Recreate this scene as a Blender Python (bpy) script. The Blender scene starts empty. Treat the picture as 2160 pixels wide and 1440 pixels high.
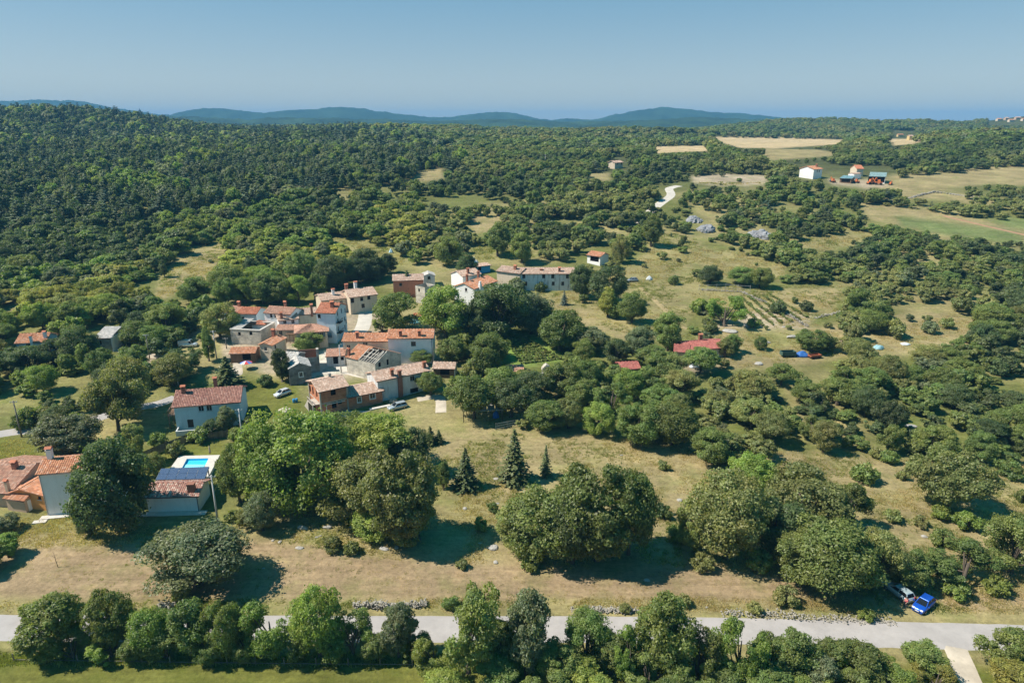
import bpy, bmesh, math, random
import numpy as np
from mathutils import Vector, Matrix

R = math.radians
rng = np.random.default_rng(7)
random.seed(7)
scene = bpy.context.scene
col = scene.collection

# ------------------------------------------------------------------ camera
CAM_H = 65.0
PITCH = R(17.6)
FOC = 1440.0                      # focal length in pixels of the 2160 px wide photograph
cam_data = bpy.data.cameras.new("camera")
cam_data.sensor_width = 36.0
cam_data.lens = 24.0
cam_data.clip_start = 0.5
cam_data.clip_end = 60000
cam = bpy.data.objects.new("camera", cam_data)
cam.location = (0, 0, CAM_H)
cam.rotation_euler = (R(90) - PITCH, 0, 0)
col.objects.link(cam)
scene.camera = cam

# ------------------------------------------------------------------ sky and sun
SUN_EL = R(51)
SUN_AZ = R(94)                    # from the view direction towards the left of the picture
sun_dir = Vector((-math.sin(SUN_AZ) * math.cos(SUN_EL), math.cos(SUN_AZ) * math.cos(SUN_EL), math.sin(SUN_EL))).normalized()
world = bpy.data.worlds.new("World")
scene.world = world
world.use_nodes = True
wn = world.node_tree.nodes
wl = world.node_tree.links
wn.clear()
w_out = wn.new("ShaderNodeOutputWorld")
w_bg = wn.new("ShaderNodeBackground")
w_sky = wn.new("ShaderNodeTexSky")
w_sky.sky_type = 'NISHITA'
w_sky.sun_disc = False
w_sky.sun_elevation = SUN_EL
w_sky.sun_rotation = math.atan2(sun_dir.x, sun_dir.y)
w_sky.altitude = 300
w_sky.air_density = 1.0
w_sky.dust_density = 0.3
w_sky.ozone_density = 3.0
w_hsv = wn.new("ShaderNodeHueSaturation")
w_hsv.inputs["Saturation"].default_value = 1.5
w_hsv.inputs["Value"].default_value = 1.0
wl.new(w_sky.outputs[0], w_hsv.inputs["Color"])
w_gam = wn.new("ShaderNodeGamma")
w_gam.inputs["Gamma"].default_value = 0.5
wl.new(w_hsv.outputs[0], w_gam.inputs["Color"])
wl.new(w_gam.outputs[0], w_bg.inputs["Color"])
w_bg.inputs["Strength"].default_value = 0.15
wl.new(w_bg.outputs[0], w_out.inputs["Surface"])

sun_data = bpy.data.lights.new("sun", 'SUN')
sun_data.energy = 4.7
sun_data.angle = R(0.53)
sun_data.color = (1.0, 0.93, 0.82)
sun = bpy.data.objects.new("sun", sun_data)
sun.rotation_euler = (-sun_dir).to_track_quat('-Z', 'Y').to_euler()
sun.location = (-200, 60, 300)
col.objects.link(sun)

scene.view_settings.view_transform = 'Standard'
scene.view_settings.look = 'None'
scene.view_settings.exposure = 0.7
scene.view_settings.gamma = 1.0
scene.render.engine = 'CYCLES'
cy = scene.cycles
cy.max_bounces = 5
cy.diffuse_bounces = 3
cy.glossy_bounces = 2
cy.transmission_bounces = 3
cy.transparent_max_bounces = 6
cy.volume_bounces = 1
cy.use_denoising = True
cy.use_adaptive_sampling = True
cy.adaptive_threshold = 0.02
cy.caustics_reflective = False
cy.caustics_refractive = False
cy.sample_clamp_indirect = 6.0

# ------------------------------------------------------------------ terrain function
def smooth01(t):
    t = np.clip(t, 0, 1)
    return t * t * (3 - 2 * t)

_D = np.arange(-400, 3600, 5.0)
_h = np.interp(_D, [-400, 100, 150, 200, 260, 320, 400, 550, 750, 1100, 1600, 2500, 3600],
               [0, 0, 3, 6, 9.5, 18, 29, 40, 45, 47.5, 44, 38, 34])
_k = np.ones(13) / 13
_h = np.convolve(np.pad(_h, 6, mode='edge'), _k, mode='valid')
_h[_D < 95] = 0.0

def vnoise(x, y, seed=0):
    """smooth value noise, period 1 unit"""
    xi = np.floor(x).astype(np.int64); yi = np.floor(y).astype(np.int64)
    xf = x - xi; yf = y - yi
    def hsh(a, b):
        n = (a * 374761393 + b * 668265263 + seed * 1442695041) & 0xFFFFFFFF
        n = ((n ^ (n >> 13)) * 1274126177) & 0xFFFFFFFF
        return ((n ^ (n >> 16)) & 0xFFFF) / 65535.0
    u = xf * xf * (3 - 2 * xf); v = yf * yf * (3 - 2 * yf)
    return (hsh(xi, yi) * (1 - u) + hsh(xi + 1, yi) * u) * (1 - v) + (hsh(xi, yi + 1) * (1 - u) + hsh(xi + 1, yi + 1) * u) * v

def fbm(x, y, seed=0, o=4):
    s = 0; a = 0.5; t = 0
    for i in range(o):
        s = s + a * vnoise(x * 2 ** i, y * 2 ** i, seed + i * 17); t += a; a *= 0.5
    return s / t

# skyline of the far wooded ridges: pixel x, pixel row
RIDGE_A = np.array([(-900, 225), (-300, 214), (20, 214), (110, 211), (190, 215), (240, 228), (330, 241), (362, 243), (400, 234), (440, 228), (500, 232), (560, 238), (640, 232), (720, 226),
    (770, 230), (830, 240), (900, 247), (960, 247), (1000, 241), (1045, 236), (1090, 241), (1140, 252), (1165, 254), (1190, 250), (1230, 254), (1260, 251), (1300, 242), (1345, 232), (1395, 227),
    (1440, 231), (1500, 238), (1580, 242), (1660, 249), (1740, 256), (1800, 260), (1900, 262), (2160, 262), (2600, 250), (3200, 255)], float)
RIDGE_B = np.array([(-900, 240), (100, 240), (300, 250), (420, 246), (520, 254), (640, 247), (760, 252), (900, 257), (1050, 253), (1180, 259), (1320, 255), (1450, 249), (1600, 254), (1760, 259), (1900, 261), (2100, 259), (2400, 256), (3200, 256)], float)

def terrain(x, y):
    x = np.asarray(x, float)
    y = np.asarray(y, float)
    h = np.interp(y, _D, _h)
    # wooded hill on the left
    h = h + 32 * smooth01((-x - 370) / 190) * np.exp(-((y - 900) / 270) ** 2)
    # long low ridge behind the fields, village hill on the right
    h = h + 5 * np.exp(-((x + 40) / 420) ** 2) * np.exp(-((y - 1350) / 260) ** 2)
    h = h + 26 * np.exp(-((x - 1330) / 230) ** 2) * np.exp(-((y - 1600) / 280) ** 2)
    h = h + 8 * smooth01((x - 260) / 200) * np.exp(-((y - 620) / 170) ** 2)
    h = h + 23 * smooth01((x - 330) / 260) * np.exp(-((y - 1520) / 240) ** 2)
    # folds in the wooded slopes
    h = h + 16 * (fbm(x / 190, y / 150, 401, 2) - 0.5) * smooth01((y - 430) / 260) + 18 * (fbm(x / 520 + 3, y / 330, 409, 2) - 0.5) * smooth01((y - 800) / 400)
    # far ridges
    yy = np.maximum(y, 300.0)
    bx = 1080 + FOC * x / (yy * 0.9532)
    for RD, dist, dep in ((RIDGE_A, 4700.0, 650.0), (RIDGE_B, 3000.0, 420.0)):
        top = CAM_H - 6 + (263.2 - np.interp(bx, RD[:, 0], RD[:, 1])) / 1585.0 * dist
        w = np.exp(-((y - dist) / dep) ** 2)
        h = np.where(y > 1700, h + w * np.maximum(top - h, 0) * (1 - 0.35 * np.abs((y - dist) / dep) * fbm(x / 420, y / 420, 433, 3)), h)
    return h

CP, SP = math.cos(PITCH), math.sin(PITCH)
# quick scalar look-up of the same surface
_gx0, _gy0, _gs = -1500.0, 0.0, 2.5
_gxs = np.arange(_gx0, 1500.1, _gs); _gys = np.arange(_gy0, 1700.1, _gs)
_GRID = terrain(*np.meshgrid(_gxs, _gys)).astype(np.float32)
_GROWS = _GRID.tolist()

def ground_z(x, y):
    if not (-1495 < x < 1495 and 5 < y < 1690):
        return float(terrain(x, y))
    fx = (x - _gx0) / _gs; fy = (y - _gy0) / _gs
    i = int(fx); j = int(fy); fx -= i; fy -= j
    a = _GROWS[j]; b = _GROWS[j + 1]
    return (a[i] * (1 - fx) + a[i + 1] * fx) * (1 - fy) + (b[i] * (1 - fx) + b[i + 1] * fx) * fy

def ray(px, py):
    a = (px - 1080.0) / FOC
    b = (py - 720.0) / FOC
    return np.array([a, CP - b * SP, -SP - b * CP])

def U(px, py, h=0.0):
    """world point on the ground (plus h metres) that the photograph shows at pixel px, py"""
    d = [float(q) for q in ray(px, py)]
    t0, t1 = 20.0, 20.0
    while t1 < 30000:
        p = (d[0] * t1, d[1] * t1, d[2] * t1)
        if CAM_H + p[2] < ground_z(p[0], p[1]) + h:
            break
        t0 = t1
        t1 *= 1.03
    for _ in range(40):
        m = 0.5 * (t0 + t1)
        p = (d[0] * m, d[1] * m, d[2] * m)
        if CAM_H + p[2] < ground_z(p[0], p[1]) + h:
            t1 = m
        else:
            t0 = m
    p = (d[0] * t1, d[1] * t1, d[2] * t1)
    return Vector((p[0], p[1], CAM_H + p[2]))

def UZ(px, py, z):
    d = ray(px, py)
    t = (z - CAM_H) / d[2]
    return Vector((d[0] * t, d[1] * t, z))

def proj(x, y, z):
    x = np.asarray(x, float); y = np.asarray(y, float); z = np.asarray(z, float) - CAM_H
    f = y * CP - z * SP
    u = y * SP + z * CP
    f = np.where(f < 1, 1, f)
    return 1080 + FOC * x / f, 720 - FOC * u / f

def G(x, y):
    return ground_z(x, y)

def inpoly(px, py, poly):
    px = np.asarray(px, float); py = np.asarray(py, float)
    res = np.zeros(px.shape, bool)
    n = len(poly)
    for i in range(n):
        x0, y0 = poly[i]; x1, y1 = poly[(i + 1) % n]
        if y0 == y1:
            continue
        c = ((y0 > py) != (y1 > py)) & (px < (x1 - x0) * (py - y0) / (y1 - y0) + x0)
        res ^= c
    return res

# ------------------------------------------------------------------ materials
MATS = {}

def mat_base(name):
    m = bpy.data.materials.new(name)
    m.use_nodes = True
    n = m.node_tree.nodes
    return m, n, m.node_tree.links, n["Principled BSDF"]

def srgb(r, g, b):
    return tuple(((c / 255) / 12.92 if c / 255 <= 0.04045 else ((c / 255 + 0.055) / 1.055) ** 2.4) for c in (r, g, b))

def plain(name, c, rough=0.7, metal=0.0, noise=0.12, scale=2.0, spec=0.3, bump=0.0, stain=0.0, stain_col=None, coat=0.0):
    """colour with large and small variation, optional vertical stains, optional bump"""
    if name in MATS:
        return MATS[name]
    m, n, l, p = mat_base(name)
    p.inputs["Roughness"].default_value = rough
    p.inputs["Metallic"].default_value = metal
    p.inputs["Specular IOR Level"].default_value = spec
    if coat:
        p.inputs["Coat Weight"].default_value = coat
    tc = n.new("ShaderNodeTexCoord")
    nz = n.new("ShaderNodeTexNoise")
    nz.inputs["Scale"].default_value = scale
    nz.inputs["Detail"].default_value = 6
    nz.inputs["Roughness"].default_value = 0.65
    l.new(tc.outputs["Object"], nz.inputs["Vector"])
    rmp = n.new("ShaderNodeMapRange")
    rmp.inputs[1].default_value = 0.25; rmp.inputs[2].default_value = 0.75
    rmp.inputs[3].default_value = 1 - noise; rmp.inputs[4].default_value = 1 + noise
    l.new(nz.outputs["Fac"], rmp.inputs[0])
    mul = n.new("ShaderNodeVectorMath"); mul.operation = 'SCALE'
    mul.inputs[0].default_value = c[:3]
    l.new(rmp.outputs[0], mul.inputs["Scale"])
    outc = mul.outputs[0]
    if stain > 0:
        mp = n.new("ShaderNodeMapping")
        mp.inputs["Scale"].default_value = (1.3, 1.3, 0.22)
        l.new(tc.outputs["Object"], mp.inputs["Vector"])
        n2 = n.new("ShaderNodeTexNoise")
        n2.inputs["Scale"].default_value = 1.0
        n2.inputs["Detail"].default_value = 7
        n2.inputs["Roughness"].default_value = 0.7
        l.new(mp.outputs[0], n2.inputs["Vector"])
        r2 = n.new("ShaderNodeMapRange")
        r2.inputs[1].default_value = 0.5; r2.inputs[2].default_value = 0.68
        r2.inputs[4].default_value = stain
        l.new(n2.outputs["Fac"], r2.inputs[0])
        mx = n.new("ShaderNodeMix"); mx.data_type = 'RGBA'
        l.new(r2.outputs[0], mx.inputs["Factor"])
        l.new(outc, mx.inputs["A"])
        sc = stain_col or tuple(v * 0.35 for v in c[:3])
        mx.inputs["B"].default_value = (*sc, 1)
        outc = mx.outputs["Result"]
    l.new(outc, p.inputs["Base Color"])
    if bump:
        b = n.new("ShaderNodeBump")
        b.inputs["Strength"].default_value = bump
        b.inputs["Distance"].default_value = 0.05
        n3 = n.new("ShaderNodeTexNoise"); n3.inputs["Scale"].default_value = scale * 6
        n3.inputs["Detail"].default_value = 5
        l.new(tc.outputs["Object"], n3.inputs["Vector"])
        l.new(n3.outputs["Fac"], b.inputs["Height"])
        l.new(b.outputs[0], p.inputs["Normal"])
    MATS[name] = m
    return m

def attr_mat(name, tint=(1, 1, 1), rough=0.8, noise=0.15, scale=1.5):
    """colour from the mesh's own per-piece colour attribute, with wear"""
    if name in MATS:
        return MATS[name]
    m, n, l, p = mat_base(name)
    p.inputs["Roughness"].default_value = rough
    p.inputs["Specular IOR Level"].default_value = 0.2
    at = n.new("ShaderNodeAttribute"); at.attribute_name = "piece"
    tc = n.new("ShaderNodeTexCoord")
    nz = n.new("ShaderNodeTexNoise"); nz.inputs["Scale"].default_value = scale; nz.inputs["Detail"].default_value = 6
    nz.inputs["Roughness"].default_value = 0.7
    l.new(tc.outputs["Object"], nz.inputs["Vector"])
    r = n.new("ShaderNodeMapRange"); r.inputs[1].default_value = 0.3; r.inputs[2].default_value = 0.7
    r.inputs[3].default_value = 1 - noise; r.inputs[4].default_value = 1 + noise
    l.new(nz.outputs["Fac"], r.inputs[0])
    sc = n.new("ShaderNodeVectorMath"); sc.operation = 'SCALE'
    l.new(at.outputs["Color"], sc.inputs[0]); l.new(r.outputs[0], sc.inputs["Scale"])
    mu = n.new("ShaderNodeVectorMath"); mu.operation = 'MULTIPLY'
    l.new(sc.outputs[0], mu.inputs[0]); mu.inputs[1].default_value = tint
    l.new(mu.outputs[0], p.inputs["Base Color"])
    MATS[name] = m
    return m

def glass(name="window_glass", c=(0.015, 0.018, 0.022)):
    if name in MATS:
        return MATS[name]
    m, n, l, p = mat_base(name)
    p.inputs["Base Color"].default_value = (*c, 1)
    p.inputs["Roughness"].default_value = 0.12
    p.inputs["Specular IOR Level"].default_value = 0.5
    MATS[name] = m
    return m

# ------------------------------------------------------------------ object helpers
def link(o, parent=None):
    col.objects.link(o)
    if parent is not None:
        o.parent = parent
    return o

def tag(o, label=None, cat=None, group=None, kind=None):
    if label: o["label"] = label
    if cat: o["category"] = cat
    if group: o["group"] = group
    if kind: o["kind"] = kind
    return o

def empty(name, loc=(0, 0, 0), rz=0.0):
    o = bpy.data.objects.new(name, None)
    o.location = loc
    o.rotation_euler = (0, 0, rz)
    o.empty_display_size = 0.2
    return link(o)

def np_mesh(name, V, F, colors=None, smooth=False, attr="piece"):
    """V (n,3), F (m,k) equal sized faces; colors per vertex (n,3)"""
    V = np.ascontiguousarray(V, np.float32); F = np.ascontiguousarray(F, np.int32)
    me = bpy.data.meshes.new(name)
    me.vertices.add(len(V)); me.vertices.foreach_set("co", V.ravel())
    k = F.shape[1]
    me.loops.add(F.size); me.loops.foreach_set("vertex_index", F.ravel())
    me.polygons.add(len(F))
    me.polygons.foreach_set("loop_start", np.arange(0, F.size, k, dtype=np.int32))
    me.polygons.foreach_set("loop_total", np.full(len(F), k, np.int32))
    if smooth:
        me.polygons.foreach_set("use_smooth", np.ones(len(F), bool))
    me.update(calc_edges=True)
    if colors is not None:
        a = me.attributes.new(attr, 'FLOAT_COLOR', 'POINT')
        c4 = np.ones((len(V), 4), np.float32); c4[:, :3] = colors
        a.data.foreach_set("color", c4.ravel())
    return me

class MB:
    """collects polygons, then links them as one mesh object"""
    def __init__(self):
        self.v = []; self.f = []; self.c = []; self.cur = (1, 1, 1); self.sm = []
    def poly(self, pts, smooth=False):
        b = len(self.v)
        self.v += [tuple(p) for p in pts]
        self.c += [self.cur] * len(pts)
        self.f.append(tuple(range(b, b + len(pts)))); self.sm.append(smooth)
        return self
    def box(self, x0, y0, z0, x1, y1, z1, M=None):
        b = len(self.v)
        vs = [(x0, y0, z0), (x1, y0, z0), (x1, y1, z0), (x0, y1, z0), (x0, y0, z1), (x1, y0, z1), (x1, y1, z1), (x0, y1, z1)]
        if M is not None:
            vs = [tuple(M @ Vector(q)) for q in vs]
        self.v += vs; self.c += [self.cur] * 8
        for q in ((0, 3, 2, 1), (4, 5, 6, 7), (0, 1, 5, 4), (1, 2, 6, 5), (2, 3, 7, 6), (3, 0, 4, 7)):
            self.f.append(tuple(b + i for i in q)); self.sm.append(False)
        return self
    def beam(self, a, b, w, h):
        """rectangular bar from a to b"""
        a = Vector(a); b = Vector(b); d = (b - a); L = d.length
        q = d.to_track_quat('X', 'Z').to_matrix().to_4x4()
        M = Matrix.Translation(a) @ q
        return self.box(0, -w / 2, -h / 2, L, w / 2, h / 2, M)
    def tube(self, pts, radii, seg=8, cap=True, smooth=True):
        base = len(self.v)
        n = len(pts)
        pts = [Vector(p) for p in pts]
        for i, p in enumerate(pts):
            d = (pts[min(i + 1, n - 1)] - pts[max(i - 1, 0)]).normalized()
            up = Vector((0, 0, 1)) if abs(d.z) < 0.9 else Vector((1, 0, 0))
            s = d.cross(up).normalized(); t = s.cross(d).normalized()
            for k in range(seg):
                a = 2 * math.pi * k / seg
                q = p + (s * math.cos(a) + t * math.sin(a)) * radii[i]
                self.v.append(tuple(q)); self.c.append(self.cur)
        for i in range(n - 1):
            for k in range(seg):
                k2 = (k + 1) % seg
                self.f.append((base + i * seg + k, base + (i + 1) * seg + k, base + (i + 1) * seg + k2, base + i * seg + k2)); self.sm.append(smooth)
        if cap:
            self.f.append(tuple(base + k for k in range(seg))); self.sm.append(False)
            self.f.append(tuple(base + (n - 1) * seg + k for k in reversed(range(seg)))); self.sm.append(False)
        return self
    def loft(self, rings, closed=True, cap=True, smooth=True):
        base = len(self.v); n = len(rings); k = len(rings[0])
        for r in rings:
            self.v += [tuple(p) for p in r]; self.c += [self.cur] * k
        for i in range(n - 1):
            for j in range(k if closed else k - 1):
                j2 = (j + 1) % k
                self.f.append((base + i * k + j, base + i * k + j2, base + (i + 1) * k + j2, base + (i + 1) * k + j)); self.sm.append(smooth)
        if cap:
            self.f.append(tuple(base + j for j in reversed(range(k)))); self.sm.append(False)
            self.f.append(tuple(base + (n - 1) * k + j for j in range(k))); self.sm.append(False)
        return self
    def mesh(self, name, mat=None, fix=True):
        me = bpy.data.meshes.new(name)
        me.from_pydata(self.v, [], self.f)
        me.polygons.foreach_set("use_smooth", self.sm)
        a = me.attributes.new("piece", 'FLOAT_COLOR', 'POINT')
        c4 = np.ones((len(self.v), 4), np.float32)
        if len(self.v): c4[:, :3] = np.array(self.c, np.float32)
        a.data.foreach_set("color", c4.ravel())
        if fix:
            bm = bmesh.new(); bm.from_mesh(me)
            bmesh.ops.recalc_face_normals(bm, faces=bm.faces)
            bm.to_mesh(me); bm.free()
        if mat: me.materials.append(mat)
        me.update()
        return me
    def build(self, name, mat=None, parent=None, fix=True):
        o = bpy.data.objects.new(name, self.mesh(name, mat, fix))
        return link(o, parent)

def frame_of(P0, P1):
    """matrix with x along P0->P1 (level), y away from the camera side, z up, origin at P0"""
    d = Vector((P1[0] - P0[0], P1[1] - P0[1], 0)); L = d.length; d.normalize()
    yv = Vector((-d.y, d.x, 0))
    M = Matrix(((d.x, yv.x, 0, P0[0]), (d.y, yv.y, 0, P0[1]), (0, 0, 1, P0[2]), (0, 0, 0, 1)))
    return M, L

# ------------------------------------------------------------------ ground sheet
ang = np.concatenate([np.arange(-180, -46, 6.0), np.arange(-46, 46.001, 0.2), np.arange(50, 180, 6.0)])
rad = [3.0, 8, 14, 20, 27, 34]
r_ = 40.0
while r_ < 9200:
    rad.append(r_); r_ *= 1.011 if r_ < 6500 else 1.05
rad = np.array(rad)
A_, R_ = np.meshgrid(np.radians(ang), rad)
GX = (np.sin(A_) * R_).ravel(); GY = (np.cos(A_) * R_).ravel()
GZ = terrain(GX, GY)
far_w = smooth01((GY - 1500) / 500)
bumpy = fbm(GX / 26, GY / 26, 3, 3)
GZ = GZ + far_w * (10 * bumpy + 4 * vnoise(GX / 11, GY / 11, 91) + 16 * smooth01((GY - 2300) / 500) * (fbm(GX / 110, GY / 110, 95, 3) - 0.5)) * np.where(GY > 8000, 0, 1)
GPX, GPY = proj(GX, GY, GZ)
# uneven borders
wob = np.clip(60.0 / np.maximum(np.hypot(GX, GY), 60) * 22, 1.0, 14)
GPXn = GPX + (fbm(GX / 9, GY / 9, 11, 3) - 0.5) * 2 * wob
GPYn = GPY + (fbm(GX / 9, GY / 9, 23, 3) - 0.5) * wob
front = GY > 30

DRY = (0.272, 0.220, 0.112); STUB = (0.278, 0.205, 0.122); GREEN = (0.14, 0.145, 0.048); LAWN = (0.135, 0.138, 0.034)
FLOOR = (0.075, 0.082, 0.036); WHEAT = (0.44, 0.33, 0.195); SOIL = (0.34, 0.275, 0.195); CROP = (0.145, 0.17, 0.065)
OLIVE = (0.248, 0.212, 0.098); GRAVEL = (0.44, 0.41, 0.36); FARG = (0.034, 0.058, 0.026); MEADOW = (0.205, 0.190, 0.075)

base = np.empty((len(GX), 3)); base[:] = MEADOW
n1 = fbm(GX / 35, GY / 35, 5, 4)
t = smooth01((n1 - 0.42) / 0.2)[:, None]
base = np.array(OLIVE) * t + np.array(GREEN) * (1 - t)
t = smooth01((GY - 330) / 200)[:, None]
base = base * (1 - t) + np.array(FLOOR) * t
t = smooth01((GY - 1450) / 300)[:, None]
base = base * (1 - t) + np.array(FARG) * t

ffar = smooth01((GY - 1450) / 300)[:, None]
fvar = (0.45 + 1.5 * fbm(GX / 70, GY / 70, 88, 4) ** 1.5)[:, None]
base = base * (1 - ffar) + base * ffar * fvar
REGIONS = [  # colour, polygon in photograph pixels
    (DRY, [(-700, 1085), (300, 1085), (560, 1110), (900, 1010), (880, 920), (930, 905), (1240, 915), (1480, 945), (1720, 955), (2000, 975), (2900, 990), (2900, 1310), (-700, 1310)]),
    (MEADOW, [(-700, 1085), (470, 1085), (620, 1120), (620, 1150), (420, 1120), (-700, 1120)]),
    (OLIVE, [(900, 1000), (1020, 1010), (1080, 1060), (1040, 1140), (900, 1110)]),
    (OLIVE, [(480, 1090), (740, 1090), (760, 1140), (500, 1140)]),
    (STUB, [(-700, 1165), (330, 1150), (560, 1140), (900, 1185), (1260, 1200), (1480, 1190), (1700, 1225), (1700, 1262), (1400, 1262), (900, 1262), (500, 1268), (-700, 1275)]),
    (STUB, [(1980, 1262), (2080, 1250), (2900, 1240), (2900, 1290), (2000, 1290)]),
    (OLIVE, [(-700, 1262), (500, 1262), (900, 1262), (1400, 1262), (1720, 1266), (1880, 1285), (2900, 1290), (2900, 1330), (-700, 1302)]),
    (OLIVE, [(-700, 1345), (2060, 1362), (2900, 1380), (2900, 1400), (-700, 1395)]),
    (LAWN, [(-700, 1372), (900, 1380), (2900, 1420), (2900, 2600), (-700, 2600)]),
    (OLIVE, [(880, 830), (930, 835), (945, 905), (880, 910), (800, 865)]),
    (LAWN, [(-300, 925), (70, 922), (100, 965), (60, 985), (-300, 1020)]),
    (LAWN, [(290, 950), (390, 930), (480, 928), (470, 1010), (300, 1015)]),
    (LAWN, [(520, 800), (620, 800), (640, 870), (520, 905)]),
    (MEADOW, [(-300, 800), (330, 770), (330, 850), (-300, 900)]),
    (DRY, [(340, 580), (390, 520), (470, 515), (480, 530), (450, 590), (430, 610), (370, 620), (320, 640)]),
    (MEADOW, [(680, 500), (740, 500), (850, 530), (860, 562), (810, 562), (770, 530)]),
    (DRY, [(975, 458), (1060, 452), (1060, 490), (1000, 492)]),
    (MEADOW, [(985, 520), (1120, 512), (1130, 545), (1000, 550)]),
    (DRY, [(865, 372), (930, 350), (935, 378), (880, 385)]),
    (DRY, [(1215, 366), (1290, 364), (1280, 384)]),
    (OLIVE, [(1115, 620), (1215, 612), (1330, 560), (1400, 480), (1480, 505), (1460, 560), (1500, 600), (1440, 700), (1420, 720), (1330, 712), (1230, 680)]),
    (DRY, [(1130, 625), (1200, 640), (1330, 700), (1320, 720), (1230, 690)]),
    (OLIVE, [(1440, 545), (1470, 520), (1560, 530), (1660, 560), (1650, 592), (1540, 592)]),
    (OLIVE, [(1470, 605), (1580, 605), (1720, 660), (1700, 692), (1560, 690)]),
    (DRY, [(1590, 612), (1780, 605), (1760, 660), (1720, 660)]),
    (DRY, [(1420, 745), (1500, 690), (1700, 690), (1780, 680), (1960, 655), (2110, 690), (2110, 745), (1950, 735), (1900, 752), (1780, 752), (1700, 768), (1480, 784)]),
    (MEADOW, [(1560, 700), (1700, 700), (1690, 730), (1600, 735)]),
    (OLIVE, [(1670, 505), (1810, 485), (1840, 500), (1740, 532), (1670, 522)]),
    (DRY, [(1805, 425), (1900, 435), (2060, 462), (2400, 472), (2400, 520), (2060, 500), (1920, 482), (1830, 462)]),
    (CROP, [(1890, 455), (2010, 470), (2160, 492), (2160, 520), (2040, 500), (1900, 480)]),
    (CROP, [(2070, 458), (2400, 460), (2400, 500), (2140, 485)]),
    (DRY, [(1840, 385), (1880, 372), (2160, 345), (2400, 345), (2400, 400), (2090, 388), (1960, 402), (2110, 420), (2100, 430), (1920, 418), (1880, 432)]),
    (WHEAT, [(1500, 289), (1600, 288), (1785, 295), (1775, 304), (1640, 313), (1560, 312), (1520, 300)]),
    (WHEAT, [(1870, 293), (1985, 293), (1960, 300), (1885, 308)]),
    (DRY, [(1610, 313), (1730, 316), (1790, 326), (1700, 334), (1610, 338)]),
    (WHEAT, [(1370, 309), (1490, 307), (1500, 318), (1380, 324)]),
    (WHEAT, [(1370, 292), (1440, 294), (1440, 302), (1380, 302)]),
    (SOIL, [(1455, 372), (1530, 366), (1625, 372), (1620, 388), (1530, 392), (1465, 386)]),
    (SOIL, [(1745, 378), (1840, 378), (1880, 392), (1830, 398), (1760, 392)]),
    ((0.17, 0.24, 0.055), [(1058, 706), (1120, 706), (1196, 752), (1180, 765), (1080, 772)]),
    (GRAVEL, [(748, 650), (790, 648), (795, 702), (745, 706)]),
    (SOIL, [(1420, 768), (1500, 760), (1540, 765), (1470, 790)]),
    (OLIVE, [(1650, 812), (1720, 812), (1710, 832), (1660, 832)]),
    (SOIL, [(1480, 690), (1600, 650), (1720, 665), (1700, 692)]),
    (SOIL, [(470, 680), (660, 665), (760, 645), (800, 650), (800, 700), (940, 735), (940, 790), (790, 800), (560, 790), (470, 740)]),
    (GRAVEL, [(560, 735), (700, 735), (735, 790), (640, 800), (600, 790)]),
    (SOIL, [(300, 700), (560, 690), (520, 770), (300, 770)]),
    (OLIVE, [(330, 720), (470, 715), (470, 800), (330, 790)]),
]
for c, poly in REGIONS:
    k = front & inpoly(GPXn, GPYn, poly)
    base[k] = c
gw = len(ang); gh = len(rad)
# soften the borders a little
B = base.reshape(gh, gw, 3)
for _ in range(2):
    B2 = B.copy()
    B2[1:-1, 1:-1] = (B[1:-1, 1:-1] * 2 + B[:-2, 1:-1] + B[2:, 1:-1] + B[1:-1, :-2] + B[1:-1, 2:]) / 6
    B = B2
base = B.reshape(-1, 3)
ii, jj = np.meshgrid(np.arange(gh - 1), np.arange(gw), indexing='ij')
j2 = (jj + 1) % gw
GF = np.stack([ii * gw + jj, ii * gw + j2, (ii + 1) * gw + j2, (ii + 1) * gw + jj], -1).reshape(-1, 4)
me = np_mesh("ground", np.stack([GX, GY, GZ], 1), GF[:, ::-1], base, smooth=True, attr="cover")
ground = link(bpy.data.objects.new("ground", me))
tag(ground, kind="structure")

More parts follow.
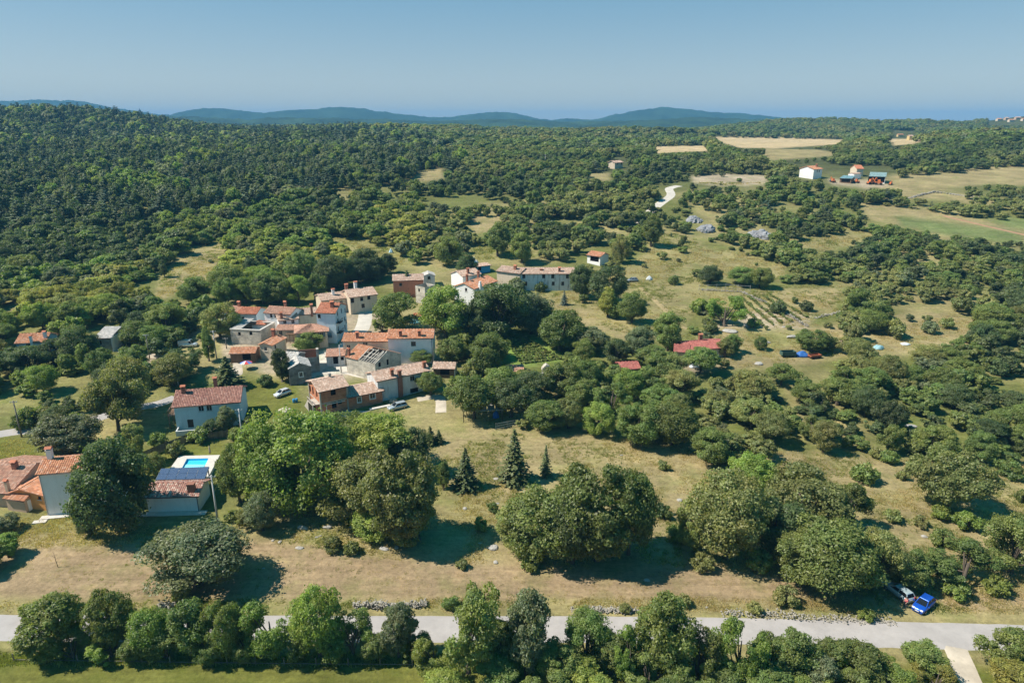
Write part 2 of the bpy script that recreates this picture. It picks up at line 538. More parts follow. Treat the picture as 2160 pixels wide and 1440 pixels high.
def ground_material():
    m, n, l, p = mat_base("meadow_ground")
    p.inputs["Roughness"].default_value = 0.95
    p.inputs["Specular IOR Level"].default_value = 0.05
    at = n.new("ShaderNodeAttribute"); at.attribute_name = "cover"
    geo = n.new("ShaderNodeNewGeometry")
    def noise(scale, detail=6, rough=0.65, vscale=None):
        nz = n.new("ShaderNodeTexNoise")
        nz.inputs["Scale"].default_value = scale; nz.inputs["Detail"].default_value = detail; nz.inputs["Roughness"].default_value = rough
        if vscale:
            mp = n.new("ShaderNodeMapping"); mp.inputs["Scale"].default_value = vscale
            l.new(geo.outputs["Position"], mp.inputs["Vector"]); l.new(mp.outputs[0], nz.inputs["Vector"])
        else:
            l.new(geo.outputs["Position"], nz.inputs["Vector"])
        return nz.outputs["Fac"]
    def rng_(fac, a, b, c, d):
        r = n.new("ShaderNodeMapRange")
        for i, v in enumerate((a, b, c, d)): r.inputs[i + 1].default_value = v
        l.new(fac, r.inputs[0]); return r.outputs[0]
    def mul(a, b):
        q = n.new("ShaderNodeMath"); q.operation = 'MULTIPLY'; l.new(a, q.inputs[0]); l.new(b, q.inputs[1]); return q.outputs[0]
    f1 = rng_(noise(1.1, 9, 0.8), 0.3, 0.7, 0.62, 1.38)
    f2 = rng_(noise(0.07, 5, 0.6), 0.3, 0.7, 0.76, 1.24)
    f3 = rng_(noise(0.6, 6, 0.75, (0.10, 1.0, 1.0)), 0.3, 0.7, 0.78, 1.22)
    f = mul(mul(f1, f2), f3)
    sc = n.new("ShaderNodeVectorMath"); sc.operation = 'SCALE'
    l.new(at.outputs["Color"], sc.inputs[0]); l.new(f, sc.inputs["Scale"])
    # green patches in dry grass and bare patches in green grass
    g = rng_(noise(0.16, 6, 0.7), 0.48, 0.66, 0.0, 0.55)
    mx = n.new("ShaderNodeMix"); mx.data_type = 'RGBA'; mx.blend_type = 'MULTIPLY'
    l.new(g, mx.inputs["Factor"]); l.new(sc.outputs[0], mx.inputs["A"]); mx.inputs["B"].default_value = (0.62, 0.82, 0.5, 1)
    g2 = rng_(noise(0.28, 7, 0.75), 0.56, 0.70, 0.0, 0.5)
    mx2 = n.new("ShaderNodeMix"); mx2.data_type = 'RGBA'; mx2.blend_type = 'MULTIPLY'
    l.new(g2, mx2.inputs["Factor"]); l.new(mx.outputs["Result"], mx2.inputs["A"]); mx2.inputs["B"].default_value = (1.35, 1.22, 1.1, 1)
    l.new(mx2.outputs["Result"], p.inputs["Base Color"])
    b = n.new("ShaderNodeBump"); b.inputs["Strength"].default_value = 0.7; b.inputs["Distance"].default_value = 0.25
    l.new(noise(1.6, 8, 0.75), b.inputs["Height"]); l.new(b.outputs[0], p.inputs["Normal"])
    return m
ground.data.materials.append(ground_material())

# ------------------------------------------------------------------ roads and paths: strips laid on the ground
def strip(name, pts_px, width, mat, kind="structure", lift=0.05, sub=24, world=None, label=None):
    P = world if world else [U(*q) for q in pts_px]
    P = [Vector((p[0], p[1], 0)) for p in P]
    pts = []
    n = len(P)
    for i in range(n - 1):                       # Catmull-Rom
        p0 = P[max(i - 1, 0)]; p1 = P[i]; p2 = P[i + 1]; p3 = P[min(i + 2, n - 1)]
        for k in range(sub):
            s = k / sub
            pts.append(0.5 * ((2 * p1) + (p2 - p0) * s + (2 * p0 - 5 * p1 + 4 * p2 - p3) * s * s + (3 * p1 - p0 - 3 * p2 + p3) * s ** 3))
    pts.append(P[-1])
    V = []; F = []
    cross = 6
    for i, p in enumerate(pts):
        d = (pts[min(i + 1, len(pts) - 1)] - pts[max(i - 1, 0)]).normalized()
        s = Vector((d.y, -d.x, 0))
        w = (width[0] + (width[1] - width[0]) * i / (len(pts) - 1)) if isinstance(width, tuple) else width
        for k in range(cross + 1):
            q = p + s * (k / cross - 0.5) * w * (1 + ((0.11 * (float(fbm(np.array([p.x / 1.7]), np.array([p.y / 1.7 + k * 9]), 7, 3)[0]) - 0.4)) if k in (0, cross) else 0))
            V.append((q.x, q.y, G(q.x, q.y) + lift - (0.06 if k in (0, cross) else 0)))
    for i in range(len(pts) - 1):
        for k in range(cross):
            a = i * (cross + 1) + k
            F.append((a, a + 1, a + cross + 2, a + cross + 1))
    me = np_mesh(name, np.array(V), np.array(F), smooth=True)
    me.materials.append(mat)
    o = link(bpy.data.objects.new(name, me))
    tag(o, label=label, kind=kind)
    return o

def road_mat(name, c, noise=0.1):
    m = plain(name, c, rough=0.9, noise=noise * 1.5, scale=0.3, spec=0.15, bump=0.15, stain=0.25, stain_col=tuple(v * 0.7 for v in c))
    return m
ASPH = road_mat("bleached_asphalt", (0.36, 0.335, 0.32))
GRAV = road_mat("pale_gravel", (0.46, 0.40, 0.32), 0.2)
CONC = road_mat("pale_concrete", (0.50, 0.46, 0.40), 0.12)
strip("country_road", [(-620, 1313), (0, 1322.5), (700, 1325), (1350, 1327), (1700, 1333), (2062, 1342), (2700, 1362)], 5.3, ASPH)
strip("side_road", [(-330, 975), (0, 915), (90, 905), (190, 886), (262, 864), (330, 852), (370, 838)], 3.6, ASPH)
strip("village_street", [(930, 870), (925, 838), (880, 842)], 2.6, GRAV)
strip("village_lane", [(640, 800), (668, 776), (700, 758), (728, 735), (742, 716), (765, 690), (772, 655)], 4.6, CONC)
strip("village_alley", [(700, 762), (735, 783), (775, 793)], 3.2, CONC)
strip("far_road", [(1340, 470), (1392, 430), (1415, 412), (1412, 398), (1432, 392)], 5.0, CONC)
strip("dirt_track", [(2015, 1365), (2030, 1400), (2050, 1450), (2075, 1520)], 3.0, GRAV)
strip("garden_path", [(240, 738), (300, 745), (380, 765)], 2.4, GRAV)
strip("gravel_drive", [(470, 770), (500, 790), (500, 765)], 2.4, GRAV)
strip("meadow_track", [(1345, 600), (1400, 650), (1440, 690), (1520, 705)], 2.0, road_mat("worn_grass", (0.30, 0.235, 0.12), 0.25))
strip("field_track", [(1990, 455), (2060, 472), (2160, 495), (2300, 525)], 2.5, road_mat("red_soil", (0.34, 0.20, 0.12), 0.2))
# pale joint along the middle of the road

# ------------------------------------------------------------------ foliage
def leaf_mat(name, tint=(1, 1, 1), transl=0.48):
    m = bpy.data.materials.new(name); m.use_nodes = True
    n = m.node_tree.nodes; l = m.node_tree.links; n.clear()
    out = n.new("ShaderNodeOutputMaterial")
    oi = n.new("ShaderNodeObjectInfo")
    at = n.new("ShaderNodeAttribute"); at.attribute_name = "piece"
    hs = n.new("ShaderNodeHueSaturation")
    r1 = n.new("ShaderNodeMapRange"); r1.inputs[3].default_value = 0.482; r1.inputs[4].default_value = 0.518
    l.new(oi.outputs["Random"], r1.inputs[0]); l.new(r1.outputs[0], hs.inputs["Hue"])
    ml = n.new("ShaderNodeMath"); ml.operation = 'MULTIPLY'; ml.inputs[1].default_value = 7.31
    l.new(oi.outputs["Random"], ml.inputs[0])
    fr = n.new("ShaderNodeMath"); fr.operation = 'FRACT'; l.new(ml.outputs[0], fr.inputs[0])
    r2 = n.new("ShaderNodeMapRange"); r2.inputs[3].default_value = 0.78; r2.inputs[4].default_value = 1.22
    l.new(fr.outputs[0], r2.inputs[0]); l.new(r2.outputs[0], hs.inputs["Value"])
    mu = n.new("ShaderNodeVectorMath"); mu.operation = 'MULTIPLY'
    l.new(oi.outputs["Color"], mu.inputs[0]); l.new(at.outputs["Color"], mu.inputs[1])
    l.new(mu.outputs[0], hs.inputs["Color"])
    d = n.new("ShaderNodeBsdfDiffuse"); l.new(hs.outputs[0], d.inputs["Color"])
    tr = n.new("ShaderNodeBsdfTranslucent")
    tm = n.new("ShaderNodeVectorMath"); tm.operation = 'MULTIPLY'; tm.inputs[1].default_value = (1.15, 1.25, 0.5)
    l.new(hs.outputs[0], tm.inputs[0]); l.new(tm.outputs[0], tr.inputs["Color"])
    mx = n.new("ShaderNodeMixShader"); mx.inputs[0].default_value = transl
    l.new(d.outputs[0], mx.inputs[1]); l.new(tr.outputs[0], mx.inputs[2])
    gl = n.new("ShaderNodeBsdfGlossy"); gl.inputs["Roughness"].default_value = 0.45; gl.inputs["Color"].default_value = (1, 1, 1, 1)
    mg = n.new("ShaderNodeMixShader"); mg.inputs[0].default_value = 0.02
    l.new(mx.outputs[0], mg.inputs[1]); l.new(gl.outputs[0], mg.inputs[2])
    l.new(mg.outputs[0], out.inputs["Surface"])
    return m
LEAF = leaf_mat("leaves")
NEEDLE = leaf_mat("needles", transl=0.12)
BARK = plain("bark", (0.10, 0.08, 0.06), rough=0.95, noise=0.3, scale=5)

def unit(v):
    return v / np.maximum(np.linalg.norm(v, axis=1, keepdims=True), 1e-6)

def cards(P, N, size, g, aspect=1.0, tone=None):
    """little folded leaf sprays (two triangles each) at P facing N"""
    n = len(P)
    a = unit(np.cross(N, g.normal(size=(n, 3))))
    b = np.cross(N, a)
    s = size[:, None]
    bend = N * s * 0.18
    v0 = P - a * s * 0.5 * aspect; v2 = P + a * s * 0.5 * aspect
    v1 = P - b * s * 0.42 - bend; v3 = P + b * s * 0.42 - bend
    V = np.stack([v0, v1, v2, v3], 1).reshape(-1, 3)
    i = np.arange(n)[:, None] * 4
    F = np.concatenate([i + [0, 1, 2], i + [0, 2, 3]], 1).reshape(-1, 3)
    c = np.repeat(tone, 4, axis=0)
    return V, F, c

def crown(seed, H, RX, z0, n_cl, n_leaf, leaf, top=1.0, squash=1.0, clr=(0.9, 1.5), ragged=0.25, skirt=0.0, flutter=0.7, boughs=0):
    """broadleaf crown: sprays of leaves gathered on many small clumps spread through the crown's volume.
    H total height, RX crown radius, z0 crown base"""
    g = np.random.default_rng(seed)
    zc = (H + z0) / 2; RZ = (H - z0) / 2
    # clump centres inside a lobed ellipsoid
    lob = g.normal(size=(7, 3)); lob = unit(lob); la = g.uniform(-ragged, ragged, 7)
    C = []; tries = 0
    BO = []
    if boughs:
        while len(BO) < boughs:
            q = g.normal(size=3); q /= np.linalg.norm(q)
            if q[2] < -0.75 or any(np.linalg.norm(q - w) < 1.55 / math.sqrt(boughs) * 1.25 for w in BO) and g.uniform() < 0.97: continue
            BO.append(q)
        BO = np.array([q * g.uniform(0.5, 0.72) for q in BO]); BR = g.uniform(0.34, 0.50, boughs)
    mind = 0.62 * (clr[0] + clr[1]) / 2
    while len(C) < n_cl and tries < n_cl * 200:
        tries += 1
        d = g.normal(size=3); d /= np.linalg.norm(d)
        k = 1 + float(np.sum(la * np.maximum(lob @ d, 0) ** 4))
        rr = g.uniform(0.25, 1.0) ** 0.38 * k * 0.86
        if boughs and np.min(np.linalg.norm(BO - d * rr, axis=1) / BR) > 1.0: continue
        p = np.array([d[0] * RX * rr, d[1] * RX * rr, d[2] * RZ * rr])
        if p[2] < 0:
            w = 1 - (1 - skirt) * 0.35 * (-p[2] / RZ)
            p[0] *= w; p[1] *= w
        else:
            w = 1 - (1 - top) * (p[2] / RZ)
            p[0] *= w; p[1] *= w
        p[2] += zc
        if any(np.linalg.norm(p - q) < mind for q in C[-80:]):
            continue
        C.append(p)
    C = np.array(C)
    cr = g.uniform(clr[0], clr[1], len(C))
    per = max(6, n_leaf // len(C))
    ci = np.repeat(np.arange(len(C)), per)
    d = unit(g.normal(size=(len(ci), 3)) + np.array([0, 0, 0.35]))
    rr = g.uniform(0.45, 1.0, len(ci)) ** 0.5
    rr = np.where(g.uniform(0, 1, len(ci)) < 0.09, g.uniform(1.0, 1.4, len(ci)), rr)
    P = C[ci] + d * (cr[ci] * rr)[:, None] * np.array([1, 1, 0.78])
    out = unit((P - np.array([0, 0, zc * 0.8])) / np.array([RX, RX, RZ]))
    N = unit(d * 0.75 + out * 0.35 + np.array([0, 0, 0.25]) + g.normal(size=(len(ci), 3)) * flutter)
    size = leaf * g.uniform(0.65, 1.35, len(ci))
    ct = g.uniform(0.82, 1.18, len(C))
    hue = g.uniform(-0.08, 0.08, len(C))
    tone = (ct[ci] * g.uniform(0.75, 1.25, len(ci)))[:, None] * np.stack([1 + hue[ci], np.ones(len(ci)), 1 - hue[ci]], 1)
    return cards(P, N, size, g, 1.25, tone) + (C, cr)

def trunk_mb(seed, H, z0, C, r0, n_limb=9):
    g = random.Random(seed)
    mb = MB(); mb.cur = (1, 1, 1)
    top = z0 + (H - z0) * 0.62
    lean = Vector((g.uniform(-.3, .3), g.uniform(-.3, .3), 0))
    pts = [Vector((0, 0, -0.6)), Vector((0, 0, 0)), lean * 0.3 + Vector((0, 0, z0 * 0.6)), lean * 0.7 + Vector((0, 0, z0 + (top - z0) * .4)), lean + Vector((0, 0, top))]
    mb.tube(pts, [r0 * 1.35, r0 * 1.1, r0 * 0.85, r0 * 0.6, r0 * 0.2], 8)
    idx = list(range(len(C))); g.shuffle(idx)
    for i in idx[:n_limb]:
        q = Vector(C[i]); s = pts[2].lerp(pts[4], g.uniform(0.05, 0.6))
        m = s.lerp(q, 0.5) + Vector((0, 0, -0.25 + g.uniform(-.2, .3)))
        mb.tube([s, m, q], [r0 * 0.4, r0 * 0.26, r0 * 0.1], 5)
    return mb

def make_proto(name, seed, H, RX, z0, n_cl, n_leaf, leaf, **kw):
    V, F, c, C, cr = crown(seed, H, RX, z0, n_cl, n_leaf, leaf, **kw)
    me = np_mesh(name + "_crown", V, F, c)
    me.materials.append(LEAF)
    tm = trunk_mb(seed, H, z0, C, 0.045 * H ** 0.9 + 0.05).mesh(name + "_trunk", BARK)
    zmax = float(np.percentile(V[:, 2], 99.5)); w = float(np.percentile(np.hypot(V[:, 0], V[:, 1]), 99.2))
    return dict(crown=me, trunk=tm, H=zmax, R=w)

BROAD = [  # near trees: rounded, spreading, tall, ragged
    make_proto("round_a", 1, 9, 4.4, 0.1, 115, 26600, 0.215, clr=(0.6, 1.25), ragged=0.3, skirt=0.8, boughs=11),
    make_proto("round_b", 2, 9, 4.2, 0.0, 125, 26600, 0.215, clr=(0.5, 1.15), ragged=0.4, skirt=0.9, boughs=12),
    make_proto("round_c", 3, 9, 4.6, 0.2, 110, 25900, 0.215, clr=(0.6, 1.3), ragged=0.45, skirt=0.7, boughs=10),
    make_proto("spread_a", 4, 7.5, 5.0, 1.6, 105, 21700, 0.215, clr=(0.55, 1.1), ragged=0.5, top=0.8, boughs=10),
    make_proto("spread_b", 5, 7.5, 4.8, 0.9, 110, 21700, 0.215, clr=(0.5, 1.1), ragged=0.55, top=0.85, boughs=11),
    make_proto("tall_a", 6, 11, 3.6, 0.2, 115, 23800, 0.215, clr=(0.55, 1.15), ragged=0.45, top=0.7, skirt=0.8, boughs=12),
    make_proto("tall_b", 7, 11, 3.3, 0.0, 100, 19600, 0.215, clr=(0.5, 1.05), ragged=0.6, top=0.6, skirt=0.9, boughs=11),
    make_proto("ragged_a", 8, 9, 4.0, 0.0, 85, 15400, 0.215, clr=(0.45, 0.95), ragged=0.8, top=0.75, skirt=0.9, boughs=9),
    make_proto("ragged_b", 9, 9, 4.2, 0.1, 80, 14700, 0.215, clr=(0.45, 1.0), ragged=0.85, skirt=0.9, boughs=8),
]
BUSH = [
    make_proto("bush_a", 21, 2.2, 1.5, 0.0, 22, 2400, 0.24, clr=(0.4, 0.7), ragged=0.5, skirt=1.0),
    make_proto("bush_b", 22, 1.8, 1.7, 0.0, 24, 2400, 0.24, clr=(0.35, 0.65), ragged=0.6, skirt=1.0),
    make_proto("bush_c", 23, 2.6, 1.4, 0.0, 24, 2600, 0.24, clr=(0.4, 0.65), ragged=0.6, skirt=1.0, top=0.7),
]
SHAPE = ["round", "round", "round", "spreading", "spreading", "tall", "tall", "ragged", "ragged"]

def conifer(name, seed, H, RB, n_whorl, per, leaf, droop=0.25, pw=1.0, z0=0.4, tint=(1, 1, 1)):
    g = np.random.default_rng(seed)
    P = []; N = []; S = []; T = []
    mb = MB(); mb.tube([(0, 0, -0.6), (0, 0, H * 0.5), (0, 0, H * 0.97)], [0.024 * H, 0.014 * H, 0.004 * H], 7)
    for w in range(n_whorl):
        f = w / (n_whorl - 1)
        z = z0 + (H - z0) * f ** 0.92
        rb = RB * (1 - f) ** pw * g.uniform(0.85, 1.12) + 0.06
        nb = max(4, int(per * (0.45 + 0.55 * (1 - f))))
        a0 = g.uniform(0, 6.28)
        for b in range(nb):
            a = a0 + 6.283 * b / nb + g.uniform(-.2, .2)
            L = rb * g.uniform(0.72, 1.12)
            dirv = np.array([math.cos(a), math.sin(a), 0])
            ns = max(4, int(L / leaf * 3.2))
            for k in range(ns):
                s = (k + g.uniform(0, 1)) / ns
                wid = 0.32 * L * (1 - s) + 0.06
                side = g.uniform(-1, 1) * wid
                p = dirv * (s * L) + np.array([-dirv[1], dirv[0], 0]) * side
                p[2] = z - droop * L * s + 0.1 * L * s * s + g.normal() * 0.06
                P.append(p); N.append(np.array([0, 0, 1.0]) + dirv * 0.45 + g.normal(size=3) * 0.3)
                S.append(leaf * g.uniform(0.7, 1.25)); T.append(g.uniform(0.7, 1.25))
    P = np.array(P); N = unit(np.array(N)); T = np.array(T)[:, None] * np.array(tint)[None, :]
    V, F, c = cards(P, N, np.array(S), g, 1.5, T)
    me = np_mesh(name + "_crown", V, F, c); me.materials.append(NEEDLE)
    return dict(crown=me, trunk=mb.mesh(name + "_trunk", BARK), H=float(V[:, 2].max()), R=float(np.percentile(np.hypot(V[:, 0], V[:, 1]), 95)))
SPRUCE = [conifer("spruce_a", 31, 9, 2.3, 24, 11, 0.34), conifer("spruce_b", 32, 9, 2.6, 22, 10, 0.34, droop=0.35), conifer("spruce_c", 33, 9, 2.0, 20, 8, 0.36)]
CYPRESS = [conifer("cypress_a", 35, 8, 1.1, 26, 8, 0.3, droop=-0.8, pw=0.55)]

# low detail trees for the woods
def lod(name, seed, H, RX, z0, n_cl, n_leaf, leaf, color, **kw):
    V, F, c, C, cr = crown(seed, H, RX, z0, n_cl, n_leaf, leaf, **kw)
    me = np_mesh(name, V, F, c * np.array(color)); me.materials.append(LEAF)
    return bpy.data.objects.new(name, me)
def lod_pine(name, seed, H, RB, color, n_wh=9, per=6, leaf=0.9):
    d = conifer(name, seed, H, RB, n_wh, per, leaf, droop=0.2, pw=0.75, z0=2.0, tint=color)
    return bpy.data.objects.new(name, d["crown"])

TONES = {"dark green": (0.120, 0.160, 0.060), "mid green": (0.203, 0.254, 0.072), "bright green": (0.252, 0.318, 0.070),
         "olive green": (0.270, 0.286, 0.098), "grey green": (0.203, 0.234, 0.122), "blue green": (0.094, 0.140, 0.080),
         "yellow green": (0.34, 0.345, 0.080)}
TONE_NAMES = list(TONES)

woods_mid = bpy.data.collections.new("woods_mid_kinds")
woods_far = bpy.data.collections.new("woods_far_kinds")
kinds_mid = ["dark green", "mid green", "mid green", "bright green", "olive green", "grey green", "yellow green"]
MID_H = []
for i, k in enumerate(kinds_mid):
    woods_mid.objects.link(lod("kind_%02d" % i, 60 + i, 8.5, 4.1, 0.1, 44, 3600, 0.52, TONES[k], clr=(0.7, 1.3), ragged=0.5, skirt=0.6, flutter=0.5, boughs=8))
woods_mid.objects.link(lod_pine("kind_07", 71, 12.5, 4.0, (0.09, 0.125, 0.078)))
woods_mid.objects.link(lod_pine("kind_08", 72, 13.5, 3.5, (0.10, 0.135, 0.078)))
woods_mid.objects.link(lod_pine("kind_09", 73, 11.5, 3.4, (0.12, 0.145, 0.08), n_wh=8))
for i, k in enumerate(kinds_mid):
    woods_far.objects.link(lod("wood_%02d" % i, 80 + i, 8.5, 4.2, 0.3, 16, 700, 1.15, TONES[k], clr=(1.2, 2.0), ragged=0.45, skirt=0.6, flutter=0.28))
woods_far.objects.link(lod_pine("wood_07", 91, 12.5, 4.2, (0.09, 0.125, 0.078), n_wh=7, per=5, leaf=1.5))
woods_far.objects.link(lod_pine("wood_08", 92, 13.5, 3.6, (0.10, 0.135, 0.078), n_wh=7, per=5, leaf=1.5))
woods_far.objects.link(lod_pine("wood_09", 93, 11.5, 3.4, (0.12, 0.145, 0.08), n_wh=6, per=5, leaf=1.6))

def instancer(name, P, scale, rot, idx, coll, label):
    """one mass of vegetation: points carrying kind, size and turn"""
    me = bpy.data.meshes.new(name)
    me.vertices.add(len(P)); me.vertices.foreach_set("co", np.ascontiguousarray(P, np.float32).ravel())
    a = me.attributes.new("size", 'FLOAT_VECTOR', 'POINT'); a.data.foreach_set("vector", np.ascontiguousarray(scale, np.float32).ravel())
    a = me.attributes.new("turn", 'FLOAT_VECTOR', 'POINT'); r3 = np.zeros((len(P), 3), np.float32); r3[:, 2] = rot
    a.data.foreach_set("vector", r3.ravel())
    a = me.attributes.new("sort", 'INT', 'POINT'); a.data.foreach_set("value", np.ascontiguousarray(idx, np.int32))
    o = link(bpy.data.objects.new(name, me))
    ng = bpy.data.node_groups.new(name + "_nodes", 'GeometryNodeTree')
    ng.interface.new_socket("Geometry", in_out='INPUT', socket_type='NodeSocketGeometry')
    ng.interface.new_socket("Geometry", in_out='OUTPUT', socket_type='NodeSocketGeometry')
    gi = ng.nodes.new("NodeGroupInput"); go = ng.nodes.new("NodeGroupOutput")
    ip = ng.nodes.new("GeometryNodeInstanceOnPoints")
    ci = ng.nodes.new("GeometryNodeCollectionInfo"); ci.inputs["Collection"].default_value = coll
    ci.inputs["Separate Children"].default_value = True; ci.inputs["Reset Children"].default_value = True
    def named(nm, typ):
        q = ng.nodes.new("GeometryNodeInputNamedAttribute"); q.data_type = typ; q.inputs["Name"].default_value = nm
        return q.outputs["Attribute"]
    ip.inputs["Pick Instance"].default_value = True
    L = ng.links
    L.new(gi.outputs[0], ip.inputs["Points"]); L.new(ci.outputs[0], ip.inputs["Instance"])
    L.new(named("sort", 'INT'), ip.inputs["Instance Index"])
    L.new(named("turn", 'FLOAT_VECTOR'), ip.inputs["Rotation"])
    L.new(named("size", 'FLOAT_VECTOR'), ip.inputs["Scale"])
    L.new(ip.outputs[0], go.inputs[0])
    md = o.modifiers.new("scatter", 'NODES'); md.node_group = ng
    tag(o, label=label, kind="stuff")
    return o

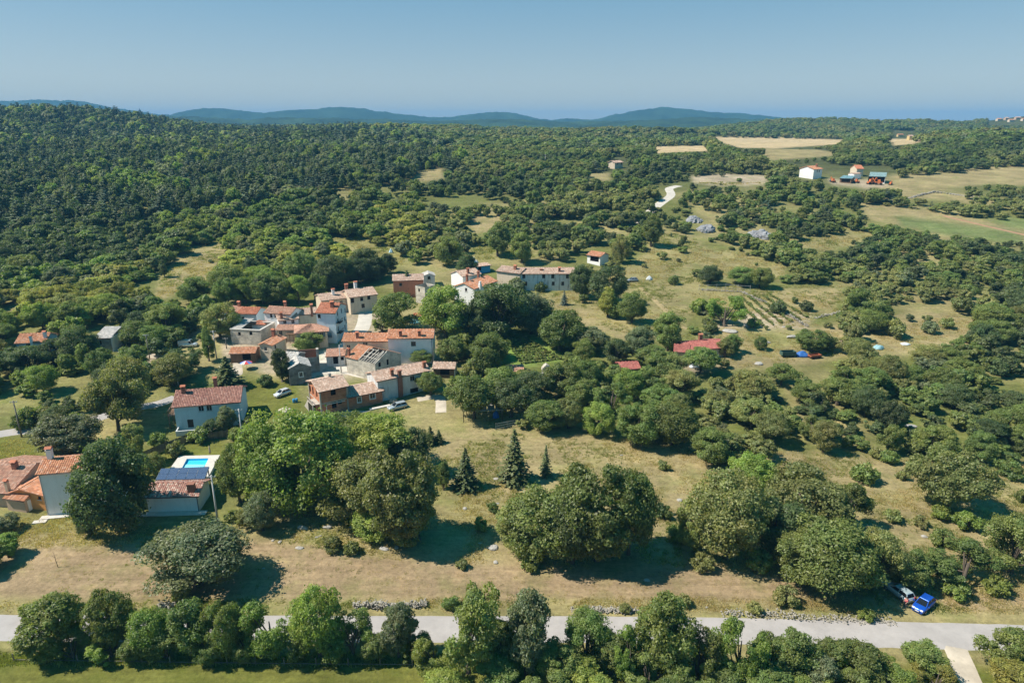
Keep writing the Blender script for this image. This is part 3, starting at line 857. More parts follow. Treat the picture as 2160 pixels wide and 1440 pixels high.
# ------------------------------------------------------------------ where trees stand
# trees read off the photograph one by one: base pixel, crown width, top pixel row, tone, shape
D_, M_, B_, O_, Y_, L_, S_ = "dark green", "mid green", "bright green", "olive green", "grey green", "blue green", "yellow green"
NEAR = [
    # beside the houses lower left
    (232, 1128, 166, 930, D_, 0), (140, 958, 132, 878, Y_, 1), (412, 1250, 205, 1107, Y_, 2), (325, 1004, 44, 955, O_, 0),
    (285, 978, 55, 892, O_, 7), (12, 1122, 60, 1084, Y_, 1), (14, 1178, 62, 1124, B_, 7), (-40, 1215, 90, 1150, M_, 1),
    (185, 1130, 56, 1075, D_, 8),
    # hedge trees along the road, left half
    (105, 1388, 135, 1254, M_, 7), (232, 1372, 106, 1248, M_, 1), (232, 1392, 94, 1334, B_, 8), (315, 1384, 100, 1284, B_, 2), (398, 1384, 100, 1264, M_, 7),
    (470, 1388, 93, 1271, M_, 1), (570, 1385, 128, 1264, B_, 8), (668, 1388, 110, 1247, B_, 2), (742, 1386, 93, 1288, M_, 8),
    (840, 1388, 80, 1274, Y_, 7), (345, 1395, 80, 1324, M_, 7), (520, 1396, 80, 1329, M_, 8), (620, 1396, 80, 1324, M_, 8), (790, 1398, 72, 1334, M_, 7),
    # hedge trees along the road, right half
    (985, 1425, 172, 1230, M_, 8), (915, 1428, 98, 1339, B_, 8), (1112, 1425, 118, 1252, Y_, 7), (1238, 1412, 106, 1292, M_, 2),
    (1045, 1468, 108, 1380, M_, 7), (1180, 1450, 108, 1354, M_, 1), (1400, 1432, 135, 1250, M_, 7), (1330, 1440, 80, 1334, B_, 8),
    (1562, 1442, 118, 1298, B_, 8), (1475, 1440, 104, 1324, M_, 8), (1672, 1440, 110, 1326, M_, 7), (1790, 1450, 141, 1347, M_, 1),
    (1725, 1460, 89, 1378, Y_, 7), (1950, 1426, 93, 1350, M_, 7), (1870, 1462, 117, 1402, B_, 8), (1975, 1470, 98, 1409, S_, 8),
    (2130, 1412, 142, 1300, M_, 8), (2140, 1470, 117, 1386, S_, 7), (1290, 1490, 127, 1419, B_, 8), (1420, 1490, 117, 1414, M_, 8), (1160, 1500, 117, 1434, M_, 8), (1620, 1490, 127, 1414, M_, 7),
    (2250, 1420, 135, 1304, M_, 7), (2240, 1480, 135, 1394, B_, 1),
    (95, 1398, 80, 1334, M_, 8), (150, 1398, 80, 1329, M_, 8), (285, 1400, 72, 1334, M_, 7), (440, 1400, 80, 1329, M_, 8), (700, 1400, 80, 1329, B_, 7), (880, 1405, 80, 1339, M_, 8),
    (1055, 1420, 98, 1314, M_, 7), (1290, 1425, 89, 1333, M_, 7), (1455, 1470, 108, 1384, M_, 8), (1530, 1475, 108, 1399, M_, 7), (1370, 1470, 108, 1384, M_, 8), (1625, 1440, 98, 1344, M_, 1), (1740, 1430, 89, 1358, B_, 8),
    (1690, 1480, 117, 1409, B_, 8), (1800, 1490, 117, 1424, M_, 8), (940, 1480, 108, 1404, B_, 7), (1100, 1480, 108, 1399, M_, 8), (1230, 1470, 98, 1389, B_, 7),
    # big trees in the meadow
    (550, 1122, 82, 1040, Y_, 1), (502, 1116, 44, 1072, O_, 8), (640, 1082, 205, 868, B_, 0), (560, 1075, 130, 880, B_, 5), (500, 1062, 96, 935, M_, 1), (792, 1004, 176, 874, B_, 2), (862, 1006, 92, 902, D_, 1),
    (720, 1000, 150, 875, M_, 2), (842, 1150, 170, 955, O_, 1), (755, 1112, 170, 962, O_, 2), (800, 1140, 120, 1055, B_, 0), (880, 1140, 90, 1000, M_, 7),
    (1262, 1190, 192, 984, M_, 1), (1145, 1182, 176, 1028, M_, 0), (1330, 1172, 120, 1000, M_, 2), (1098, 1165, 110, 1060, O_, 8), (1210, 1192, 130, 1040, D_, 2),
    (935, 1034, 34, 976, M_, 7), (1500, 978, 88, 904, M_, 0), (1218, 1010, 24, 980, M_, 7), (1190, 1055, 40, 1010, M_, 8),
    # right hand cluster
    (1540, 1185, 172, 1000, O_, 2), (1468, 1165, 90, 1060, M_, 8), (1700, 1132, 192, 985, O_, 1), (1592, 1050, 115, 955, B_, 3), (1640, 1170, 140, 1050, D_, 1),
    (1762, 1260, 190, 1097, M_, 0), (1700, 1240, 130, 1120, M_, 2), (1850, 1236, 116, 1118, O_, 2), (1918, 1243, 100, 1158, M_, 1), (1800, 1130, 110, 1030, M_, 8),
    (2040, 1242, 150, 1156, M_, 8), (2146, 1216, 132, 1088, M_, 2), (2010, 1086, 184, 950, O_, 4), (2260, 1200, 170, 1070, M_, 1), (2280, 1060, 120, 980, O_, 4),
    # by the pavilion and behind
    (1000, 888, 124, 790, M_, 3), (1078, 884, 112, 798, D_, 3), (1150, 912, 88, 845, M_, 2), (1262, 918, 78, 849, B_, 0), (1350, 940, 112, 850, M_, 1),
    (1420, 942, 110, 850, M_, 2), (908, 836, 64, 784, M_, 3), (1325, 840, 72, 779, B_, 0), (1060, 845, 90, 775, M_, 0), (1185, 840, 95, 765, M_, 1), (1120, 850, 80, 785, D_, 2),
    (960, 845, 70, 790, B_, 8), (1235, 830, 70, 760, M_, 2), (1200, 905, 70, 840, O_, 1), (1290, 880, 80, 810, M_, 8),
    # village trees
    (938, 716, 112, 605, B_, 0), (1052, 718, 132, 600, D_, 2), (1182, 742, 104, 655, M_, 1), (1120, 705, 92, 620, Y_, 0), (955, 766, 68, 710, M_, 1),
    (1030, 792, 92, 705, M_, 0), (888, 769, 50, 737, M_, 0), (835, 702, 96, 620, M_, 2), (806, 702, 45, 668, B_, 8), (1225, 628, 52, 560, D_, 0),
    (1280, 642, 86, 562, D_, 1), (1283, 668, 48, 607, S_, 5), (1335, 681, 58, 617, M_, 0), (1300, 672, 36, 640, M_, 1), (650, 740, 64, 700, M_, 0), (592, 806, 48, 735, D_, 7),
    (462, 716, 84, 640, O_, 1), (350, 712, 84, 640, M_, 2), (436, 762, 34, 690, M_, 6), (365, 815, 78, 748, O_, 0), (270, 872, 98, 755, O_, 2),
    (240, 912, 128, 790, O_, 4), (215, 796, 62, 735, M_, 1), (445, 919, 62, 878, D_, 8), (480, 912, 46, 856, Y_, 7), (1000, 720, 70, 640, D_, 1),
    (1250, 745, 80, 690, Y_, 1), (1350, 760, 70, 690, Y_, 0), (1410, 740, 70, 660, M_, 0), (1300, 770, 60, 715, D_, 2), (1480, 790, 90, 730, M_, 3), (1545, 745, 42, 705, M_, 0),
    (1605, 738, 28, 710, M_, 0), (1530, 755, 40, 715, O_, 7), (1715, 742, 70, 695, M_, 1), (165, 770, 80, 690, D_, 0), (110, 770, 70, 715, D_, 1), (60, 790, 90, 730, D_, 2),
    (20, 790, 70, 735, D_, 1), (1050, 540, 58, 470, M_, 5), (1100, 555, 52, 492, M_, 0), (1375, 520, 46, 455, M_, 5), (1310, 555, 42, 498, O_, 0),
    (1840, 680, 110, 615, M_, 8), (2065, 705, 46, 675, M_, 1), (1790, 740, 60, 712, O_, 8), (1565, 600, 60, 565, M_, 0), (1605, 608, 50, 565, M_, 1), (1500, 600, 50, 560, D_, 0),
    (1530, 690, 90, 625, B_, 8), (945, 560, 60, 500, M_, 0), (985, 585, 46, 535, D_, 5), (540, 600, 60, 540, D_, 1), (700, 610, 70, 540, D_, 2), (770, 590, 70, 525, D_, 0), (640, 600, 80, 530, M_, 1),
    (478, 642, 54, 588, M_, 1), (515, 641, 56, 585, B_, 2), (552, 641, 58, 583, D_, 0), (590, 641, 56, 585, M_, 1), (628, 641, 58, 582, B_, 2), (662, 632, 56, 575, M_, 8), (690, 612, 52, 560, D_, 1), (725, 602, 58, 545, D_, 0), (760, 598, 56, 546, D_, 2), (795, 592, 54, 540, D_, 1), (816, 577, 44, 535, D_, 7),
    (410, 640, 70, 585, M_, 0), (345, 585, 22, 548, D_, 6), (480, 625, 80, 560, M_, 2), (560, 640, 70, 575, M_, 0),
]
SPRUCES = [(983, 1028, 50, 944, 0), (1085, 1014, 60, 904, 1), (1151, 1004, 24, 937, 2), (908, 936, 26, 898, 2), (926, 934, 20, 906, 2),
           (482, 818, 60, 751, 1), (1306, 752, 20, 716, 2), (1190, 643, 15, 612, 2), (860, 622, 34, 570, 0)]
CYPR = [(271, 744, 8, 722), (298, 748, 8, 723)]
BUSHES = [  # base, width, top, tone
    (1822, 1016, 62, 976, M_), (1802, 1062, 64, 1020, M_), (1886, 1100, 42, 1072, O_), (1990, 1152, 52, 1118, M_), (1880, 975, 44, 952, M_),
    (1992, 1092, 50, 1068, B_), (2042, 1116, 60, 1080, B_), (2130, 1000, 60, 975, M_), (2158, 1060, 30, 1032, M_), (1850, 965, 36, 945, O_),
    (560, 815, 40, 790, D_), (1000, 790, 60, 765, O_), (1015, 1120, 34, 1090, M_), (1400, 1090, 44, 1062, D_), (1650, 1090, 60, 1050, M_),
    (1040, 1080, 30, 1058, M_), (1430, 1140, 50, 1105, M_), (860, 1150, 60, 1120, O_), (380, 1260, 50, 1240, O_), (150, 905, 60, 880, M_),
    (60, 895, 70, 865, M_), (100, 890, 60, 862, O_), (370, 960, 50, 930, O_), (330, 940, 46, 915, M_), (420, 930, 50, 905, M_), (700, 1160, 50, 1130, O_),
    (1010, 790, 50, 765, M_), (1420, 600, 26, 580, O_), (1000, 608, 40, 590, O_), (1090, 614, 50, 590, Y_), (1140, 612, 30, 598, D_), (1400, 990, 30, 970, O_),
    (490, 1100, 36, 1075, M_), (1660, 1275, 60, 1240, O_), (2020, 1260, 60, 1230, B_), (2100, 1250, 60, 1215, B_), (1830, 1310, 36, 1285, B_),
    (1590, 1000, 40, 975, M_), (1905, 1010, 30, 995, O_), (1945, 1110, 36, 1090, O_), (1540, 980, 46, 950, M_), (1890, 705, 60, 680, O_), (1960, 700, 40, 680, Y_), (1745, 735, 50, 710, O_),
    (740, 1165, 40, 1145, M_), (1120, 1200, 50, 1172, M_), (1480, 1200, 60, 1170, O_), (1600, 1200, 70, 1165, M_), (975, 1200, 30, 1180, O_), (520, 910, 44, 880, D_), (500, 930, 40, 900, M_),
    (1440, 1275, 40, 1255, O_), (1320, 1290, 30, 1275, O_), (60, 1300, 50, 1282, M_), (950, 1280, 44, 1262, M_), (1590, 1290, 40, 1272, O_),
    (1230, 1300, 46, 1285, O_), (1490, 720, 30, 700, Y_), (1870, 690, 40, 668, M_), (2000, 690, 36, 672, O_), (1640, 660, 40, 635, D_), (1480, 660, 50, 632, B_), (1500, 700, 40, 680, O_),
    (1590, 690, 30, 672, M_), (1700, 655, 34, 635, D_),
]

def size_at(px, py, top, w):
    """ground point, height and crown width in metres of something that stands at px,py and reaches row top"""
    P = U(px, py)
    lo, hi = 0.2, 60.0
    for _ in range(30):
        m = 0.5 * (lo + hi)
        _, yy = proj(P.x, P.y, P.z + m)
        if yy > top: lo = m
        else: hi = m
    h = 0.5 * (lo + hi)
    depth = P.y * CP - (P.z + h * 0.5 - CAM_H) * SP
    return P, h, w * depth / FOC

def tree_at(px, py, top, w):
    """same for a round crown seen from above: its outline runs from row top to row py"""
    mid = 0.5 * (py + top)
    P = U(px, py); h = 4.0
    for _ in range(6):
        dx, dz = math.hypot(P.x, P.y), CAM_H - P.z - h / 2
        depth = P.y * CP - (P.z + h / 2 - CAM_H) * SP
        m = depth / FOC; d = math.atan2(dz, dx)
        r = 0.5 * w * m; half = 0.5 * (py - top) * m
        b2 = max(half ** 2 - (r * 0.9 * math.sin(d)) ** 2, 0)
        h = max(2 * math.sqrt(b2) / math.cos(d), 0.62 * 2 * r)
        P = U(px, mid, h / 2)
        P = Vector((P.x, P.y, G(P.x, P.y)))
    return P, h, w * m

# open ground, houses and roads that the photograph shows free of trees (photograph pixels)
CLEAR = [
    [(-700, 905), (70, 925), (300, 920), (350, 900), (700, 900), (900, 905), (1250, 912), (1300, 945), (1450, 950), (1560, 985), (1680, 968), (1800, 958), (1990, 985), (2900, 1000), (2900, 3000), (-700, 3000)],
    [(455, 642), (680, 598), (800, 592), (812, 568), (1000, 540), (1215, 552), (1218, 612), (1000, 640), (905, 650), (880, 690), (920, 692), (922, 760), (970, 758), (972, 792), (935, 830), (945, 905), (700, 905), (500, 925), (345, 925), (345, 800), (470, 790), (440, 700)],
    [(25, 700), (105, 698), (105, 752), (25, 752)], [(190, 688), (245, 688), (245, 740), (190, 740)],
    [(440, 700), (560, 690), (520, 770), (440, 760)], [(250, 738), (330, 738), (330, 756), (250, 756)], [(380, 714), (415, 714), (415, 734), (380, 734)],
    [(1115, 618), (1215, 612), (1330, 555), (1400, 482), (1475, 508), (1460, 560), (1500, 600), (1440, 700), (1420, 715), (1330, 705), (1230, 680)],
    [(1232, 520), (1276, 520), (1276, 558), (1232, 558)],
    [(1470, 603), (1590, 603), (1780, 603), (1765, 655), (1720, 690), (1560, 692)],
    [(1415, 752), (1425, 708), (1535, 700), (1720, 695), (1780, 702), (1790, 745), (1710, 765), (1480, 780)], [(1840, 705), (2010, 662), (2060, 690), (2000, 715), (1930, 738), (1840, 742)],
    [(285, 838), (365, 835), (365, 872), (285, 875)], [(-100, 895), (90, 888), (90, 925), (-100, 945)], [(168, 870), (215, 870), (215, 892), (168, 892)],
    [(1440, 545), (1470, 520), (1560, 530), (1655, 560), (1645, 590), (1540, 590)],
    [(1672, 508), (1810, 487), (1838, 500), (1740, 530)],
    [(1812, 428), (1900, 438), (2060, 463), (2400, 472), (2400, 518), (2060, 498), (1920, 480), (1830, 460)],
    [(1875, 378), (2160, 350), (2400, 350), (2400, 395), (2090, 386), (1960, 400), (2110, 420), (1920, 415)],
    [(1740, 350), (1880, 350), (1900, 395), (1830, 396), (1745, 390)], [(1680, 345), (1740, 345), (1740, 378), (1680, 378)],
    [(1505, 290), (1780, 295), (1770, 304), (1640, 312), (1560, 311), (1520, 300)], [(1872, 294), (1980, 294), (1885, 307)],
    [(1620, 314), (1725, 317), (1780, 326), (1700, 333), (1620, 337)], [(1375, 310), (1488, 308), (1490, 318), (1385, 322)],
    [(1458, 372), (1530, 367), (1622, 372), (1618, 387), (1530, 391), (1468, 386)],
    [(345, 580), (392, 522), (468, 518), (476, 530), (448, 590), (428, 608), (372, 618), (325, 638)],
    [(685, 502), (740, 502), (848, 532), (855, 560), (812, 560), (775, 530)],
    [(980, 460), (1056, 455), (1056, 488), (1002, 490)], [(992, 522), (1118, 515), (1125, 543), (1002, 548)],
    [(870, 372), (928, 352), (932, 376), (882, 383)], [(1220, 367), (1285, 365), (1278, 382)], [(1293, 330), (1322, 330), (1322, 352), (1293, 352)],
    [(1385, 434), (1400, 396), (1440, 390), (1438, 405), (1424, 432)],
    [(-300, 850), (60, 835), (100, 860), (-300, 890)], [(0, 645), (60, 640), (70, 655), (0, 662)], [(130, 790), (200, 800), (190, 830), (140, 830)],
    [(1460, 448), (1510, 445), (1510, 490), (1465, 490)], [(1580, 480), (1630, 480), (1630, 500), (1580, 500)],
    [(1058, 706), (1120, 706), (1194, 752), (1180, 762), (1082, 768)], [(1130, 765), (1165, 765), (1165, 800), (1130, 800)],
    [(1655, 815), (1715, 815), (1705, 830), (1665, 830)], [(1290, 845), (1340, 842), (1335, 866), (1290, 868)],
    [(1305, 755), (1355, 755), (1355, 780), (1305, 780)], [(1065, 770), (1105, 770), (1105, 784), (1065, 784)],
    [(1840, 715), (1930, 715), (1930, 740), (1840, 740)], [(1885, 276), (1930, 276), (1930, 292), (1885, 292)], [(2085, 240), (2200, 235), (2200, 262), (2085, 264)],
    [(790, 400), (860, 395), (860, 402), (790, 408)], [(930, 418), (1060, 412), (1060, 418), (940, 424)], [(1880, 640), (2000, 645), (1990, 665), (1890, 660)],
]

cand = []
def scatter(y0, y1, spacing, seed, jitter=0.85):
    g = np.random.default_rng(seed)
    ys = np.arange(y0, y1, spacing)
    out = []
    for yy in ys:
        w = yy * 0.86 + 40
        xs = np.arange(-w, w, spacing)
        X = xs + g.uniform(-.5, .5, len(xs)) * spacing * jitter
        Y = yy + g.uniform(-.5, .5, len(xs)) * spacing * jitter
        out.append(np.stack([X, Y], 1))
    return np.concatenate(out)
parts = [scatter(90, 340, 4.5, 1), scatter(340, 700, 5.8, 2), scatter(700, 2300, 8.5, 3)]
XY = np.concatenate(parts)
TX, TY = XY[:, 0], XY[:, 1]
TZ = terrain(TX, TY)
g4 = np.random.default_rng(44)
n = len(TX)
# dark pine wood on the left hill
bpx, bqy = proj(TX, TY, TZ)
PINE = [(-900, 200), (300, 225), (560, 262), (800, 275), (960, 318), (960, 350), (820, 372), (700, 425), (640, 415), (520, 445), (330, 450), (200, 470), (-200, 480), (-900, 520)]
wob2 = (fbm(TX / 60, TY / 60, 77, 3) - 0.5)
in_pine = inpoly(bpx + wob2 * 150, bqy + wob2 * 60, PINE)
hgt = g4.uniform(3.8, 7.2, n) * (0.75 + 0.5 * fbm(TX / 40, TY / 40, 31, 2))
hgt = np.where(TX < -60, hgt * 1.18, hgt)
hgt = np.where(TY > 450, hgt * 1.15, hgt)
hgt = np.where(in_pine, g4.uniform(5.0, 12.0, n), hgt)
ratio = g4.uniform(0.75, 1.35, n)
wid = hgt * ratio * np.where(in_pine, 0.85, 1.25)
# small scrub mixed in
scrub = g4.uniform(0, 1, n) < 0.40
hgt = np.where(scrub & ~in_pine, hgt * g4.uniform(0.3, 0.6, n), hgt); wid = np.where(scrub & ~in_pine, wid * 0.6, wid)
ok = TY > 60
depth = TY * CP - (TZ - CAM_H) * SP
hw = wid * 0.5 / depth * FOC
# a few stray bushes stand in the open grass too
GRASSY = [k for k, p in enumerate(CLEAR) if min(q[0] for q in p) > 1100 and max(q[1] for q in p) < 800 and (max(q[0] for q in p) - min(q[0] for q in p)) > 130 and not (min(q[0] for q in p) > 1490 and max(q[1] for q in p) < 530)]
GRASSY += [k for k, p in enumerate(CLEAR) if p[0] in ((345, 580), (685, 502), (992, 522))]
strays = (g4.uniform(0, 1, n) < 0.06) & ~in_pine
hgt = np.where(strays, np.minimum(hgt, g4.uniform(1.0, 3.4, n)), hgt); wid = np.where(strays, hgt * g4.uniform(1.0, 1.6, n), wid)
scrub = scrub | strays
checks = [(0, 0.0), (0, 0.5), (0, 0.95), (-0.75, 0.5), (0.75, 0.5)]
for sx, sz in checks:
    cx, cyy = proj(TX, TY, TZ + hgt * sz)
    cx = cx + sx * hw
    for ip, poly in enumerate(CLEAR):
        bad = inpoly(cx, cyy, poly)
        if ip in GRASSY: bad &= ~strays
        ok &= ~bad
# thinner, patchy cover on the right and in the middle, thick on the left
gap = fbm(TX / 22, TY / 22, 57, 3)
pkeep = np.where(TX < -80, 0.97, 0.90)
ok &= g4.uniform(0, 1, n) < pkeep
ok &= ~((gap < 0.27) & (bpx > 900) & (TY < 260))
ok &= ~((gap < 0.31) & (bpx > 900) & (bpx < 1750) & (TY >= 260) & (TY < 900))
ok &= ~((gap < 0.24) & (bpx <= 900) & (TY < 450))
TX, TY, TZ, hgt, wid, in_pine, scrub = [a[ok] for a in (TX, TY, TZ, hgt, wid, in_pine, scrub)]
bpx, bqy = proj(TX, TY, TZ)
depth = TY * CP - (TZ - CAM_H) * SP
area = (wid / depth) * (hgt / depth)
# keep clear of the hand placed trees
near_pts = []
for (px, py, w, top, tone, sh) in NEAR:
    P, h, wm = tree_at(px, py, top, w)
    near_pts.append((P, h, wm))
NP = np.array([(p.x, p.y, wm * 0.33) for p, h, wm in near_pts])
clash = np.zeros(len(TX), bool)
for x, y, r in NP:
    clash |= np.hypot(TX - x, TY - y) < r + wid * 0.25
keep = ~clash
TX, TY, TZ, hgt, wid, in_pine, scrub, bpx, bqy, depth, area = [a[keep] for a in (TX, TY, TZ, hgt, wid, in_pine, scrub, bpx, bqy, depth, area)]
print("trees scattered", len(TX))

# tone of each scattered tree
tn = fbm(TX / 45, TY / 45, 63, 3) + g4.uniform(-.13, .13, len(TX))
def pick_tone(i):
    v = tn[i]; left = bpx[i] < 900
    if v < 0.36: return D_
    if v < 0.47: return M_
    if v < 0.55: return B_ if left else M_
    if v < 0.63: return B_ if left else O_
    return S_ if (v > 0.70 and left) else (O_ if v > 0.66 else Y_)

# ------------------------------------------------------------------ trees as things
def place(proto, name, P, h, w, color, rz, rnd, sub=("trunk", "crown")):
    root = empty(name, (P[0], P[1], P[2]), rz)
    sx = w / (2 * proto["R"]); sz = h / proto["H"]
    for part in sub:
        o = bpy.data.objects.new(part, proto[part])
        link(o, root)
        o.scale = (sx, sx * rnd, sz)
        if part == "crown": o.color = (*color, 1)
    return root

THINGS = []      # records for labels: (object, px, py, tone, shape, kind, width px)
gr = random.Random(5)
for i, (px, py, w, top, tone, sh) in enumerate(NEAR):
    P, h, wm = near_pts[i]
    o = place(BROAD[sh], "broadleaf_tree", P, h, wm * 1.04, TONES[tone], gr.uniform(0, 6.28), gr.uniform(0.85, 1.0))
    THINGS.append((o, px, (py + top) / 2, tone, SHAPE[sh], "tree", w))
inview = (bpx > -60) & (bpx < 2220) & ~in_pine & ~scrub & (bqy < 1500)
order = np.argsort(-np.where(inview, area, 0))
n_ind = 300 - len(NEAR)
singles = set(int(i) for i in order[:n_ind])
for i in order[:n_ind]:
    i = int(i)
    sh = gr.choice([0, 1, 2, 2, 3, 4, 7, 8, 1])
    tone = pick_tone(i)
    o = place(BROAD[sh], "broadleaf_tree", (TX[i], TY[i], TZ[i]), hgt[i], wid[i], TONES[tone], gr.uniform(0, 6.28), gr.uniform(0.85, 1.0))
    _, ty = proj(TX[i], TY[i], TZ[i] + hgt[i] * 0.5)
    THINGS.append((o, float(bpx[i]), float(ty), tone, SHAPE[sh], "tree", float(wid[i] / depth[i] * FOC)))
for (px, py, w, top, k) in SPRUCES:
    P, h, wm = size_at(px, py, top, w)
    tone = L_ if px in (1190, 1306) else D_
    o = place(SPRUCE[k], "spruce_tree", P, h, wm * 1.15, (0.14, 0.19, 0.16) if tone == L_ else (0.112, 0.135, 0.050), gr.uniform(0, 6.28), 1.0)
    THINGS.append((o, px, (py + top) / 2, "blue green" if tone == L_ else "dark green", "pointed", "spruce", w))
for (px, py, w, top) in CYPR:
    P, h, wm = size_at(px, py, top, w)
    o = place(CYPRESS[0], "cypress_tree", P, h, wm, (0.05, 0.08, 0.034), gr.uniform(0, 6.28), 1.0)
    THINGS.append((o, px, (py + top) / 2, "dark green", "narrow", "cypress", w))
for (px, py, w, top, tone) in BUSHES:
    P, h, wm = tree_at(px, py, top, w)
    k = gr.randrange(3)
    o = place(BUSH[k], "bush", P, max(h, 0.5), wm, TONES[tone], gr.uniform(0, 6.28), gr.uniform(0.8, 1.0))
    THINGS.append((o, px, (py + top) / 2, tone, "low", "bush", w))

# ------------------------------------------------------------------ the woods, one mass each
rest = np.array([i for i in range(len(TX)) if i not in singles])
tone_idx = {D_: 0, M_: 1, B_: 3, O_: 4, Y_: 5, S_: 6, L_: 0}
kind_i = np.zeros(len(TX), int)
for i in rest:
    kind_i[i] = tone_idx[pick_tone(i)]
    if kind_i[i] == 1 and gr.random() < 0.5: kind_i[i] = 2
mixed = g4.uniform(0, 1, len(TX))
pine_kind = 7 + g4.integers(0, 3, len(TX))
kind_i = np.where(in_pine & (mixed < 0.42), pine_kind, np.where(in_pine, np.where(mixed + (tn - 0.5) * 1.4 < 0.80, 0, np.where(mixed + (tn - 0.5) * 1.4 < 0.92, 5, np.where(tn > 0.55, 3, 1))), kind_i))
kind_i = np.where(~in_pine & (mixed > 0.965) & (TY > 330), pine_kind, kind_i)
refH = np.where(kind_i >= 7, 12.0, 8.5); refW = np.where(kind_i >= 7, 6.2, 8.4)
S3 = np.stack([wid / refW, wid / refW * g4.uniform(0.85, 1.15, len(TX)), hgt / refH], 1)
P3 = np.stack([TX, TY, TZ], 1)
rot = g4.uniform(0, 6.283, len(TX))
m1 = rest[TY[rest] < 620]; m2 = rest[TY[rest] >= 620]
instancer("woodland_trees", P3[m1], S3[m1], rot[m1], kind_i[m1], woods_mid, "broadleaf and pine woodland covering the slopes round the village")
instancer("distant_forest", P3[m2], S3[m2], rot[m2], kind_i[m2], woods_far, "far forest covering the hills below the skyline")

# ------------------------------------------------------------------ buildings
TERRA = [(0.50, 0.235, 0.13), (0.44, 0.19, 0.105), (0.55, 0.32, 0.22)]
TAN = [(0.48, 0.34, 0.26), (0.42, 0.28, 0.21), (0.54, 0.42, 0.34)]
BROWN = [(0.32, 0.16, 0.12), (0.26, 0.125, 0.098), (0.37, 0.21, 0.165)]
MIXED = [(0.38, 0.20, 0.155), (0.50, 0.36, 0.29), (0.29, 0.145, 0.115)]
RED = [(0.47, 0.18, 0.10), (0.41, 0.155, 0.09), (0.51, 0.23, 0.15)]
PINK = [(0.46, 0.26, 0.18), (0.40, 0.21, 0.145), (0.50, 0.32, 0.24)]
SLAB = [(0.48, 0.45, 0.42), (0.40, 0.385, 0.36), (0.54, 0.50, 0.45)]
REDSHEET = [(0.36, 0.125, 0.105), (0.33, 0.11, 0.092), (0.39, 0.155, 0.13)]
TILE = attr_mat("roof_tile", rough=0.85, noise=0.2, scale=0.9)
STONE_A = attr_mat("field_stone", rough=0.95, noise=0.3, scale=3)
WHITE = plain("white_plaster", (0.80, 0.785, 0.76), noise=0.05, scale=0.7, stain=0.22, stain_col=(0.46, 0.43, 0.38))
CREAM = plain("cream_plaster", (0.60, 0.50, 0.38), noise=0.08, scale=0.7, stain=0.3)
BLUEW = plain("blue_shade_plaster", (0.56, 0.69, 0.75), noise=0.06, scale=0.7, stain=0.25, stain_col=(0.36, 0.42, 0.44))  # white plaster with the blue of sky-lit shade put into its colour
BLUEH = plain("deep_blue_shade_plaster", (0.32, 0.48, 0.62), noise=0.06, scale=0.7, stain=0.2)  # blue of the cottage's shaded wall put into the plaster colour
GREYW = plain("grey_plaster", (0.58, 0.59, 0.59), noise=0.12, scale=0.8, stain=0.5, stain_col=(0.22, 0.21, 0.2))
STAINED = plain("stained_plaster", (0.70, 0.71, 0.71), noise=0.1, scale=0.6, stain=0.85, stain_col=(0.15, 0.15, 0.16))
ORANGE = plain("orange_plaster", (0.66, 0.30, 0.10), noise=0.06, scale=0.7, stain=0.15)
REDW = plain("red_plaster", (0.60, 0.22, 0.13), noise=0.06, scale=0.7, stain=0.2)
BEIGE = plain("beige_plaster", (0.47, 0.34, 0.25), noise=0.07, scale=0.7, stain=0.2)
WOOD = plain("weathered_wood", (0.17, 0.105, 0.065), noise=0.3, scale=3, stain=0.4)
DARKW = plain("dark_wood", (0.06, 0.045, 0.035), noise=0.3, scale=3)
FRAME = plain("window_frame", (0.62, 0.60, 0.56), noise=0.05)
WHITEF = plain("white_frame", (0.80, 0.80, 0.79), noise=0.03)
CONCR = plain("raw_concrete", (0.43, 0.39, 0.34), noise=0.15, scale=1.5, stain=0.3)
SHADE_BLACK = plain("painted_interior_shade", (0.012, 0.011, 0.010), noise=0.0, rough=1.0, spec=0.0)  # near-black colour standing for the shade inside rooms and the niche
GUTTER = plain("gutter_metal", (0.10, 0.075, 0.06), rough=0.5, metal=0.4)
METAL = plain("grey_metal", (0.32, 0.33, 0.33), rough=0.5, metal=0.3)
PLINTH = plain("pale_slab", (0.55, 0.51, 0.46), noise=0.12, scale=1.2)

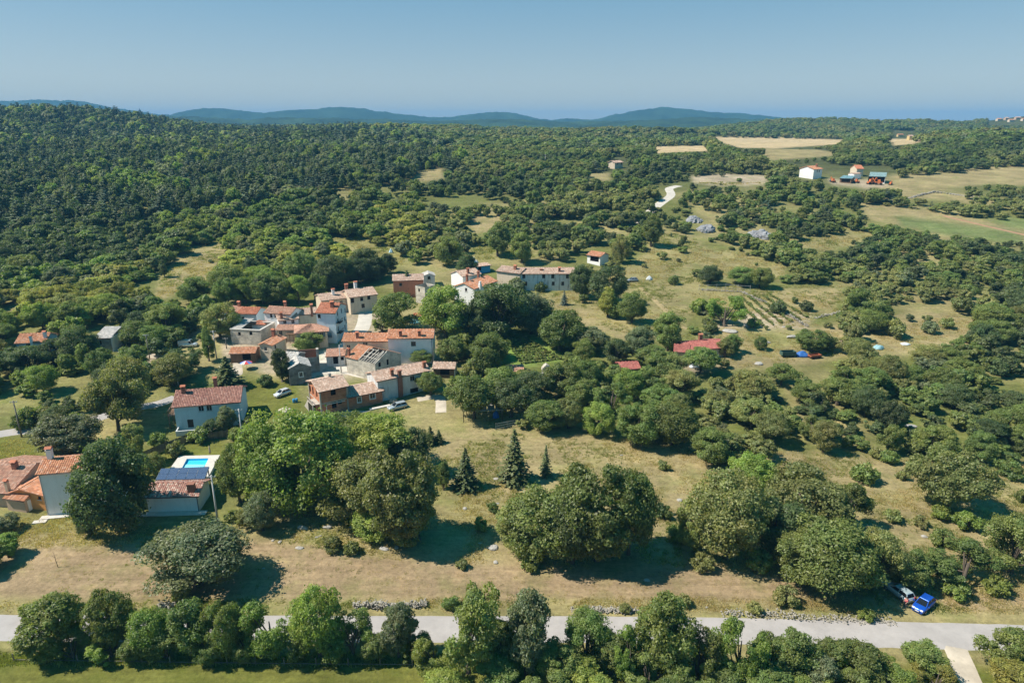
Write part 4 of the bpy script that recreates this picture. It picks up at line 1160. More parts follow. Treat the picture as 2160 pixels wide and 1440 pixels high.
def stone_mat(name, tones, scale=2.2):
    if name in MATS: return MATS[name]
    m, n, l, p = mat_base(name)
    p.inputs["Roughness"].default_value = 0.95; p.inputs["Specular IOR Level"].default_value = 0.1
    tc = n.new("ShaderNodeTexCoord")
    vo = n.new("ShaderNodeTexVoronoi"); vo.inputs["Scale"].default_value = scale
    mp = n.new("ShaderNodeMapping"); mp.inputs["Scale"].default_value = (1, 1, 1.6)
    l.new(tc.outputs["Object"], mp.inputs["Vector"]); l.new(mp.outputs[0], vo.inputs["Vector"])
    cr = n.new("ShaderNodeValToRGB")
    while len(cr.color_ramp.elements) < len(tones): cr.color_ramp.elements.new(0.5)
    for i, c in enumerate(tones):
        cr.color_ramp.elements[i].position = i / (len(tones) - 1); cr.color_ramp.elements[i].color = (*c, 1)
    sep = n.new("ShaderNodeSeparateColor"); l.new(vo.outputs["Color"], sep.inputs[0]); l.new(sep.outputs[0], cr.inputs["Fac"])
    nz = n.new("ShaderNodeTexNoise"); nz.inputs["Scale"].default_value = 0.6; nz.inputs["Detail"].default_value = 7
    l.new(tc.outputs["Object"], nz.inputs["Vector"])
    r = n.new("ShaderNodeMapRange"); r.inputs[1].default_value = 0.3; r.inputs[2].default_value = 0.7; r.inputs[3].default_value = 0.65; r.inputs[4].default_value = 1.25
    l.new(nz.outputs["Fac"], r.inputs[0])
    sc = n.new("ShaderNodeVectorMath"); sc.operation = 'SCALE'; l.new(cr.outputs["Color"], sc.inputs[0]); l.new(r.outputs[0], sc.inputs["Scale"])
    l.new(sc.outputs[0], p.inputs["Base Color"])
    v2 = n.new("ShaderNodeTexVoronoi"); v2.feature = 'DISTANCE_TO_EDGE'; v2.inputs["Scale"].default_value = scale
    l.new(mp.outputs[0], v2.inputs["Vector"])
    r2 = n.new("ShaderNodeMapRange"); r2.inputs[2].default_value = 0.08; l.new(v2.outputs["Distance"], r2.inputs[0])
    b = n.new("ShaderNodeBump"); b.inputs["Strength"].default_value = 0.8; b.inputs["Distance"].default_value = 0.06
    l.new(r2.outputs[0], b.inputs["Height"]); l.new(b.outputs[0], p.inputs["Normal"])
    MATS[name] = m
    return m
STONE = stone_mat("rubble_stone", [(0.30, 0.28, 0.25), (0.42, 0.38, 0.32), (0.36, 0.34, 0.31), (0.5, 0.45, 0.38)])
PALESTONE = stone_mat("pale_rubble_stone", [(0.46, 0.42, 0.36), (0.60, 0.54, 0.44), (0.52, 0.48, 0.42), (0.66, 0.6, 0.5)])
DARKSTONE = stone_mat("dark_rubble_stone", [(0.17, 0.165, 0.155), (0.25, 0.24, 0.22), (0.21, 0.2, 0.19), (0.3, 0.29, 0.27)])

def brick_mat():
    m, n, l, p = mat_base("hollow_brick")
    p.inputs["Roughness"].default_value = 0.9; p.inputs["Specular IOR Level"].default_value = 0.1
    tc = n.new("ShaderNodeTexCoord")
    br = n.new("ShaderNodeTexBrick"); br.inputs["Scale"].default_value = 1.0
    br.inputs["Brick Width"].default_value = 0.40; br.inputs["Row Height"].default_value = 0.25; br.inputs["Mortar Size"].default_value = 0.012
    br.inputs["Color1"].default_value = (0.50, 0.205, 0.11, 1); br.inputs["Color2"].default_value = (0.40, 0.155, 0.085, 1); br.inputs["Mortar"].default_value = (0.36, 0.26, 0.2, 1)
    mp = n.new("ShaderNodeMapping")
    geo = n.new("ShaderNodeNewGeometry")
    # along the wall: x + y of the object, height: z
    sx = n.new("ShaderNodeSeparateXYZ"); l.new(tc.outputs["Object"], sx.inputs[0])
    ad = n.new("ShaderNodeMath"); l.new(sx.outputs[0], ad.inputs[0]); l.new(sx.outputs[1], ad.inputs[1])
    cb = n.new("ShaderNodeCombineXYZ"); l.new(ad.outputs[0], cb.inputs[0]); l.new(sx.outputs[2], cb.inputs[1])
    l.new(cb.outputs[0], br.inputs["Vector"])
    nz = n.new("ShaderNodeTexNoise"); nz.inputs["Scale"].default_value = 0.8; nz.inputs["Detail"].default_value = 5
    l.new(tc.outputs["Object"], nz.inputs["Vector"])
    r = n.new("ShaderNodeMapRange"); r.inputs[1].default_value = 0.3; r.inputs[2].default_value = 0.7; r.inputs[3].default_value = 0.8; r.inputs[4].default_value = 1.2
    l.new(nz.outputs["Fac"], r.inputs[0])
    sc = n.new("ShaderNodeVectorMath"); sc.operation = 'SCALE'; l.new(br.outputs["Color"], sc.inputs[0]); l.new(r.outputs[0], sc.inputs["Scale"])
    l.new(sc.outputs[0], p.inputs["Base Color"])
    MATS["hollow_brick"] = m
    return m
BRICK = brick_mat()
SOLIDBRICK = plain("old_brick", (0.26, 0.115, 0.075), noise=0.25, scale=4)

def tiles(name, quads, tones, parent, seed=1, tw=0.30, tl=0.44, rise=0.07, missing=0.0):
    """courses of half-round tiles on slopes; each slope is (eave left, eave right, ridge right, ridge left)"""
    g = np.random.default_rng(seed)
    VV = []; CC = []; n0 = 0; FF = []
    tones = np.array(tones)
    for q in quads:
        e0, e1, r1, r0 = [np.array(p, float) for p in q]
        nrm = np.cross(e1 - e0, r0 - e0 if np.linalg.norm(r0 - e0) > 0.1 else r1 - e0); nrm /= np.linalg.norm(nrm)
        if nrm[2] < 0: nrm = -nrm
        W = max(np.linalg.norm(e1 - e0), np.linalg.norm(r1 - r0)); Ls = max(np.linalg.norm(r0 - e0), np.linalg.norm(r1 - e1))
        nu = max(2, int(W / tw)); nv = max(2, int(Ls / tl))
        iu, iv = np.meshgrid(np.arange(nu), np.arange(nv)); iu = iu.ravel(); iv = iv.ravel()
        if missing: 
            k = g.uniform(0, 1, len(iu)) > missing; iu = iu[k]; iv = iv[k]
        nt = len(iu)
        def P(u, v):
            a = e0 + (e1 - e0) * u[:, None]; b = r0 + (r1 - r0) * u[:, None]
            return a + (b - a) * v[:, None]
        prof = [(0.0, 0.0), (0.28, rise), (0.62, rise), (0.90, 0.0)]
        vs = []
        jit = g.normal(0, 0.012, nt)
        for (dv, lift) in ((-0.06, 0.035), (1.0, 0.0)):
            for (du, hz) in prof:
                vs.append(P((iu + du) / nu, np.clip((iv + dv) / nv, -0.02, 1.0)) + nrm * (hz + lift + 0.06 + jit[:, None]))
        Vq = np.stack(vs, 1)                                 # nt,8,3
        b = n0 + np.arange(nt)[:, None] * 8
        FF.append(np.concatenate([b + [0, 1, 5, 4], b + [1, 2, 6, 5], b + [2, 3, 7, 6]], 1).reshape(-1, 4))
        VV.append(Vq.reshape(-1, 3)); n0 += nt * 8
        c = tones[g.choice(len(tones), nt, p=[0.5, 0.3, 0.2])] * g.uniform(0.82, 1.15, nt)[:, None]
        CC.append(np.repeat(c, 8, axis=0))
    me = np_mesh(name, np.concatenate(VV), np.concatenate(FF), np.concatenate(CC))
    me.materials.append(TILE)
    o = link(bpy.data.objects.new(name, me), parent)
    o["kind"] = "stuff"
    return o

def wall_sheet(mb, O, ud, W, H, holes, nd, rev=0.2, z_low=-1.5):
    """a wall from O along ud, W wide and H high, with real openings and reveals going inward (-nd)"""
    us = sorted(set([0.0, W] + [max(0, h[0] - h[2] / 2) for h in holes] + [min(W, h[0] + h[2] / 2) for h in holes]))
    zs = sorted(set([z_low, H] + [h[1] - h[3] / 2 for h in holes] + [min(H, h[1] + h[3] / 2) for h in holes]))
    O = Vector(O); ud = Vector(ud); nd = Vector(nd); Z = Vector((0, 0, 1))
    for i in range(len(us) - 1):
        for j in range(len(zs) - 1):
            uc = (us[i] + us[i + 1]) / 2; zc = (zs[j] + zs[j + 1]) / 2
            if any(abs(uc - h[0]) < h[2] / 2 and abs(zc - h[1]) < h[3] / 2 for h in holes):
                continue
            mb.poly([O + ud * us[i] + Z * zs[j], O + ud * us[i + 1] + Z * zs[j], O + ud * us[i + 1] + Z * zs[j + 1], O + ud * us[i] + Z * zs[j + 1]])
    for (u, z, w, h) in [h[:4] for h in holes]:
        c = [O + ud * (u - w / 2) + Z * (z - h / 2), O + ud * (u + w / 2) + Z * (z - h / 2), O + ud * (u + w / 2) + Z * (z + h / 2), O + ud * (u - w / 2) + Z * (z + h / 2)]
        for k in range(4):
            a, b = c[k], c[(k + 1) % 4]
            mb.poly([a, b, b - nd * rev, a - nd * rev])

def window(parent, O, ud, nd, hole, style, rev=0.2):
    u, z, w, h = hole[:4]
    O = Vector(O); ud = Vector(ud); nd = Vector(nd); Z = Vector((0, 0, 1))
    C = O + ud * u + Z * z
    def rect(mb, du0, dz0, du1, dz1, n0, n1):
        pts = []
        b = len(mb.v)
        for nn in (n0, n1):
            for (du, dz) in ((du0, dz0), (du1, dz0), (du1, dz1), (du0, dz1)):
                mb.v.append(tuple(C + ud * du + Z * dz + nd * nn)); mb.c.append((1, 1, 1))
        for q in ((0, 3, 2, 1), (4, 5, 6, 7), (0, 1, 5, 4), (1, 2, 6, 5), (2, 3, 7, 6), (3, 0, 4, 7)):
            mb.f.append(tuple(b + i for i in q)); mb.sm.append(False)
    if style == 'o':                               # bare opening, black slab painted as the unlit room's shade
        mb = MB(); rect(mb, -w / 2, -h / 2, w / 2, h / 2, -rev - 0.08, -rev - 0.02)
        return mb.build("opening", SHADE_BLACK, parent)
    fm = WHITEF if style in ('W', 'w') else (DARKW if style in ('d', 'k') else FRAME)
    t = 0.09 if style == 'W' else 0.06
    fr = MB()
    rect(fr, -w / 2, -h / 2, -w / 2 + t, h / 2, -rev + 0.01, -rev + 0.07); rect(fr, w / 2 - t, -h / 2, w / 2, h / 2, -rev + 0.01, -rev + 0.07)
    rect(fr, -w / 2 + t, h / 2 - t, w / 2 - t, h / 2, -rev + 0.01, -rev + 0.07); rect(fr, -w / 2 + t, -h / 2, w / 2 - t, -h / 2 + t, -rev + 0.01, -rev + 0.07)
    if style not in ('d',): rect(fr, -0.03, -h / 2 + t, 0.03, h / 2 - t, -rev + 0.012, -rev + 0.06)
    if style == 'W':                               # pale surround standing proud of the wall
        s = 0.14
        rect(fr, -w / 2 - s, -h / 2 - s, -w / 2 - 0.001, h / 2 + s, 0.004, 0.05); rect(fr, w / 2 + 0.001, -h / 2 - s, w / 2 + s, h / 2 + s, 0.004, 0.05)
        rect(fr, -w / 2, h / 2 + 0.001, w / 2, h / 2 + s, 0.004, 0.05); rect(fr, -w / 2, -h / 2 - s, w / 2, -h / 2 - 0.001, 0.004, 0.05)
    win = fr.build("door" if style == 'd' else "window", fm, parent)
    pn = MB(); rect(pn, -w / 2, -h / 2, w / 2, h / 2, -rev - 0.05, -rev)
    pn.build("panel" if style == 'd' else "pane", DARKW if style == 'd' else glass(), win)
    if style in ('f', 'w', 's', 'k'):
        sl = MB(); rect(sl, -w / 2 - 0.1, -h / 2 - 0.09, w / 2 + 0.1, -h / 2 - 0.002, 0.003, 0.12); sl.build("sill", PLINTH, win)
    if style == 's':
        for sgn in (-1, 1):
            sh = MB(); a = sgn * (w / 2 + 0.03); b = sgn * (w / 2 + 0.03 + w * 0.48)
            rect(sh, min(a, b), -h / 2, max(a, b), h / 2, 0.006, 0.05); sh.build("shutter", MATS["shutter"], win)
    return win
plain("shutter", (0.10, 0.15, 0.20), noise=0.1)

def chimney(parent, x, y, ztop_roof, w, d, h, mat, cap=True, z_low=None):
    c = MB()
    z0 = ztop_roof - 0.8 if z_low is None else z_low
    c.box(x - w / 2, y - d / 2, z0, x + w / 2, y + d / 2, ztop_roof + h)
    c.box(x - w / 2 - 0.07, y - d / 2 - 0.07, ztop_roof + h, x + w / 2 + 0.07, y + d / 2 + 0.07, ztop_roof + h + 0.1)
    o = c.build("chimney", mat, parent)
    if cap:
        k = MB(); k.cur = (0.45, 0.17, 0.1)
        hh = ztop_roof + h + 0.1
        for sx in (-1, 1):
            for sy in (-1, 1):
                k.box(x + sx * w * .36 - .06, y + sy * d * .36 - .06, hh + .001, x + sx * w * .36 + .06, y + sy * d * .36 + .06, hh + 0.25)
        a = w / 2 + 0.14; b = d / 2 + 0.14; z1 = hh + 0.25; z2 = z1 + 0.32
        k.poly([(x - a, y - b, z1), (x + a, y - b, z1), (x + a, y, z2), (x - a, y, z2)]); k.poly([(x + a, y + b, z1), (x - a, y + b, z1), (x - a, y, z2), (x + a, y, z2)])
        k.poly([(x - a, y - b, z1), (x - a, y, z2), (x - a, y + b, z1)]); k.poly([(x + a, y - b, z1), (x + a, y + b, z1), (x + a, y, z2)])
        k.poly([(x - a, y - b, z1), (x - a, y + b, z1), (x + a, y + b, z1), (x + a, y - b, z1)])
        k.build("chimney_cap", TILE, o)
    return o

HOUSES = []
class House:
    """a house whose front eave runs between pixels A and B at height he; x along the front, y towards the back"""
    def __init__(self, name, label, A, B, he, depth, pitch, wall, tones, roof='side', over=0.35, ridge=0.5, cat="house", group=None, root=None, z0=None, tw=0.30, openings=(), missing=0.0, low=-1.5, flat_tile=None, back_wall=True):
        if root is None:
            pa = U(A[0], A[1], he); pb = U(B[0], B[1], he)
            zg = 0.5 * ((pa.z + pb.z) - 2 * he) if z0 is None else z0
            ze = zg + he
            P0 = UZ(A[0], A[1], ze); P1 = UZ(B[0], B[1], ze)
            P0.z = P1.z = zg
        else:
            P0, P1, zg = root
        self.M, self.L = frame_of(P0, P1)
        self.P0 = P0
        self.he = he; self.dep = depth; self.tan = math.tan(R(pitch)); self.roof_kind = roof; self.ridge_f = ridge
        self.root = empty(name, P0, math.atan2(P1.y - P0.y, P1.x - P0.x))
        tag(self.root, label, cat, group)
        self.over = over
        self.Mi = self.M.inverted()
        L, W = self.L, depth
        # openings
        self.holes = {'F': [], 'L': [], 'R': [], 'B': []}
        for op in openings:
            wl_, px, py, w, h, st = op
            u, z = self.on_wall(wl_, px, py)
            span = L if wl_ in 'FB' else W
            if not (-1.5 < u < span + 1.5) or not (-1.0 < z < he + 1.5):
                print("opening off the wall", name, op, round(u, 2), round(z, 2), round(span, 2)); continue
            u = min(max(u, w / 2 + 0.2), span - w / 2 - 0.2); z = min(max(z, h / 2 + 0.02), he - h / 2 - 0.12)
            if any(abs(u - q[0]) < (w + q[2]) / 2 + .1 and abs(z - q[1]) < (h + q[3]) / 2 + .1 for q in self.holes[wl_]):
                print("opening overlaps", name, op); continue
            self.holes[wl_].append((u, z, w, h, st))
        hr = he
        mb = MB()
        walls = {'F': ((0, 0, 0), (1, 0, 0), L, (0, -1, 0)), 'R': ((L, 0, 0), (0, 1, 0), W, (1, 0, 0)), 'B': ((L, W, 0), (-1, 0, 0), L, (0, 1, 0)), 'L': ((0, W, 0), (0, -1, 0), W, (-1, 0, 0))}
        if not back_wall: walls.pop('B')
        hts = {k: he for k in walls}
        if roof == 'shed': hts['B'] = he + W * self.tan
        for k, (O, ud, wd, nd) in walls.items():
            wall_sheet(mb, O, ud, wd, hts[k], [h[:4] for h in self.holes[k]], nd, z_low=low)
        if roof == 'side':
            yr = W * ridge; zr = he + yr * self.tan
            for x, s in ((0, -1), (L, 1)):
                mb.poly([(x, 0, he), (x, W, he), (x, yr, zr)] if s > 0 else [(x, W, he), (x, 0, he), (x, yr, zr)])
        elif roof == 'front':
            xr = L * ridge; zr = he + min(xr, L - xr) * self.tan
            self.zr_front = zr
            mb.poly([(0, 0, he), (L, 0, he), (xr, 0, zr)]); mb.poly([(L, W, he), (0, W, he), (xr, W, zr)])
        elif roof == 'shed':
            for x in (0, L):
                mb.poly([(x, 0, he), (x, W, he), (x, W, he + W * self.tan)])
        self.wall = mb.build("wall", wall, self.root, fix=False)
        for k in walls:
            O, ud, wd, nd = walls[k]
            for h in self.holes[k]:
                window(self.root, O, ud, nd, h, h[4])
        # roof
        o = over; T = self.tan; self.quads = []
        if roof == 'side':
            yr = W * ridge; zr = he + yr * T; Tb = (zr - he) / max(W - yr, 0.01)
            self.quads = [((-o, -o, he - o * T), (L + o, -o, he - o * T), (L + o, yr, zr), (-o, yr, zr)),
                          ((L + o, W + o, he - o * Tb), (-o, W + o, he - o * Tb), (-o, yr, zr), (L + o, yr, zr))]
        elif roof == 'front':
            xr = L * ridge; Tl = (zr - he) / xr; Tr = (zr - he) / (L - xr)
            self.quads = [((-o, W + o, he - o * Tl), (-o, -o, he - o * Tl), (xr, -o, zr), (xr, W + o, zr)),
                          ((L + o, -o, he - o * Tr), (L + o, W + o, he - o * Tr), (xr, W + o, zr), (xr, -o, zr))]
        elif roof == 'shed':
            self.quads = [((-o, -o, he - o * T), (L + o, -o, he - o * T), (L + o, W + o, he + (W + o) * T), (-o, W + o, he + (W + o) * T))]
        elif roof == 'hip':
            zr = he + W * 0.5 * T; i = W * 0.5
            self.quads = [((-o, -o, he - o * T), (L + o, -o, he - o * T), (L - i, W / 2, zr), (i, W / 2, zr)),
                          ((L + o, -o, he - o * T), (L + o, W + o, he - o * T), (L - i + .01, W / 2, zr), (L - i, W / 2, zr)),
                          ((L + o, W + o, he - o * T), (-o, W + o, he - o * T), (i, W / 2, zr), (L - i, W / 2, zr)),
                          ((-o, W + o, he - o * T), (-o, -o, he - o * T), (i, W / 2, zr), (i - .01, W / 2, zr))]
        if roof:
            rb = MB(); rb.cur = tones[1]
            for q in self.quads:
                q = [Vector(p) for p in q]
                nn = (q[1] - q[0]).cross(q[2] - q[0]).normalized()
                if nn.z < 0: nn = -nn
                up = [p + nn * 0.05 for p in q]; dn = [p - nn * 0.09 for p in q]
                rb.poly(up); rb.poly(list(reversed(dn)))
                for a in range(4):
                    b = (a + 1) % 4
                    rb.poly([dn[a], dn[b], up[b], up[a]])
            self.roof = rb.build("roof", TILE, self.root, fix=False)
            tiles("roof_tiles", self.quads, tones, self.roof, seed=len(HOUSES) + 3, tw=tw, missing=missing)
            # gutter along the front eave
            q = self.quads[0]
            gb = MB(); a = Vector(q[0]); b = Vector(q[1]); dirv = (Vector(q[0]) - Vector(q[3])).normalized()
            gb.tube([a + dirv * 0.07 + Vector((0, 0, -0.02)), b + dirv * 0.07 + Vector((0, 0, -0.02))], [0.07, 0.07], 6); gb.build("gutter", GUTTER, self.roof)
            # ridge tiles
            rp = {'side': lambda: ((-o, W * ridge, zr), (L + o, W * ridge, zr)), 'front': lambda: ((L * ridge, -o, zr), (L * ridge, W + o, zr)), 'hip': lambda: ((i, W / 2, zr), (L - i, W / 2, zr))}.get(roof)
            if rp:
                a, b = [Vector(p) + Vector((0, 0, 0.08)) for p in rp()]
                kb = MB(); kb.cur = tones[0]; nseg = max(2, int((b - a).length / 0.8))
                for s in range(nseg):
                    kb.tube([a.lerp(b, s / nseg), a.lerp(b, (s + 0.97) / nseg)], [0.14, 0.12], 6)
                kb.build("ridge_tiles", TILE, self.roof)
        HOUSES.append(self)

    def hit(self, px, py, p, nrm):
        d = Vector(ray(px, py)); o = Vector((0, 0, CAM_H))
        dl = self.Mi.to_3x3() @ d; ol = self.Mi @ o
        p = Vector(p); nrm = Vector(nrm)
        t = (p - ol).dot(nrm) / dl.dot(nrm)
        return ol + dl * t

    def on_wall(self, k, px, py):
        if k == 'F':
            q = self.hit(px, py, (0, 0, 0), (0, 1, 0)); return q.x, q.z
        if k == 'R':
            q = self.hit(px, py, (self.L, 0, 0), (1, 0, 0)); return q.y, q.z
        if k == 'L':
            q = self.hit(px, py, (0, 0, 0), (1, 0, 0)); return self.dep - q.y, q.z
        q = self.hit(px, py, (0, self.dep, 0), (0, 1, 0)); return self.L - q.x, q.z

    def chim(self, px, py, w, d, h, mat=None, slope=0, cap=True, z_low=None):
        q = [Vector(p) for p in self.quads[slope]]
        n = (q[1] - q[0]).cross(q[2] - q[0])
        r = self.hit(px, py, q[0], n)
        return chimney(self.roof, r.x, r.y, r.z, w, d, h, mat or SOLIDBRICK, cap, z_low)

    def ext(self, name, mb, mat):
        return mb.build(name, mat, self.root)

# ---- the house with the white tower, lower left
h = House("tower_house", "tall white tower house with orange tiled roof beside the dark tree", (80, 998), (232, 985), 8.2, 6.0, 20, WHITE, TERRA, over=0.35, tw=0.34)
h.chim(107, 966, 0.8, 0.8, 1.6, WHITE)
mb = MB(); mb.box(-0.9, -1.2, -0.6, h.L + 0.6, -0.01, 0.12); mb.box(-1.6, -2.2, -0.6, 0.5, -1.25, 0.06); h.ext("terrace_slab", mb, PLINTH)
mb = MB(); mb.tube([(0.12, -0.08, 8.0), (0.12, -0.08, 0.2)], [0.05, 0.05], 6); h.ext("downpipe", mb, METAL)
# lower wing
h = House("tiled_wing", "low orange walled wing with big tiled roof left of the tower", (26, 1036), (90, 1042), 3.2, 11.5, 22, ORANGE, TERRA, roof='front', over=0.45, ridge=0.32, tw=0.34,
          openings=[('F', 83, 1050, 0.7, 0.7, 'k')])
h = House("pink_roof_wing", "low wing with pale pink tiled roof at the left picture edge", (-70, 1033), (20, 1038), 3.0, 13.0, 19, BEIGE, PINK, over=0.4, tw=0.34, openings=[('F', -20, 1052, 1.2, 1.2, 'f')])
h.chim(33, 988, 0.8, 0.8, 1.1, SOLIDBRICK)
h = House("porch_hut", "small beige porch hut with tiled lean-to roof and pale chimney", (11, 1049), (50, 1054), 2.5, 2.6, 18, BEIGE, TERRA, roof='shed', over=0.3, tw=0.34)
h.chim(19, 1040, 0.55, 0.55, 2.2, BEIGE)
mb = MB(); mb.box(h.L + 0.002, 0.5, 0, h.L + 0.06, 1.5, 2.0); h.ext("door", mb, WHITEF)

# ---- pool house with solar panels
h = House("pool_house", "low white pool house with old brown tiled roof and big chimney", (308, 1046), (416, 1043), 3.2, 5.2, 20, WHITE, MIXED, over=0.4, tw=0.34)
h.chim(405, 1036, 1.15, 0.9, 1.5, SOLIDBRICK, cap=False)
mb = MB(); mb.box(-3.5, -1.3, -0.5, h.L + 1.4, -0.01, 0.1); h.ext("terrace_slab", mb, PLINTH)
mb = MB(); mb.tube([(h.L - 0.1, -0.1, 2.9), (h.L - 0.1, -0.1, 0.1)], [0.06, 0.06], 6); h.ext("downpipe", mb, GUTTER)
SOLAR = None
def solar_canopy():
    zt = G(*U(380, 1010)[:2]) + 3.0
    a = UZ(328, 1012, zt); b = UZ(432, 1010, zt); zb = zt + 0.5
    c = UZ(441, 984, zb); d = UZ(340, 988, zb)
    root = empty("solar_canopy", U(380, 1010)); tag(root, "blue solar panel canopy between pool house and swimming pool", "solar panels")
    o = root.location
    a, b, c, d = [p - o for p in (a, b, c, d)]
    pv, n_, l_, p_ = mat_base("solar_cell")
    p_.inputs["Roughness"].default_value = 0.18; p_.inputs["Base Color"].default_value = (0.035, 0.075, 0.19, 1)
    tc = n_.new("ShaderNodeTexCoord"); br = n_.new("ShaderNodeTexBrick"); br.offset = 0
    br.inputs["Scale"].default_value = 1; br.inputs["Brick Width"].default_value = 0.2; br.inputs["Row Height"].default_value = 0.2; br.inputs["Mortar Size"].default_value = 0.012
    br.inputs["Color1"].default_value = (0.035, 0.06, 0.12, 1); br.inputs["Color2"].default_value = (0.045, 0.075, 0.15, 1); br.inputs["Mortar"].default_value = (0.16, 0.2, 0.28, 1)
    l_.new(tc.outputs["Object"], br.inputs["Vector"]); l_.new(br.outputs["Color"], p_.inputs["Base Color"])
    for i in range(5):
        for j in range(2):
            u0, u1 = (i + 0.02) / 5, (i + 0.98) / 5; v0, v1 = (j + 0.012) / 2, (j + 0.988) / 2
            def Q(u, v): return (a.lerp(b, u)).lerp(d.lerp(c, u), v)
            q = [Q(u0, v0), Q(u1, v0), Q(u1, v1), Q(u0, v1)]
            nn = (q[1] - q[0]).cross(q[2] - q[0]).normalized()
            if nn.z < 0: nn = -nn
            m2 = MB(); up = [p + nn * 0.05 for p in q]; m2.poly(up); m2.poly(list(reversed(q)))
            for k in range(4): m2.poly([q[k], q[(k + 1) % 4], up[(k + 1) % 4], up[k]])
            m2.build("solar_panel", pv, root)
    fr = MB()
    for i in range(6):
        u = i / 5
        fr.beam(a.lerp(b, u) - Vector((0, 0, 0.1)), d.lerp(c, u) - Vector((0, 0, 0.1)), 0.07, 0.14)
    for v in (0, 0.5, 1): fr.beam(a.lerp(d, v) - Vector((0, 0, .2)), b.lerp(c, v) - Vector((0, 0, .2)), 0.08, 0.1)
    fr.build("frame", METAL, root)
    for p in (a, b, c, d):
        m3 = MB(); q = p.lerp((a + b + c + d) / 4, 0.05); gz = G(q.x + o.x, q.y + o.y) - o.z
        m3.box(q.x - .07, q.y - .07, gz - 0.3, q.x + .07, q.y + .07, q.z - 0.22); m3.build("post", DARKW, root)
solar_canopy()

# ---- swimming pool
def pool():
    z = max(G(*U(q, r)[:2]) for q in (350, 460) for r in (960, 1000)) + 0.5
    deck = [UZ(*p, z) for p in ((360, 990), (378, 961), (464, 959), (452, 986), (440, 1003), (352, 1003))]
    w = [UZ(*p, z) for p in ((383, 988), (394, 967), (440, 966), (428, 990))]
    root = empty("swimming_pool", (w[0].x, w[0].y, z)); tag(root, "rectangular turquoise swimming pool with pale paved edge", "swimming pool")
    o = Vector(root.location)
    wl_ = [p - o for p in w]; dk = [p - o for p in deck]
    # paved edge: ring of paving strips round the water
    cen = sum(wl_, Vector()) / 4
    outer = [UZ(*p, z) - o for p in ((346, 1004), (378, 961), (464, 959), (440, 1004))]
    m2 = MB()
    for k in range(4):
        k2 = (k + 1) % 4
        m2.poly([wl_[k], wl_[k2], outer[k2], outer[k]]); dn = Vector((0, 0, -1.2))
        m2.poly([outer[k], outer[k2], outer[k2] + dn, outer[k] + dn])
    m2.build("paved_edge", PLINTH, root)
    liner = plain("pool_liner", (0.07, 0.62, 0.88), noise=0.04, rough=0.4)
    m3 = MB(); bot = [p.lerp(cen, 0.02) + Vector((0, 0, -0.42)) for p in wl_]
    for k in range(4): m3.poly([wl_[k], wl_[(k + 1) % 4], bot[(k + 1) % 4], bot[k]])
    m3.poly(bot)
    basin = m3.build("basin", liner, root)
    m4 = MB(); st = [wl_[3].lerp(wl_[2], 0.05), wl_[3].lerp(wl_[2], 0.55), wl_[0].lerp(wl_[1], 0.55), wl_[0].lerp(wl_[1], 0.05)]
    st = [p.lerp(cen, 0.12) + Vector((0, 0, -0.25)) for p in st]
    m4.poly(st); m4.build("pool_step", plain("pool_step_pale", (0.35, 0.75, 0.85), noise=0.03), basin)
    wm, n_, l_, p_ = mat_base("pool_water")
    p_.inputs["Base Color"].default_value = (0.75, 0.93, 1.0, 1); p_.inputs["Roughness"].default_value = 0.03; p_.inputs["IOR"].default_value = 1.33; p_.inputs["Transmission Weight"].default_value = 1.0
    n_.clear(); out = n_.new("ShaderNodeOutputMaterial"); tb = n_.new("ShaderNodeBsdfTransparent"); tb.inputs[0].default_value = (0.86, 0.97, 1.0, 1)
    gb = n_.new("ShaderNodeBsdfGlossy"); gb.inputs["Roughness"].default_value = 0.06; ms = n_.new("ShaderNodeMixShader"); fz = n_.new("ShaderNodeFresnel"); fz.inputs[0].default_value = 1.33
    l_.new(fz.outputs[0], ms.inputs[0]); l_.new(tb.outputs[0], ms.inputs[1]); l_.new(gb.outputs[0], ms.inputs[2]); l_.new(ms.outputs[0], out.inputs["Surface"])
    m5 = MB(); m5.poly([p + Vector((0, 0, -0.08)) for p in wl_]); m5.build("water", wm, root)
    # folded sunshade on the lawn edge and ladder rail
    P = U(444, 962); r2 = empty("folded_parasol", P); tag(r2, "folded beige parasol standing behind the swimming pool", "parasol")
    m6 = MB(); m6.tube([(0, 0, -0.1), (0, 0, 2.4)], [0.03, 0.03], 6); m6.build("pole", METAL, r2)
    m7 = MB(); m7.tube([(0, 0, 0.7), (0, 0, 1.1), (0, 0, 1.9), (0, 0, 2.35)], [0.17, 0.2, 0.14, 0.03], 8); m7.build("canopy", plain("beige_canvas", (0.35, 0.28, 0.2)), r2)
    m8 = MB(); m8.box(-.35, -.35, -0.1, .35, .35, 0.08); m8.build("base", CONCR, r2)
pool()

# ---- white house, blue of its shade put into the wall colour
h = House("blue_shaded_house", "two storey white house in painted blue shade with brown tiled roof above the pool", (366, 857), (505, 846), 5.6, 9.0, 22, BLUEW, BROWN, over=0.35, tw=0.34,
          openings=[('F', 424, 861, 1.1, 1.4, 'f'), ('F', 441, 860, 1.1, 1.4, 'f'), ('F', 402, 893, 1.2, 1.9, 'd')])
h.chim(388, 829, 0.8, 0.7, 1.3, SOLIDBRICK)
h.chim(455, 812, 0.7, 0.7, 1.4, SOLIDBRICK)
mb = MB(); mb.box(0.3, -2.6, -1.0, 6.0, -2.35, 0.9); mb.box(0.3, -2.35, -1.0, 0.55, -0.01, 0.9); h.ext("garden_wall", mb, GREYW)
mb = MB(); mb.box(-1.8, 1.0, 3.0, -0.01, 7.5, 3.12)
for (x, y) in ((-1.7, 1.1), (-1.7, 4.2), (-1.7, 7.3)): mb.box(x, y, -1, x + .16, y + .16, 3.0)
